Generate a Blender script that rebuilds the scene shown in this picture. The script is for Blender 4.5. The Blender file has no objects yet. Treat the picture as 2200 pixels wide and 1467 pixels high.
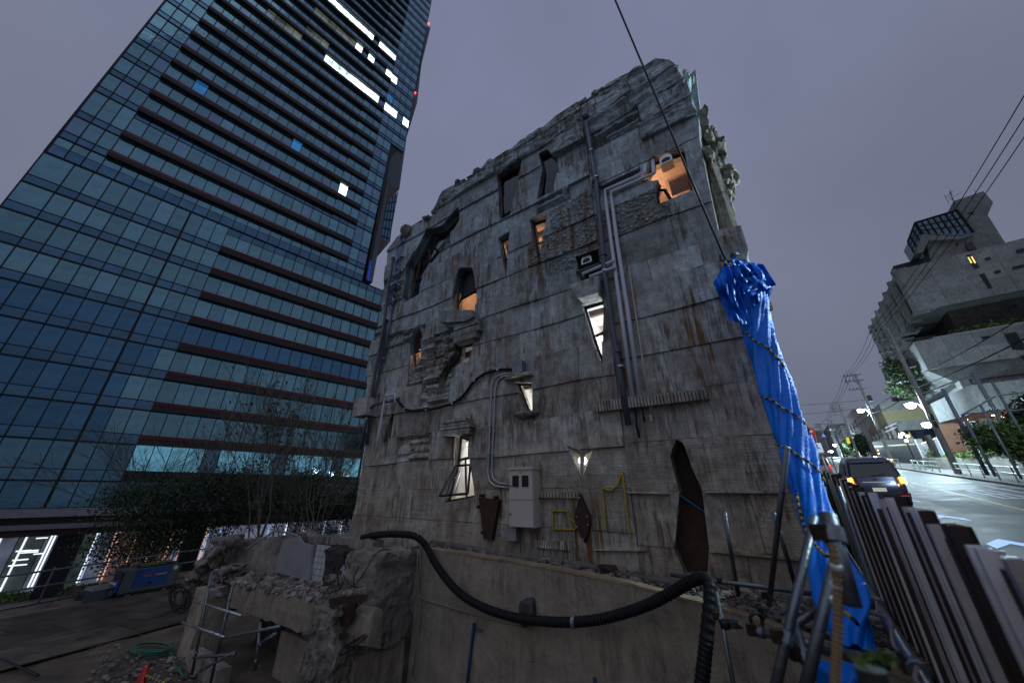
import bpy, math, random
from math import sin, cos, pi, radians, atan2, sqrt
from mathutils import Vector, Matrix, noise
from mathutils.geometry import delaunay_2d_cdt
rnd = random.Random(7)
sc = bpy.context.scene
COL = sc.collection
# ------------------------------------------------------------------ camera
FPX = 731.0
PITCH = math.atan(321.5/731)
cam_d = bpy.data.cameras.new('camera'); cam = bpy.data.objects.new('camera', cam_d); COL.objects.link(cam)
cam_d.sensor_width = 36; cam_d.lens = 36*FPX/2200; cam_d.clip_start = 0.03; cam_d.clip_end = 2000
cam.rotation_euler = (pi/2+PITCH, 0, 0); cam.location = (0, 0, 0)
cam_d.dof.use_dof = True; cam_d.dof.focus_distance = 8.0; cam_d.dof.aperture_fstop = 0.85
sc.camera = cam
# ------------------------------------------------------------------ world: overcast dusk
w = bpy.data.worlds.new('World'); sc.world = w; w.use_nodes = True
nt = w.node_tree; nt.nodes.clear()
out = nt.nodes.new('ShaderNodeOutputWorld'); add = nt.nodes.new('ShaderNodeAddShader')
b1 = nt.nodes.new('ShaderNodeBackground'); sky = nt.nodes.new('ShaderNodeTexSky')
sky.sky_type = 'NISHITA'; sky.sun_disc = False; sky.sun_elevation = radians(2); sky.sun_rotation = radians(250)
b1.inputs[1].default_value = 0.012
nt.links.new(sky.outputs[0], b1.inputs[0])
tc = nt.nodes.new('ShaderNodeTexCoord'); sx = nt.nodes.new('ShaderNodeSeparateXYZ'); nt.links.new(tc.outputs['Generated'], sx.inputs[0])
cr = nt.nodes.new('ShaderNodeValToRGB'); nt.links.new(sx.outputs['Z'], cr.inputs[0])
els = cr.color_ramp.elements
els[0].position = 0.0; els[0].color = (0.105, 0.125, 0.185, 1)
els[1].position = 1.0; els[1].color = (0.205, 0.228, 0.350, 1)
e_ = els.new(0.30); e_.color = (0.150, 0.162, 0.235, 1)
e_ = els.new(0.65); e_.color = (0.188, 0.205, 0.305, 1)
nz = nt.nodes.new('ShaderNodeTexNoise'); nz.inputs['Scale'].default_value = 1.6; nz.inputs['Detail'].default_value = 4
nt.links.new(tc.outputs['Generated'], nz.inputs['Vector'])
mr = nt.nodes.new('ShaderNodeMapRange'); mr.inputs[1].default_value = 0.3; mr.inputs[2].default_value = 0.7; mr.inputs[3].default_value = 0.86; mr.inputs[4].default_value = 1.13
nt.links.new(nz.outputs[0], mr.inputs[0])
b2 = nt.nodes.new('ShaderNodeBackground'); nt.links.new(cr.outputs[0], b2.inputs[0]); nt.links.new(mr.outputs[0], b2.inputs[1])
nt.links.new(b1.outputs[0], add.inputs[0]); nt.links.new(b2.outputs[0], add.inputs[1]); nt.links.new(add.outputs[0], out.inputs[0])
# the last of the daylight through thick cloud
sd = bpy.data.lights.new('sun', 'SUN'); sd.energy = 0.30; sd.angle = radians(70); sd.color = (0.75, 0.85, 1.0)
so = bpy.data.objects.new('sun', sd); COL.objects.link(so); so.rotation_euler = (radians(35), 0, radians(-25))
sc.view_settings.view_transform = 'Standard'; sc.view_settings.look = 'None'
sc.view_settings.exposure = 0.0; sc.view_settings.gamma = 1.0
sc.cycles.max_bounces = 6; sc.cycles.diffuse_bounces = 3; sc.cycles.glossy_bounces = 3
sc.cycles.transmission_bounces = 4; sc.cycles.transparent_max_bounces = 8
sc.cycles.sample_clamp_indirect = 3.0; sc.cycles.caustics_reflective = False; sc.cycles.caustics_refractive = False

# ------------------------------------------------------------------ frames
def ray(u, v):
    x = (u-1100)/FPX; y = -(v-733.5)/FPX
    return Vector((x, cos(PITCH)-y*sin(PITCH), sin(PITCH)+y*cos(PITCH)))
class Frame:
    def __init__(s, o, ang):
        s.rz = ang; s.M = Matrix.Translation(Vector(o)) @ Matrix.Rotation(ang, 4, 'Z'); s.I = s.M.inverted()
    def px(s, u, v, ax, val):       # a sight line met with one of the frame's own planes
        d = s.I.to_3x3() @ ray(u, v); o = s.I.translation
        t = (val-o[ax])/d[ax]; return o + d*t
    def at(s, x, y, z): return s.M @ Vector((x, y, z))
WORLD = Frame((0, 0, 0), 0)
n_ = Vector((.5605, .828, 0)).normalized()
FA = Frame(n_*6.5, atan2(-.5605, .828))          # old building: x right along wall, y into it
t_ = Vector((-.718, .696, 0)).normalized()
TO = Frame(t_*65, atan2(.718, .696))             # glass tower
RO = Frame((0, 0, 0), atan2(-.607, .794))        # road: x across to the right, y uphill
def rz_(r): return -2.25+.0803*r                 # road height

# ------------------------------------------------------------------ mesh builder
class MB:
    def __init__(s, fr=WORLD): s.v = []; s.f = []; s.fr = fr; s.smooth = False
    def add(s, vs, fs):
        b = len(s.v); s.v += [Vector(q) for q in vs]; s.f += [tuple(i+b for i in f) for f in fs]; return s
    def box(s, a, b, rz=0, taper=0):
        x0, y0, z0 = a; x1, y1, z1 = b; cx, cy = (x0+x1)/2, (y0+y1)/2
        vs = []
        for z, t in ((z0, 0), (z1, taper)):
            for x, y in ((x0, y0), (x1, y0), (x1, y1), (x0, y1)):
                dx, dy = (x-cx)*(1-t), (y-cy)*(1-t)
                vs.append((cx+dx*cos(rz)-dy*sin(rz), cy+dx*sin(rz)+dy*cos(rz), z))
        return s.add(vs, [(3, 2, 1, 0), (4, 5, 6, 7), (0, 1, 5, 4), (1, 2, 6, 5), (2, 3, 7, 6), (3, 0, 4, 7)])
    def hexa(s, vs8): return s.add(vs8, [(3, 2, 1, 0), (4, 5, 6, 7), (0, 1, 5, 4), (1, 2, 6, 5), (2, 3, 7, 6), (3, 0, 4, 7)])
    def quad(s, *q): return s.add(q, [tuple(range(len(q)))])
    def prism(s, poly, ax, a, b):    # poly: 2D outline, ax: the axis it is pushed along
        def P(p, t):
            if ax == 0: return (t, p[0], p[1])
            if ax == 1: return (p[0], t, p[1])
            return (p[0], p[1], t)
        n = len(poly); vs = [P(p, a) for p in poly]+[P(p, b) for p in poly]
        return s.add(vs, [tuple(range(n))[::-1], tuple(range(n, 2*n))]+[(i, (i+1) % n, n+(i+1) % n, n+i) for i in range(n)])
    def tube(s, pts, r, n=8, cap=True, rib=0):
        pts = [Vector(p) for p in pts]
        if rib:
            q = []; 
            for a, b in zip(pts, pts[1:]):
                k = max(1, int((b-a).length/rib))
                q += [a.lerp(b, i/k) for i in range(k)]
            pts = q+[pts[-1]]
        m = len(pts); base = len(s.v); up = None
        for i, p in enumerate(pts):
            t = (pts[min(i+1, m-1)]-pts[max(i-1, 0)]).normalized()
            if up is None:
                up = Vector((0, 0, 1)) if abs(t.z) < .9 else Vector((1, 0, 0))
            a = t.cross(up)
            if a.length < 1e-4: a = t.cross(Vector((1, .3, 0)))
            a.normalize(); c = a.cross(t).normalized(); up = c
            rr = r[i] if isinstance(r, (list, tuple)) else r
            if rib: rr *= (1.0 if i % 2 else .86)
            for k in range(n):
                s.v.append(p+a*(cos(2*pi*k/n)*rr)+c*(sin(2*pi*k/n)*rr))
        for i in range(m-1):
            for k in range(n):
                s.f.append((base+i*n+k, base+i*n+(k+1) % n, base+(i+1)*n+(k+1) % n, base+(i+1)*n+k))
        if cap: s.f.append(tuple(base+k for k in range(n))[::-1]); s.f.append(tuple(base+(m-1)*n+k for k in range(n)))
        return s
    def lathe(s, c, prof, n=12, axis=2):
        base = len(s.v); m = len(prof)
        for r, h in prof:
            for k in range(n):
                a = 2*pi*k/n; q = (cos(a)*r, sin(a)*r, h)
                if axis == 0: q = (h, q[0], q[1])
                if axis == 1: q = (q[0], h, q[1])
                s.v.append(Vector(c)+Vector(q))
        for i in range(m-1):
            for k in range(n): s.f.append((base+i*n+k, base+i*n+(k+1) % n, base+(i+1)*n+(k+1) % n, base+(i+1)*n+k))
        s.f.append(tuple(base+k for k in range(n))[::-1]); s.f.append(tuple(base+(m-1)*n+k for k in range(n))); return s
    def ball(s, c, sz):
        vs, fs = ICO[2]; base = len(s.v); s.v += [Vector(c)+Vector((q.x*sz[0], q.y*sz[1], q.z*sz[2])) for q in vs]; s.f += [tuple(i+base for i in f) for f in fs]; return s
    def rock(s, c, sz, seed=0, lvl=2, amp=.25):
        vs, fs = ICO[lvl]; base = len(s.v)
        for q in vs:
            d = noise.noise(q*1.3+Vector((seed*3.1, seed*7.7, seed)))*amp*1.6 + noise.noise(q*3+Vector((seed, 5, 9)))*amp*.6
            b = Vector((max(-.72, min(.72, q.x)), max(-.72, min(.72, q.y)), max(-.72, min(.72, q.z))))*(1+d)
            s.v.append(Vector(c)+Vector((b.x*sz[0], b.y*sz[1], b.z*sz[2])))
        s.f += [tuple(i+base for i in f) for f in fs]; return s
    def build(s, name, m, parent=None, smooth=None, thing=None):
        me = bpy.data.meshes.new(name); o = bpy.data.objects.new(name, me); COL.objects.link(o)
        if parent is not None: o.parent = parent; T = wm(parent).inverted() @ s.fr.M
        else: o.matrix_basis = s.fr.M.copy(); T = Matrix.Identity(4)
        if parent is None and s.v and (s.fr is not WORLD or True):
            # origin at the middle of the base
            lo = [min(q[i] for q in s.v) for i in range(3)]; hi = [max(q[i] for q in s.v) for i in range(3)]
            c = Vector(((lo[0]+hi[0])/2, (lo[1]+hi[1])/2, lo[2])); T = Matrix.Translation(-c); o.matrix_basis = s.fr.M @ Matrix.Translation(c)
            WM[o.name] = o.matrix_basis.copy()
        me.from_pydata([T @ q for q in s.v], [], s.f); me.validate()
        me.materials.append(m)
        if smooth or (smooth is None and s.smooth): me.shade_smooth()
        return o
import bmesh
ICO = {}
for l in (1, 2, 3):
    bm = bmesh.new(); bmesh.ops.create_icosphere(bm, subdivisions=l, radius=1)
    ICO[l] = ([v.co.copy() for v in bm.verts], [tuple(v.index for v in f.verts) for f in bm.faces]); bm.free()
WM = {}
def wm(o):
    if o.name in WM: return WM[o.name]
    m = o.matrix_basis.copy()
    return (wm(o.parent) @ m) if o.parent else m
def tag(o, label, cat, group=None):
    o['label'] = label; o['category'] = cat
    if group: o['group'] = group
    return o
def thing(name, label, cat, loc, rz=0, group=None):   # an Empty at the base that parents the parts
    o = bpy.data.objects.new(name, None); COL.objects.link(o); o.empty_display_size = .2
    o.location = loc; o.rotation_euler = (0, 0, rz); WM[o.name] = Matrix.Translation(Vector(loc)) @ Matrix.Rotation(rz, 4, 'Z')
    return tag(o, label, cat, group)
def fthing(fr, name, label, cat, loc, group=None): return thing(name, label, cat, fr.at(*loc), fr.rz, group)
def struct(o): o['kind'] = 'structure'; return o
def stuff(o): o['kind'] = 'stuff'; return o
def copy_thing(root, loc, rz, label=None, group=None):
    def cp(o, par):
        c = o.copy(); COL.objects.link(c); c.parent = par
        for ch in KIDS.get(o.name, []): cp(ch, c)
        return c
    r = cp(root, None); r.location = loc; r.rotation_euler = (0, 0, rz); WM[r.name] = Matrix.Translation(Vector(loc)) @ Matrix.Rotation(rz, 4, 'Z')
    if label: r['label'] = label
    if group: r['group'] = group
    return r
KIDS = {}
def kids():
    KIDS.clear()
    for o in COL.objects:
        if o.parent: KIDS.setdefault(o.parent.name, []).append(o)

# ------------------------------------------------------------------ materials
def M(name, col, rough=.6, metal=0, em=None, es=0, var=.15, scale=3.0, bump=0, bscale=30, spec=.5, coat=0, island=False):
    m = bpy.data.materials.new(name); m.use_nodes = True; nt = m.node_tree; p = nt.nodes['Principled BSDF']
    p.inputs['Base Color'].default_value = (*col, 1); p.inputs['Roughness'].default_value = rough; p.inputs['Metallic'].default_value = metal
    p.inputs['Specular IOR Level'].default_value = spec; p.inputs['Coat Weight'].default_value = coat
    if em: p.inputs['Emission Color'].default_value = (*em, 1); p.inputs['Emission Strength'].default_value = es
    N = nt.nodes.new; L = nt.links.new
    if var or bump:
        tc = N('ShaderNodeTexCoord')
        oi = N('ShaderNodeObjectInfo')
    if var:
        nz = N('ShaderNodeTexNoise'); nz.inputs['Scale'].default_value = scale; nz.inputs['Detail'].default_value = 6; nz.inputs['Roughness'].default_value = .65
        L(tc.outputs['Object'], nz.inputs['Vector'])
        mr = N('ShaderNodeMapRange'); mr.inputs[1].default_value = .3; mr.inputs[2].default_value = .7; mr.inputs[3].default_value = 1-var*1.6; mr.inputs[4].default_value = 1+var
        L(nz.outputs[0], mr.inputs[0])
        ra = N('ShaderNodeMapRange'); ra.inputs[3].default_value = 1-var*.7; ra.inputs[4].default_value = 1+var*.7; L(oi.outputs['Random'], ra.inputs[0])
        mu = N('ShaderNodeMath'); mu.operation = 'MULTIPLY'; L(mr.outputs[0], mu.inputs[0]); L(ra.outputs[0], mu.inputs[1])
        fac = mu.outputs[0]
        if island:
            ge = N('ShaderNodeNewGeometry'); rb = N('ShaderNodeMapRange'); rb.inputs[3].default_value = .55; rb.inputs[4].default_value = 1.45; L(ge.outputs['Random Per Island'], rb.inputs[0])
            m2 = N('ShaderNodeMath'); m2.operation = 'MULTIPLY'; L(fac, m2.inputs[0]); L(rb.outputs[0], m2.inputs[1]); fac = m2.outputs[0]
        vm = N('ShaderNodeVectorMath'); vm.operation = 'SCALE'; vm.inputs[0].default_value = col; L(fac, vm.inputs['Scale'])
        L(vm.outputs[0], p.inputs['Base Color'])
        rr = N('ShaderNodeMapRange'); rr.inputs[1].default_value = .3; rr.inputs[2].default_value = .7; rr.inputs[3].default_value = max(.03, rough-.12); rr.inputs[4].default_value = min(1, rough+.12)
        L(nz.outputs[0], rr.inputs[0]); L(rr.outputs[0], p.inputs['Roughness'])
    if bump:
        bz = N('ShaderNodeTexNoise'); bz.inputs['Scale'].default_value = bscale; bz.inputs['Detail'].default_value = 8
        L(tc.outputs['Object'], bz.inputs['Vector'])
        bp = N('ShaderNodeBump'); bp.inputs['Strength'].default_value = bump; bp.inputs['Distance'].default_value = .02
        L(bz.outputs[0], bp.inputs['Height']); L(bp.outputs[0], p.inputs['Normal'])
    return m
def emit(name, col, s):
    m = bpy.data.materials.new(name); m.use_nodes = True; nt = m.node_tree; nt.nodes.clear()
    e = nt.nodes.new('ShaderNodeEmission'); e.inputs[0].default_value = (*col, 1); e.inputs[1].default_value = s
    o = nt.nodes.new('ShaderNodeOutputMaterial'); nt.links.new(e.outputs[0], o.inputs[0]); return m
def concrete(name, col, board=0, rust=.3, dirt=1.0, bstr=.5, pebble=0, joint=0, cool=0):
    """board marked, streaked old concrete; board: 0 none, 1 vertical, 2 horizontal, 3 diagonal boards"""
    m = bpy.data.materials.new(name); m.use_nodes = True; nt = m.node_tree; p = nt.nodes['Principled BSDF']; N = nt.nodes.new; L = nt.links.new
    p.inputs['Roughness'].default_value = .88; p.inputs['Specular IOR Level'].default_value = .3
    tc = N('ShaderNodeTexCoord'); oi = N('ShaderNodeObjectInfo')
    off = N('ShaderNodeVectorMath'); off.operation = 'ADD'; L(tc.outputs['Object'], off.inputs[0])
    cs = N('ShaderNodeVectorMath'); cs.operation = 'SCALE'; cs.inputs[0].default_value = (37, 11, 23); L(oi.outputs['Random'], cs.inputs['Scale']); L(cs.outputs[0], off.inputs[1])
    def noise_(scale, vec, det=6, ro=.65):
        n = N('ShaderNodeTexNoise'); n.inputs['Scale'].default_value = scale; n.inputs['Detail'].default_value = det; n.inputs['Roughness'].default_value = ro; L(vec, n.inputs['Vector']); return n.outputs[0]
    def mapv(sc_, src=None, rot=(0, 0, 0)):
        q = N('ShaderNodeMapping'); q.inputs['Scale'].default_value = sc_; q.inputs['Rotation'].default_value = rot; L(src or off.outputs[0], q.inputs['Vector']); return q.outputs[0]
    def rng(x, a, b, c, d):
        q = N('ShaderNodeMapRange'); q.inputs[1].default_value = a; q.inputs[2].default_value = b; q.inputs[3].default_value = c; q.inputs[4].default_value = d; L(x, q.inputs[0]); return q.outputs[0]
    def mul(a, b):
        q = N('ShaderNodeMath'); q.operation = 'MULTIPLY'; L(a, q.inputs[0])
        if isinstance(b, (int, float)): q.inputs[1].default_value = b
        else: L(b, q.inputs[1])
        return q.outputs[0]
    def addm(a, b):
        q = N('ShaderNodeMath'); q.operation = 'ADD'; L(a, q.inputs[0]); L(b, q.inputs[1]); return q.outputs[0]
    big = noise_(1.1, tc.outputs['Object'])
    mid = noise_(5, off.outputs[0], 9)
    strk = noise_(1.0, mapv((9, 9, .35), tc.outputs['Object']), 6, .7); patch = noise_(.9, tc.outputs['Object'], 4, .6); strk2 = noise_(1.0, mapv((10, 10, 1.3), tc.outputs['Object']), 9, .75)
    f = mul(rng(big, .3, .7, 1-.22*dirt, 1.2), rng(mid, .32, .68, 1-.34*dirt, 1.25))
    f = mul(f, rng(strk, .36, .6, 1-.12*dirt, 1.05))
    f = mul(f, rng(oi.outputs['Random'], 0, 1, .80, 1.22))
    fine = noise_(60, off.outputs[0], 3)
    f = mul(f, rng(fine, .3, .7, .88, 1.1))
    h = mul(fine, .25)
    if board:
        rot = {1: (0, 0, 0), 2: (0, pi/2, 0), 3: (0, radians(40), 0)}[board]
        wv = N('ShaderNodeTexWave'); wv.wave_type = 'BANDS'; wv.bands_direction = 'X'; wv.wave_profile = 'SAW'
        wv.inputs['Scale'].default_value = 3.2; wv.inputs['Distortion'].default_value = 1.2; wv.inputs['Detail'].default_value = 3; wv.inputs['Detail Scale'].default_value = .6
        L(mapv((1, 1, 1), None, rot), wv.inputs['Vector'])
        g = noise_(1, mapv((45, 45, 2.2) if board == 1 else ((2.2, 45, 45) if board == 2 else (20, 20, 6))), 4)
        h = addm(h, addm(mul(wv.outputs['Fac'], .45), mul(g, .7)))
        f = mul(f, rng(wv.outputs['Fac'], 0, .10, .74, 1)); f = mul(f, rng(g, .3, .7, .92, 1.06))
    if pebble:
        vo = N('ShaderNodeTexVoronoi'); vo.inputs['Scale'].default_value = 9; L(off.outputs[0], vo.inputs['Vector'])
        h = addm(h, mul(rng(vo.outputs['Distance'], 0, .6, 1, 0), 3.0)); f = mul(f, rng(vo.outputs['Distance'], .1, .6, 1.1, .6))
    h = addm(h, mul(mid, 1.3))
    ck = N('ShaderNodeTexVoronoi'); ck.feature = 'DISTANCE_TO_EDGE'; ck.inputs['Scale'].default_value = 1.1; dv_ = N('ShaderNodeVectorMath'); dv_.operation = 'ADD'; L(off.outputs[0], dv_.inputs[0]); nn = N('ShaderNodeTexNoise'); nn.inputs['Scale'].default_value = 2.5; nn.inputs['Detail'].default_value = 6; L(off.outputs[0], nn.inputs['Vector']); L(nn.outputs[1], dv_.inputs[1]); L(dv_.outputs[0], ck.inputs['Vector'])
    crk = addm(rng(ck.outputs['Distance'], 0, .008, 0, 1), rng(patch, .50, .56, 1, 0)); crk = rng(crk, 0, 1, 0, 1); f = mul(f, rng(crk, 0, 1, .70 if dirt > .7 else .92, 1)); h = addm(h, mul(crk, .35))
    vm = N('ShaderNodeVectorMath'); vm.operation = 'SCALE'; vm.inputs[0].default_value = col; L(f, vm.inputs['Scale']); colr = vm.outputs[0]
    if cool:   # bluish sky light on the upper wall put into the colour, stronger with height
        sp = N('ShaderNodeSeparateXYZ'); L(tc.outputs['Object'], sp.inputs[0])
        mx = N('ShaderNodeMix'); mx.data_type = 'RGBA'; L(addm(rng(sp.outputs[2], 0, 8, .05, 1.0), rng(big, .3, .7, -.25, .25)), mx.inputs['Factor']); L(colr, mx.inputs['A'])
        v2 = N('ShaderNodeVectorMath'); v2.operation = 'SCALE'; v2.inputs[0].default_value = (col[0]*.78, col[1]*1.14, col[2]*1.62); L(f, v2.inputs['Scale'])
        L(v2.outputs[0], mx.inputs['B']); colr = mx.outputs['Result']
    if dirt:   # black drips that gather in patches
        dk = mul(rng(strk2, .47, .58, 0, 1), rng(patch, .44, .58, .08, 1))
        mx = N('ShaderNodeMix'); mx.data_type = 'RGBA'; L(mul(dk, .88*dirt), mx.inputs['Factor']); L(colr, mx.inputs['A']); mx.inputs['B'].default_value = (col[0]*.22, col[1]*.21, col[2]*.20, 1); colr = mx.outputs['Result']
    if rust > .3:   # broad brown staining
        b1_ = noise_(1.0, mapv((2.6, 2.6, 1.1), tc.outputs['Object']), 6, .7)
        mx = N('ShaderNodeMix'); mx.data_type = 'RGBA'; L(rng(b1_, .49, .66, 0, .55), mx.inputs['Factor']); L(colr, mx.inputs['A']); mx.inputs['B'].default_value = (.17, .115, .07, 1); colr = mx.outputs['Result']
    if rust:
        s1 = noise_(1.0, mapv((9, 9, .45), tc.outputs['Object']), 3, .5); s2 = noise_(.8, tc.outputs['Object'], 2)
        mk = mul(rng(s1, .56, .66, 0, 1), rng(s2, .48, .58, 0, 1))
        mx = N('ShaderNodeMix'); mx.data_type = 'RGBA'; L(mul(mk, rust*1.6), mx.inputs['Factor']); L(colr, mx.inputs['A']); mx.inputs['B'].default_value = (.16, .085, .03, 1); colr = mx.outputs['Result']
    L(colr, p.inputs['Base Color'])
    bp = N('ShaderNodeBump'); bp.inputs['Strength'].default_value = bstr; bp.inputs['Distance'].default_value = .03; L(h, bp.inputs['Height']); L(bp.outputs[0], p.inputs['Normal'])
    return m
def glass(name, tint=(.5, .5, .55), refl=.25, rough=.02):
    m = bpy.data.materials.new(name); m.use_nodes = True; nt = m.node_tree; nt.nodes.clear(); N = nt.nodes.new; L = nt.links.new
    t = N('ShaderNodeBsdfTransparent'); t.inputs[0].default_value = (*tint, 1); g = N('ShaderNodeBsdfGlossy'); g.inputs[1].default_value = rough; g.inputs[0].default_value = (.8, .85, .9, 1)
    lw = N('ShaderNodeLayerWeight'); lw.inputs[0].default_value = .5; pw_ = N('ShaderNodeMath'); pw_.operation = 'POWER'; L(lw.outputs['Facing'], pw_.inputs[0]); pw_.inputs[1].default_value = 3; ad = N('ShaderNodeMath'); ad.operation = 'MULTIPLY_ADD'; ad.inputs[1].default_value = .6; ad.inputs[2].default_value = refl*.12; L(pw_.outputs[0], ad.inputs[0])
    mx = N('ShaderNodeMixShader'); L(ad.outputs[0], mx.inputs[0]); L(t.outputs[0], mx.inputs[1]); L(g.outputs[0], mx.inputs[2])
    o = N('ShaderNodeOutputMaterial'); L(mx.outputs[0], o.inputs[0]); return m
def facade_glass(name, col, es=0, ecol=(0, 0, 0)):
    """coated curtain wall glass: a tinted mirror with slight waviness, some interior seen through"""
    m = bpy.data.materials.new(name); m.use_nodes = True; nt = m.node_tree; p = nt.nodes['Principled BSDF']; N = nt.nodes.new; L = nt.links.new
    p.inputs['Metallic'].default_value = .9; p.inputs['Roughness'].default_value = .03
    oi = N('ShaderNodeObjectInfo'); ge = N('ShaderNodeNewGeometry'); ad = N('ShaderNodeMath'); ad.operation = 'ADD'; L(oi.outputs['Random'], ad.inputs[0]); L(ge.outputs['Random Per Island'], ad.inputs[1])
    fr = N('ShaderNodeMath'); fr.operation = 'FRACT'; L(ad.outputs[0], fr.inputs[0])
    mr = N('ShaderNodeMapRange'); mr.inputs[3].default_value = .84; mr.inputs[4].default_value = 1.12; L(fr.outputs[0], mr.inputs[0])
    tc = N('ShaderNodeTexCoord'); nz = N('ShaderNodeTexNoise'); nz.inputs['Scale'].default_value = .7; nz.inputs['Detail'].default_value = 4; L(tc.outputs['Object'], nz.inputs['Vector'])
    m2 = N('ShaderNodeMapRange'); m2.inputs[1].default_value = .3; m2.inputs[2].default_value = .7; m2.inputs[3].default_value = .85; m2.inputs[4].default_value = 1.15; L(nz.outputs[0], m2.inputs[0])
    mu = N('ShaderNodeMath'); mu.operation = 'MULTIPLY'; L(mr.outputs[0], mu.inputs[0]); L(m2.outputs[0], mu.inputs[1])
    vm = N('ShaderNodeVectorMath'); vm.operation = 'SCALE'; vm.inputs[0].default_value = col; L(mu.outputs[0], vm.inputs['Scale']); L(vm.outputs[0], p.inputs['Base Color'])
    bp = N('ShaderNodeBump'); bp.inputs['Strength'].default_value = .04; bp.inputs['Distance'].default_value = .3; L(nz.outputs[0], bp.inputs['Height']); L(bp.outputs[0], p.inputs['Normal'])
    if es:
        p.inputs['Emission Color'].default_value = (*ecol, 1)
        n2 = N('ShaderNodeTexNoise'); n2.inputs['Scale'].default_value = .3; n2.inputs['Detail'].default_value = 3; L(tc.outputs['Object'], n2.inputs['Vector'])
        m3 = N('ShaderNodeMapRange'); m3.inputs[1].default_value = .35; m3.inputs[2].default_value = .65; m3.inputs[3].default_value = es*.25; m3.inputs[4].default_value = es*1.5; L(n2.outputs[0], m3.inputs[0]); L(m3.outputs[0], p.inputs['Emission Strength'])
    return m
CT = (.47, .412, .315)
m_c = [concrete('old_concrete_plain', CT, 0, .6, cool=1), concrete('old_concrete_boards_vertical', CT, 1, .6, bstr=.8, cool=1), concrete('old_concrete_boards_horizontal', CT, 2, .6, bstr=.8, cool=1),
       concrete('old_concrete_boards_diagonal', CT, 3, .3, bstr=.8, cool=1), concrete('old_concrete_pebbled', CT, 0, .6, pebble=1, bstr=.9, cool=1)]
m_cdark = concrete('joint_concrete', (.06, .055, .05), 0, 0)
m_rough = concrete('broken_concrete', (.27, .245, .21), 0, .1, bstr=1.0, pebble=0)
m_plaster = concrete('beige_render', (.30, .26, .20), 0, .10, dirt=.5, bstr=.8)
m_emb = concrete('embassy_concrete', (.215, .22, .22), 0, 0, dirt=.6, bstr=.2)
m_embw = M('embassy_yellow_panel', (.36, .31, .17), .7)
m_frame = M('bronze_window_frame', (.05, .035, .028), .45, .6)
m_glass = glass('window_glass', (.8, .78, .78), .1)
m_dglass = glass('dark_window_glass', (.16, .15, .18), .15)
m_skyglass = glass('sky_reflecting_glass', (.2, .2, .24), 1.6)
m_room = M('room_plaster', (.55, .50, .45), .8, scale=1.5)
m_steel = M('galvanised_steel', (.42, .44, .46), .38, .85, bump=.1)
m_steeld = M('worn_scaffold_tube', (.16, .18, .20), .42, .8, bump=.25)
m_rust = M('rusted_steel', (.052, .026, .017), .75, .3, var=.4, bump=.5, scale=6)
m_pvc = M('slate_grey_pipe', (.075, .085, .115), .38, var=.1)
m_duct = M('pale_grey_duct_cover', (.60, .63, .72), .42, var=.06)
m_cream = M('cream_pipe', (.45, .40, .30), .5, var=.1)
m_blk = M('black_rubber', (.010, .010, .012), .62, var=.2, spec=.25)
m_cab = M('ivory_enamel', (.50, .48, .43), .35, var=.06, scale=1.2)
m_zinc = M('zinc_blue_grey', (.23, .27, .31), .45, .5, var=.2)
m_ygl = M('yellow_tape', (.36, .27, .03), .6, var=.3, scale=20)
m_bpaint = M('blue_spray_paint', (.01, .10, .18), .7, var=.3, scale=12)
m_asph = M('asphalt', (.055, .058, .062), .62, var=.38, scale=1.1, bump=.6, bscale=90)
m_white = M('road_marking_white', (.62, .63, .64), .6, var=.18, scale=5)
m_yell = M('road_marking_orange', (.60, .34, .08), .6, var=.2, scale=5)
m_bmark = M('bike_arrow_pale_blue', (.35, .46, .80), .6, var=.15, scale=5)
m_kerb = concrete('kerb_concrete', (.30, .29, .27), 0, 0, dirt=.6)
m_pave = M('pavement_blocks', (.16, .155, .15), .8, var=.25, scale=2, bump=.4, bscale=50)
m_soil = M('dark_site_soil', (.105, .080, .055), .95, var=.45, scale=1.2, bump=1.0, bscale=25)
m_plate = M('muddy_steel_plate', (.12, .093, .066), .55, .35, var=.45, scale=1.0, bump=.3)
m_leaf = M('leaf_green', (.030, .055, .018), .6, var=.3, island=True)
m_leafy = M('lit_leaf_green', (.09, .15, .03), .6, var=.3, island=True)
m_bark = M('bark', (.10, .085, .065), .9, var=.3, bump=.6)
m_dark = M('dark_metal', (.02, .022, .026), .45, .6)
m_whitep = M('white_paint', (.6, .62, .64), .45)
m_lamp = emit('lamp_glow', (.75, .93, 1.0), 60)
m_wood = M('weathered_board', (.20, .14, .08), .85, var=.3)
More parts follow.
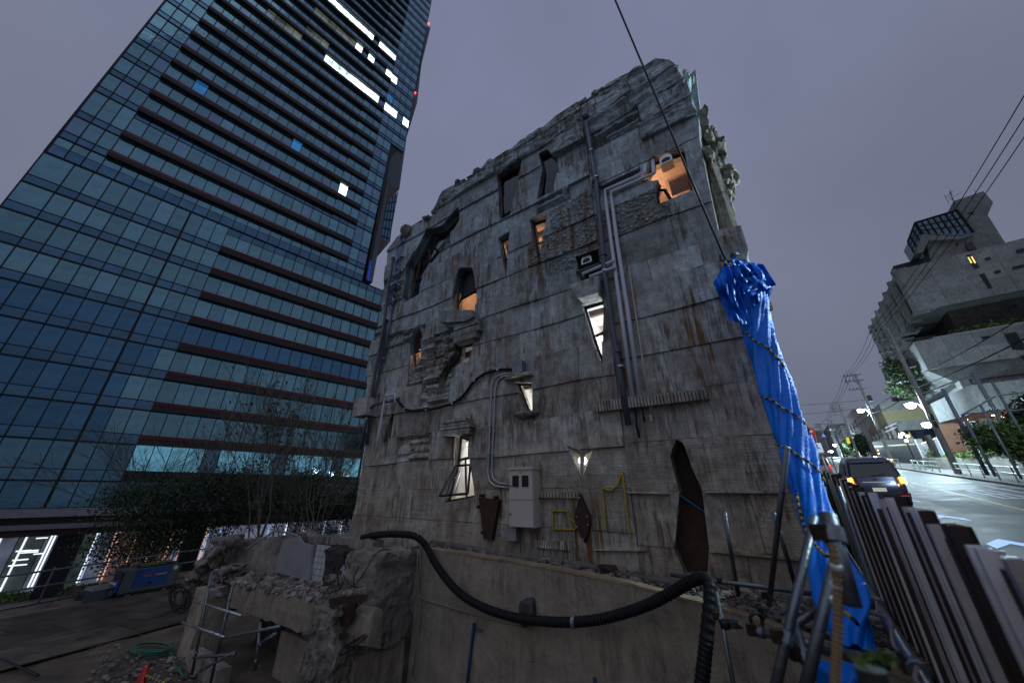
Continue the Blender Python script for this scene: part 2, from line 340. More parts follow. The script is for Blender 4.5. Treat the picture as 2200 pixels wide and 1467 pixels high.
# ================================================================== the old hand-built concrete building
def fp(u, v, y=0.0): q = FA.px(u, v, 1, y); return (q.x, q.z)
def fP(u, v, y=0.0): q = FA.px(u, v, 1, y); return (q.x, y, q.z)
def inpoly(p, poly):
    x, y = p; c = False; j = len(poly)-1
    for i in range(len(poly)):
        xi, yi = poly[i]; xj, yj = poly[j]
        if (yi > y) != (yj > y) and x < (xj-xi)*(y-yi)/(yj-yi)+xi: c = not c
        j = i
    return c
OUT_PX = [(738, 1215), (748, 1155), (768, 1082), (772, 1055), (785, 985), (789, 964), (787, 900), (790, 790), (800, 745), (809, 715), (822, 682), (828, 600), (834, 540), (845, 526), (856, 512), (880, 492), (900, 480),
          (931, 466), (943, 440), (958, 418), (971, 408), (996, 392), (1009, 394), (1023, 378), (1040, 368), (1055, 354), (1075, 348), (1100, 330), (1118, 318), (1138, 302), (1170, 280), (1200, 259), (1244, 228), (1254, 231), (1281, 203),
          (1294, 203), (1333, 172), (1377, 154), (1410, 143), (1439, 139), (1456, 155), (1466, 178), (1474, 178), (1502, 257), (1504, 304), (1520, 390), (1544, 500), (1590, 497), (1606, 567), (1598, 600), (1600, 640), (1605, 721), (1640, 820), (1679, 934), (1715, 1060), (1745, 1196), (1768, 1300)]
OUTL = [fp(*q) for q in OUT_PX]
WIN_PX = dict(
 jagged=[(989, 446), (988, 474), (967, 510), (947, 543), (928, 567), (909, 608), (903, 634), (872, 652), (868, 640), (875, 572), (885, 556), (917, 496), (950, 486)],
 slanted=[(1071, 380), (1124, 346), (1099, 465), (1075, 477)], angled=[(1159, 334), (1177, 324), (1198, 344), (1200, 369), (1192, 412), (1156, 433), (1166, 366)],
 wedge_l=[(1073, 515), (1099, 500), (1093, 556), (1090, 602)], wedge_r=[(1141, 477), (1182, 462), (1165, 526), (1163, 573), (1148, 526)],
 hooded=[(991, 578), (1018, 577), (1023, 600), (1026, 641), (1023, 673), (974, 676), (974, 643), (980, 603)], diamond=[(904, 691), (910, 719), (908, 766), (886, 814), (882, 738)],
 notched=[(981, 738), (1021, 731), (1007, 778), (985, 782), (979, 788), (952, 838), (944, 846), (947, 806), (979, 758)], tri=[(1252, 657), (1298, 643), (1295, 783), (1280, 750)],
 vent=[(1237, 553), (1286, 537), (1296, 592), (1252, 612)], ac=[(1404, 342), (1469, 320), (1488, 407), (1491, 413), (1413, 444), (1408, 407), (1415, 390), (1387, 396), (1377, 388)],
 mushroom=[(1108, 822), (1145, 823), (1145, 883), (1131, 883)], star=[(1220, 957), (1259, 972), (1278, 960), (1250, 1033)],
 base=[(983, 936), (1011, 944), (1009, 976), (1023, 1067), (955, 1080), (977, 995)], door=[(1453, 943), (1469, 953), (1486, 1000), (1509, 1053), (1524, 1176), (1521, 1232), (1473, 1232), (1450, 1179), (1460, 1056), (1440, 980)],
 slit=[(849, 885), (842, 930), (835, 988), (827, 948), (838, 900)])
WINS = {k: [fp(*q) for q in v] for k, v in WIN_PX.items()}
def bb(p): return min(a for a, b in p), max(a for a, b in p), min(b for a, b in p), max(b for a, b in p)
WBB = {k: bb(v) for k, v in WINS.items()}
def panel(poly, y0, yb, res, disp, mb=None, clip=True, holes=True):
    x0, x1, z0, z1 = bb(poly)
    V = []; E = []
    def loop(p):
        b = len(V); V.extend(Vector(q) for q in p); E.extend((b+i, b+(i+1) % len(p)) for i in range(len(p)))
    loop(poly)
    if clip: loop(OUTL)
    hs = []
    if holes:
        for k, w_ in WINS.items():
            a, b, c, d = WBB[k]
            if a < x1 and b > x0 and c < z1 and d > z0: loop(w_); hs.append(w_)
    nx = max(1, int((x1-x0)/res)); nz_ = max(1, int((z1-z0)/res))
    for i in range(nx+1):
        for j in range(nz_+1):
            q = (x0+(x1-x0)*(i+.5+rnd.uniform(-.2, .2))/(nx+1), z0+(z1-z0)*(j+.5+rnd.uniform(-.2, .2))/(nz_+1))
            if inpoly(q, poly): V.append(Vector(q))
    # densify block edges
    vs, es, fs, *_ = delaunay_2d_cdt(V, E, [], 0, 1e-5)
    keep = []
    for f in fs:
        c = sum((vs[i] for i in f), Vector((0, 0)))/len(f); c = (c.x, c.y)
        if inpoly(c, poly) and (not clip or inpoly(c, OUTL)) and not any(inpoly(c, h) for h in hs): keep.append(list(f))
    if not keep: return None
    mb = mb or MB(FA); use = {}; base = len(mb.v)
    cnt = {}
    for f in keep:
        for i in range(len(f)):
            a, b = f[i], f[(i+1) % len(f)]; k = (min(a, b), max(a, b)); cnt.setdefault(k, []).append((a, b))
    def vi(i):
        if i not in use:
            use[i] = len(mb.v); q = vs[i]; mb.v.append(Vector((q.x, y0-disp(q.x, q.y), q.y)))
        return use[i]
    for f in keep: mb.f.append(tuple(vi(i) for i in f)[::1])
    back = {}
    def bi(i):
        if i not in back: back[i] = len(mb.v); q = vs[i]; mb.v.append(Vector((q.x, yb, q.y)))
        return back[i]
    for k, l in cnt.items():
        if len(l) == 1: a, b = l[0]; mb.f.append((vi(b), vi(a), bi(a), bi(b)))
    return mb
B = fthing(FA, 'concrete_building', 'grey hand-cast concrete building with patchwork wall and odd-shaped windows', 'building', (-5, 0, -1.2))
# shell behind the facing
sh = MB(FA)
panel(OUTL, .13, .14, 2.0, lambda x, z: 0, sh, clip=False)
sh.build('inner_wall', m_cdark, B)
sh = MB(FA); n = len(OUTL)
fr_ = [Vector((x, .13, z)) for x, z in OUTL]
def back_of(x, z): return Vector((x*1.0+(.55 if x > -.9 else (.2 if x < -9 else 0)), 5.0, z-(.4 if z > 6 else 0)))
bk_ = [back_of(x, z) for x, z in OUTL]; 
sh.add(fr_+bk_, [(i, (i+1) % n, n+(i+1) % n, n+i) for i in range(n)]+[tuple(range(n, 2*n))])
sh.build('side_wall', m_rough, B)
# facing blocks, course by course
def nf(x, z, s, k=0): return noise.noise(Vector((x*s, z*s, k)))
CPROT = {}
def facing(poly, style, k, z):
    prot = CPROT.setdefault(round(z, 1), rnd.choice([0, .010, .025, .04, .058]))+rnd.choice([0, 0, 0, .004, .010]); ang = rnd.uniform(-.004, .004); x0, x1, z0, z1 = bb(poly)
    bulge = 0
    lowers = lambda zz: max(0., (-.2-zz))*.03
    if style == 'rocky':
        d = lambda x, z: .05+prot+abs(nf(x*.5, z*2.2, 1.8, k))*.15+abs(nf(x*.4, z*2.0, 5, k))*.10+nf(x, z, 11, k+3)*.03; res = .07; m = m_c[0]
    elif style == 'strata':
        d = lambda x, z: .05+.09*((noise.cell(Vector((x*1.2+.3*z, z*13, k))))-.3)+nf(x, z, 8, k)*.02; res = .07; m = m_c[2]
    elif style == 'pebble':
        d = lambda x, z: .03+prot+nf(x, z, 7, k)*.03; res = .12; m = m_c[4]
    else:
        d = lambda x, z: .02+prot+ang*(x-x0)*3+nf(x, z, 2, k)*.015+nf(x, z, 6, k)*.008+lowers(z); res = .22
        m = {'v': m_c[1], 'h': m_c[2], 'd': m_c[3], 'p': m_c[0]}[style]
    mb = panel(poly, 0, .16, res, d)
    if mb:   # a block that a window cuts through becomes two blocks
        par = list(range(len(mb.v)))
        def find(a):
            while par[a] != a: par[a] = par[par[a]]; a = par[a]
            return a
        for f in mb.f:
            for q in f[1:]: par[find(q)] = find(f[0])
        grp = {}
        for f in mb.f: grp.setdefault(find(f[0]), []).append(f)
        for fs_ in grp.values():
            ix = {}; m2 = MB(FA)
            for f in fs_:
                for q in f:
                    if q not in ix: ix[q] = len(m2.v); m2.v.append(mb.v[q])
                m2.f.append(tuple(ix[q] for q in f))
            m2.build('concrete_block', m, B)
    return mb
LV_R = [-1.5, -.78, .0, .78, 1.62, 2.41, 3.18, 3.91, 4.43, 5.3, 6.2, 7.1, 7.75, 8.35, 9.0, 9.6, 10.2, 10.9]
LV_L = [-1.5, -.62, .05, .72, 1.42, 2.1, 2.85, 3.6, 4.35, 4.9, 5.45, 6.2, 7.05, 7.55, 8.2, 8.9, 9.6, 10.1, 10.9]
def courses(LV, xa, xb, wid, seed, slope):
    r = random.Random(seed); k = seed*10
    for i in range(len(LV)-1):
        za, zb = LV[i], LV[i+1]
        x = xa+(.0 if xa < -5 else 0); xs = [xa]
        while xs[-1] < xb-.35:
            xs.append(min(xb, xs[-1]+r.uniform(*wid)))
        if xb-xs[-1] > 1e-6: xs[-1] = xb
        sh_ = lambda x_: nf(x_, za, .5, 7)*.05
        sh2 = lambda x_: nf(x_, zb, .5, 7)*.05
        prevt = 0
        for j in range(len(xs)-1):
            a, b = xs[j], xs[j+1]; g = .0035; k += 1
            ta = prevt; tb = r.uniform(-.03, .03) if j < len(xs)-2 else 0
            prevt = tb
            poly = [(a+g-ta, za+g+nf(a, za, .6, 7)*.06), ((a+b)/2, za+g+nf((a+b)/2, za, .6, 7)*.06), (b-g-tb, za+g+nf(b, za, .6, 7)*.06), (b-g+tb, zb-g+nf(b, zb, .6, 7)*.06), ((a+b)/2, zb-g+nf((a+b)/2, zb, .6, 7)*.06), (a+g+ta, zb-g+nf(a, zb, .6, 7)*.06)]
            cx, cz = (a+b)/2, (za+zb)/2
            if cz > 8.8 and cx > -2.6 or cz > 9.5: st = 'rocky'
            elif cz > 7.7 and cx > -2.4: st = r.choice(['rocky', 'h', 'strata', 'p', 'h'])
            elif -8 < cx < -6 and 2.4 < cz < 4.3: st = 'strata'
            elif -2.4 < cx < -.6 and 5.3 < cz < 6.3: st = 'pebble'
            elif -3.4 < cx < -2.4 and 4.4 < cz < 7: st = r.choice(['pebble', 'v'])
            elif cz < 1: st = r.choice(['v', 'h', 'p', 'v', 'h'])
            else: st = r.choice(['v', 'v', 'h', 'p', 'd', 'p', 'v', 'strata'] if cx < -3 else ['p', 'p', 'h', 'v', 'p', 'h'])
            facing(poly, st, k, cz)
courses(LV_L, -10.9, -1.9, (.7, 1.9), 3, 0)
courses(LV_R, -1.9, 1.0, (.8, 1.9), 5, 0)
# broken, rocky parapet
k = 0
tops = [i for i, (x, z) in enumerate(OUTL) if z > 8.8]
for i in tops[:-1]:
    (xa, za), (xb, zb) = OUTL[i], OUTL[i+1]; L_ = sqrt((xa-xb)**2+(za-zb)**2); m_ = max(1, int(L_/.28))
    for j in range(m_):
        t = (j+.5)/m_; x = xa+(xb-xa)*t; z = za+(zb-za)*t; k += 1
        if xa < -9.2: continue
        s_ = rnd.uniform(.10, .20)
        MB(FA).rock((x, rnd.uniform(-.05, .25), z-.10+rnd.uniform(-.04, .05)), (s_*1.5, .28, s_*.6), k, 2, .3).build('parapet_stone', m_c[0], B)
# rocks and torn plates that stick out over the street side
for i, (u, v, a, b, y) in enumerate([(1488, 185, .16, .42, .5), (1517, 275, .22, .42, .55), (1532, 312, .18, .3, .6), (1548, 325, .22, .15, .7), (1558, 372, .25, .2, .8), (1565, 395, .22, .22, .9), (1572, 410, .18, .25, 1.0), (1566, 440, .16, .25, 1.0), (1530, 345, .14, .3, .5), (1578, 388, .2, .12, 1.2), (1536, 300, .15, .12, .8)]):
    x, _, z = fP(u-6, v, y); MB(FA).rock((x, y, z), (a*.85, .4, b*.85), 40+i, 3, .36).build('broken_cornice', m_rough, B)
x, _, z = fP(1484, 215, .4)
mb = MB(FA); q = [fP(1466, 178, .3), fP(1494, 149, .3), (fP(1500, 200, .3)), fP(1505, 247, .3), fP(1488, 225, .3)]
mb.prism([(a, c) for a, b_, c in q], 1, .3, .55); mb.build('torn_slab_spike', m_c[0], B)
mb = MB(FA); q = [fp(1472, 186, .2), fp(1483, 214, .2), fp(1500, 252, .2), fp(1491, 256, .2), fp(1478, 225, .2)]
mb.prism(q, 1, .2, .24); mb.build('rust_plate', m_rust, B)
# side columns seen edge-on beyond the corner
for (u0, v0, u1, v1, wd) in [(1528, 400, 1560, 500, .10), (1546, 400, 1576, 498, .10), (1520, 330, 1550, 420, .12)]:
    a = fP(u0, v0, .5); b = fP(u1, v1, .5); MB(FA).tube([a, b], wd, 6).build('side_pilaster', m_rough, B)
mb = MB(FA); q = [fp(1540, 505, .1), (fp(1592, 494, .1)), fp(1608, 545, .1), fp(1603, 590, .1), fp(1556, 600, .1)]
mb.prism(q, 1, -.05, 1.2); mb.build('corner_corbel', m_c[0], B)
# ledges
def ledge(pts, y0, y1, m, name='ledge', y=0):
    MB(FA).prism([fp(*q) for q in pts], 1, y0, y1).build(name, m, B)
def rough_ledge(pts, y0, layers, name='slate_ledge'):
    mb = MB(FA); P = [fp(*q) for q in pts]; x0, x1, z0, z1 = bb(P)
    for i in range(layers):
        a = z0+(z1-z0)*i/layers; b = z0+(z1-z0)*(i+.85)/layers; t = (i+.5)/layers
        inset = .25*(abs(t-.5)*2)**2*(x1-x0)*.5
        dx, dx2 = rnd.uniform(-.05, .05), rnd.uniform(-.05, .05)
        mb.box((x0+inset+dx, y0+rnd.uniform(-.05, .05), a), (x1-inset+dx2, .05, b))
    mb.build(name, m_c[2], B)
ledge([(959, 678), (1032, 676), (1034, 690), (1016, 700), (964, 702)], -.35, .02, m_c[2], 'window_sill')
ledge([(964, 700), (1015, 699), (1005, 708), (970, 708)], -.22, .02, m_c[2])
rough_ledge([(985, 706), (1041, 728)], -.22, 3, 'slate_ledge')
rough_ledge([(962, 908), (1024, 934)], -.30, 5)
ledge([(1236, 628), (1299, 609), (1298, 645), (1256, 656), (1249, 645)], -.38, .02, m_c[2], 'window_sill')
def fluted(pts, y0, n):
    P = [fp(*q) for q in pts]; mb = MB(FA); (xa, za), (xb, zb), (xc, zc), (xd, zd) = P
    poly = []
    for i in range(n):
        t0, t1 = i/n, (i+.7)/n; t2 = (i+1)/n
        for t, dy in ((t0, 0),): pass
        a0, a1 = xa+(xb-xa)*t0, xa+(xb-xa)*t1; z0, z1 = zd+(zc-zd)*t0, za+(zb-za)*t0
        mb.box((a0, y0, z0), (a1, .02, z1))
        mb.box((a1, y0+.05, z0+.01), (xa+(xb-xa)*t2, .02, z1-.01))
    mb.build('fluted_ledge', m_c[0], B)
fluted([(1287, 867), (1521, 838), (1521, 862), (1288, 888)], -.20, 34)
fluted([(1155, 1057), (1250, 1057), (1250, 1070), (1155, 1068)], -.12, 14)
fluted([(1157, 1158), (1230, 1162), (1229, 1180), (1160, 1174)], -.12, 14)
for q in [((1088, 815), (1152, 815), .30, 0), ((1108, 890), (1160, 890), .24, 1)]:
    (ua, va), (ub, vb), dep, fl = q; a = fp(ua, va); b = fp(ub, vb); cx, cz = (a[0]+b[0])/2, (a[1]+b[1])/2; rx = abs(b[0]-a[0])/2
    mb = MB(FA); prof = [(1, 0), (1, .035), (.8, .1), (.4, .14)] if not fl else [(.5, -.09), (.85, -.04), (1, 0), (1, .03)]
    for r_, h in prof:
        for kx in range(17):
            an = pi+pi*kx/16; mb.v.append(Vector((cx+cos(an)*rx*r_, sin(an)*dep*r_, cz+h)))
    for i in range(3):
        for kx in range(16): mb.f.append((i*17+kx, i*17+kx+1, (i+1)*17+kx+1, (i+1)*17+kx))
    mb.f.append(tuple(range(17))[::-1]); mb.f.append(tuple(range(51, 68))); mb.build('shell_canopy' if not fl else 'shell_sill', m_c[0], B, smooth=False)
# windows
ROOM = {}
def room(x0, x1, z0, z1, dep, col=None, pw=0, y0=.5, lx=.1):
    mb = MB(FA); ya, yb = y0, y0+dep
    mb.quad((x0, yb, z0), (x1, yb, z0), (x1, yb, z1), (x0, yb, z1)); mb.quad((x0, ya, z0), (x1, ya, z0), (x1, yb, z0), (x0, yb, z0))
    mb.quad((x0, ya, z1), (x1, ya, z1), (x1, yb, z1), (x0, yb, z1)); mb.quad((x0, ya, z0), (x0, yb, z0), (x0, yb, z1), (x0, ya, z1)); mb.quad((x1, ya, z0), (x1, yb, z0), (x1, yb, z1), (x1, ya, z1))
    o = mb.build('room_wall', m_room, B)
    if col and lx > 0:
        for q in (.3, .7): MB(FA).box((x0, ya+dep*q-.05, z1-.14), (x1, ya+dep*q+.05, z1)).build('ceiling_beam', m_frame if q < .5 else m_room, B)
        MB(FA).box((x0+(x1-x0)*.55, yb-.25, z0), (x0+(x1-x0)*.72, yb-.02, z0+(z1-z0)*.55)).build('cupboard', m_cream, B); MB(FA).tube([(x0+.1, yb-.1, z0), (x0+.12, yb-.1, z1)], .03, 6).build('room_pipe', m_steel, B)
    if col:
        ld = bpy.data.lights.new('room_lamp', 'POINT'); ld.energy = pw; ld.color = col; ld.shadow_soft_size = .12
        lo = bpy.data.objects.new('room_lamp', ld); COL.objects.link(lo); lo.location = FA.at((x0+x1)/2+lx, y0+dep*.35, z1-.62)
    return o
def window(key, depth=.34, pane=m_glass, bars=(), frame=True, fr_r=.032, rm=m_cdark, hang=None):
    P = WINS[key]; n = len(P); mb = MB(FA)
    o_ = [Vector((x, -.03, z)) for x, z in P]; i_ = [Vector((x, depth+.2, z)) for x, z in P]
    mb.add(o_+i_, [(i, (i+1) % n, n+(i+1) % n, n+i) for i in range(n)])
    wdw = mb.build('window', m_c[0], B); KW[key] = wdw
    if frame:
        cx = sum(x for x, z in P)/n; cz = sum(z for x, z in P)/n
        Q = [(x+(cx-x)*.03, z+(cz-z)*.03) for x, z in P]
        mb = MB(FA)
        for i in range(n): mb.tube([(Q[i][0], depth, Q[i][1]), (Q[(i+1) % n][0], depth, Q[(i+1) % n][1])], fr_r, 4)
        for a, b in bars: mb.tube([fP(*a, depth), fP(*b, depth)], fr_r, 4)
        mb.build('window_frame', m_frame, wdw)
    if pane:
        MB(FA).add([(x, depth+.015, z) for x, z in P], [tuple(range(n))]).build('pane', pane, wdw)
    return wdw
KW = {}
WARM = (1, .50, .26); COOL = (.88, .95, 1.0)
window('jagged', .30, m_skyglass, bars=[((873, 572), (900, 560)), ((917, 500), (885, 640)), ((872, 612), (906, 600)), ((917, 500), (925, 562)), ((890, 560), (950, 490)), ((925, 562), (960, 515)), ((917, 500), (890, 560)), ((930, 530), (948, 545)), ((875, 600), (945, 500))], fr_r=.045)
window('slanted', .09, m_dglass, bars=[((1077, 466), (1102, 452))]); window('angled', .09, m_dglass)
window('wedge_l', .14, bars=[((1084, 560), (1093, 556))]); window('wedge_r', .14, bars=[((1148, 527), (1166, 520))])
window('hooded', .20, bars=[((991, 643), (1026, 625)), ((976, 672), (992, 640)), ((992, 640), (994, 600))], fr_r=.04)
window('diamond', .15, bars=[((885, 762), (908, 752)), ((904, 700), (886, 762)), ((886, 762), (893, 800))], fr_r=.03)
window('notched', .2, bars=[((985, 782), (983, 738)), ((979, 788), (960, 800))], fr_r=.045)
window('tri', .12, bars=[((1280, 722), (1297, 714))], fr_r=.035); window('vent', .4, None, frame=False)
window('ac', .14, m_glass, bars=[((1408, 410), (1428, 408)), ((1428, 408), (1440, 428))], fr_r=.035)
window('mushroom', .12); window('star', .3, None, frame=False)
window('base', .14, bars=[((978, 990), (1012, 982)), ((1000, 985), (1002, 1070))]); window('slit', .35, None, frame=False)
room(-9.4, -6.75, 5.8, 9.3, 2.5, (.75, .8, 1), 1.2, .65); room(-5.3, -2.5, 7.45, 9.8, 2.2, (.8, .8, 1), .8)
room(-.95, .42, 5.55, 7.3, 1.3, WARM, 30, .3, -.42); room(-5.1, -2.9, 5.2, 7.15, 1.3, WARM, 26, .3)
room(-6.7, -5.45, 4.5, 6.5, 1.3, WARM, 20, .42); room(-8.5, -7.5, 3.0, 5.1, 1.2, WARM, 18, .35); room(-7.0, -5.5, 2.35, 4.0, 1.6, COOL, 7)
room(-2.6, -1.8, 2.2, 4.05, 1.4, COOL, 90, .3); room(-2.6, -1.82, 4.2, 5.35, .8); room(-4.5, -3.7, 1.45, 2.5, 1.1, COOL, 40, .3)
room(-3.25, -2.3, .05, 1.05, 1.4, COOL, 9); room(-6.55, -5.2, -.4, 1.4, 1.5, COOL, 45, .32); room(-9.0, -8.5, .7, 2.3, .6)
# dark floor edge seen through the jagged window, with a rail of rusty mesh
mb = MB(FA)
for i in range(9): mb.tube([fP(930+i*5, 560-i*9, .9), fP(955+i*4, 500-i*6, .9)], .008, 3)
for i in range(6): mb.tube([fP(938, 500+i*9, .9), fP(985, 455+i*9, .9)], .008, 3)
mb.build('rebar_mesh', m_rust, KW['jagged'])
MB(FA).prism([fp(*q, .17) for q in [(988, 574), (1020, 573), (1026, 600), (1027, 622), (993, 640), (979, 604)]], 1, .17, .185).build('dark_upper_panel', m_dark, KW['hooded'])
MB(FA).prism([fp(*q, .13) for q in [(904, 691), (911, 719), (909, 742), (893, 760), (884, 744)]], 1, .13, .14).build('dark_upper_panel', m_rust, KW['diamond'])
# open sash low on the wall
sw = thing('open_sash', 'top-hung window sash standing open above the ivory cabinet hose', 'window', FA.at(-5.9, -.1, .2), FA.rz)
sw['label'] = 'brown framed glass sash standing open on the low left window'
q = [fP(979, 1000, -.0), fP(1011, 998, -.0), fP(1005, 1060, -.38), fP(944, 1065, -.38)]
mb = MB(FA)
for i in range(4): mb.tube([q[i], q[(i+1) % 4]], .025, 4)
mb.build('sash_frame', m_frame, sw); MB(FA).quad(*q).build('pane', m_glass, sw)
mb = MB(FA); mb.tube([fP(975, 1058, -.2), fP(990, 1010, .25)], .02, 4); [mb.box((fP(960+i*3.2, 1052-i*5, .1)[0], .1, fP(960+i*3.2, 1052-i*5, .1)[2]), (fP(960+i*3.2, 1052-i*5, .1)[0]+.03, .13, fP(960+i*3.2, 1052-i*5, .1)[2]+.03)) for i in range(9)]
mb.build('stay', m_steel, sw)
# mullion star and round lamp in the small three-cornered window
c = fP(1251, 976, .05); mb = MB(FA)
for t in [(1221, 958), (1277, 961), (1250, 1031)]: mb.tube([c, fP(*t, .05)], [.05, .02], 6)
mb.build('window_frame', m_c[0], KW['star'])
gl = MB(FA); x, y, z = fP(1252, 989, .14); gl.ball((x, y, z), (.085, .085, .085)); gl.smooth = True
tag(gl.build('globe_lamp', emit('globe_glow', (.95, .98, 1), 4)), 'round white globe lamp glowing in the three-cornered window', 'lamp')
gl = MB(FA); x, y, z = fP(1291, 727, .6); gl.ball((x, y, z), (.065, .065, .065))
tag(gl.build('globe_lamp', emit('globe_glow_b', (1, 1, 1), 5)), 'small white globe lamp at the tip of the bright wedge window', 'lamp')
gl = MB(FA); x, y, z = fP(1001, 955, .5); gl.ball((x, y, z), (.05, .05, .05))
tag(gl.build('globe_lamp', emit('globe_glow_c', (.8, .9, 1), 2)), 'small pale globe lamp high in the low left window', 'lamp')
# rusty door plates
dr = MB(FA); P = WINS['door']; n = len(P); mb = MB(FA)
mb.add([Vector((x, -.03, z)) for x, z in P]+[Vector((x, .3, z)) for x, z in P], [(i, (i+1) % n, n+(i+1) % n, n+i) for i in range(n)]); dw = mb.build('doorway', m_c[0], B)
def plate(pts, y, name='rust_panel', par=None): return MB(FA).prism([fp(*q, y) for q in pts], 1, y, y+.02).build(name, m_rust, par or dw)
plate([(1440, 980), (1453, 943), (1486, 1000), (1512, 1060), (1520, 1098), (1458, 1058)], .22); plate([(1458, 1060), (1522, 1102), (1526, 1180), (1521, 1236), (1472, 1236), (1448, 1180)], .17)
mb = MB(FA); mb.tube([fP(1459, 1063, .1), fP(1516, 1101, .1)], .018, 4); mb.build('blue_edge_strip', M('blue_strip', (.02, .13, .22), .5), dw)
# two rusted covers hung on the wall
cv = fthing(FA, 'rusted_cover', 'rust-brown tapering steel cover left of the ivory cabinet', 'steel cover', (-4.9, 0, -1))
q = [fp(1038, 1068), fp(1081, 1073), fp(1066, 1158), fp(1049, 1156)]; MB(FA).prism(q, 1, -.16, -.0).build('plate', m_rust, cv)
mb = MB(FA)
for u, v in [(1042, 1064), (1072, 1068), (1036, 1088), (1046, 1142)]: x, z = fp(u, v); mb.box((x-.03, -.17, z-.03), (x+.03, .02, z+.03))
mb.build('lug', m_rust, cv)
cv = fthing(FA, 'rusted_cover', 'dark hexagonal rusted steel cover right of the yellow tape outline', 'steel cover', (-2.7, 0, -1.2))
q = [fp(1252, 1060), fp(1273, 1106), fp(1275, 1123), fp(1262, 1164), (fp(1244, 1130)), fp(1240, 1110)]; MB(FA).prism(q, 1, -.14, .0).build('plate', m_rust, cv)
mb = MB(FA)
for u, v in [(1252, 1068), (1268, 1108), (1246, 1108), (1260, 1155), (1247, 1130), (1270, 1125)]: mb.lathe((fP(u, v)[0], -.15, fP(u, v)[2]), [(.014, -.01), (.014, .02)], 6, 1)
mb.build('bolt', m_steel, cv)
# electricity cabinet
x0, z1 = fp(1093, 1004, -.33); x1, _ = fp(1144, 1010, -.33); z0 = fp(1093, 1131, -.33)[1]
cb = fthing(FA, 'meter_cabinet', 'ivory two-door electricity meter cabinet with two small windows on the wall', 'cabinet', ((x0+x1)/2, -.16, z0))
MB(FA).box((x0, -.30, z0), (x1, -.01, z1-.05)).build('body', m_cab, cb)
MB(FA).box((x0-.015, -.35, z1-.05), (x1+.015, 0, z1)).build('rain_hood', m_cab, cb)
H = z1-z0; zm = z0+H*.44
for a, b in ((z0+.01, zm-.008), (zm+.008, z1-.06)):
    d = MB(FA).box((x0+.012, -.325, a), (x1-.012, -.30, b)).build('door', m_cab, cb)
    MB(FA).lathe((x0+.05, -.335, (a+b)/2-.02), [(.014, -.012), (.014, .012)], 8, 1).build('lock', m_dark, d)
    if a > zm-.1:
        for fx in (.16, .56):
            xa = x0+(x1-x0)*fx; xb = xa+(x1-x0)*.26
            MB(FA).box((xa, -.335, a+(b-a)*.42), (xb, -.32, b-.1)).build('meter_window', m_dark, d)
            MB(FA).box((xa+.03, -.337, a+(b-a)*.40), (xb-.03, -.335, a+(b-a)*.415)).build('small_label', m_whitep, d)
        MB(FA).box((x0+.25, -.3275, b-.055), (x0+.36, -.325, b-.035)).build('name_plate', m_zinc, d)
x0b, z1b = fp(1087, 1133, -.25); x1b, _ = fp(1108, 1133, -.25); z0b = fp(1087, 1160, -.25)[1]
tag(MB(FA).box((x0b, -.25, z0b), (x1b, -.01, z1b)).build('pull_box', m_zinc), 'plain grey-blue steel box right under the ivory meter cabinet', 'junction box')
x0b, z1b = fp(1100, 778, -.25); x1b, _ = fp(1121, 778, -.25); z0b = fp(1100, 803, -.25)[1]
tag(MB(FA).box((x0b, -.25, z0b), (x1b, -.01, z1b)).build('junction_box', m_zinc), 'square galvanised junction box on the mushroom-shaped canopy', 'junction box')
def strap(parent, pts_r, m=m_steel):
    for (p, r) in pts_r: MB(FA).lathe(p, [(r*1.15, -.018), (r*1.15, .018)], 12).build('pipe_clamp', m, parent)
def pipe(name, label, cat, pts, r, m, y=-.12, clamps=(), n=12, smooth=True, ends=None):
    P = [fP(u, v, yy) for u, v, yy in [(q if len(q) == 3 else (*q, y)) for q in pts]]
    lo = min(P, key=lambda q: q[2]); t = fthing(FA, name, label, cat, (lo[0], lo[1], lo[2]))
    MB(FA).tube(P, r, n).build('pipe' if 'hose' not in name else 'hose', m, t, smooth=smooth)
    for u, v in clamps:
        # clamp sits on the nearest pipe run
        q = fP(u, v, y); MB(FA).lathe(q, [(r*1.2, -.022), (r*1.2, .022)], 12).build('pipe_clamp', m_steel, t); x_, y_, z_ = q
        MB(FA).box((x_-.015, y_, z_-.012), (x_+.015, .02, z_+.012)).build('clamp_bracket', m_steel, t)
    return t
t = pipe('drain_pipe', 'long slate-grey drain pipe with hopper running down the right part of the wall', 'drain pipe', [(1259, 262), (1281, 395), (1293, 520), (1299, 590), (1308, 650), (1313, 690), (1331, 800), (1350, 913)], .058, m_pvc, -.2, [(1270, 325), (1281, 382), (1299, 582), (1333, 787)])
q = fP(1258, 252, -.2); MB(FA).lathe(q, [(.06, -.08), (.09, .0), (.105, .05), (.07, .05)], 12).build('hopper', m_pvc, t, smooth=True)
for u, v in [(1278, 388), (1296, 545), (1325, 752)]: MB(FA).lathe(fP(u, v, -.2), [(.075, -.06), (.075, .06)], 12).build('pipe_socket', m_pvc, t)
pipe('line_duct', 'left one of two pale grey air-conditioning line ducts', 'line duct', [(1386, 352, -.02), (1386, 371), (1368, 380), (1300, 409), (1304, 450), (1313, 520), (1334, 670), (1361, 865)], .042, m_duct, -.14, [])
pipe('line_duct', 'right one of two pale grey air-conditioning line ducts', 'line duct', [(1402, 345, -.02), (1405, 372), (1390, 380), (1313, 413), (1317, 450), (1326, 520), (1349, 670), (1377, 865)], .042, m_duct, -.14, [])
pipe('branch_pipe', 'short dark slate pipe slanting up to the left of the grille window', 'pipe', [(1283, 402), (1297, 400), (1350, 374), (1372, 365), (1374, 361, 0)], .045, m_pvc, -.12, [(1340, 378)])
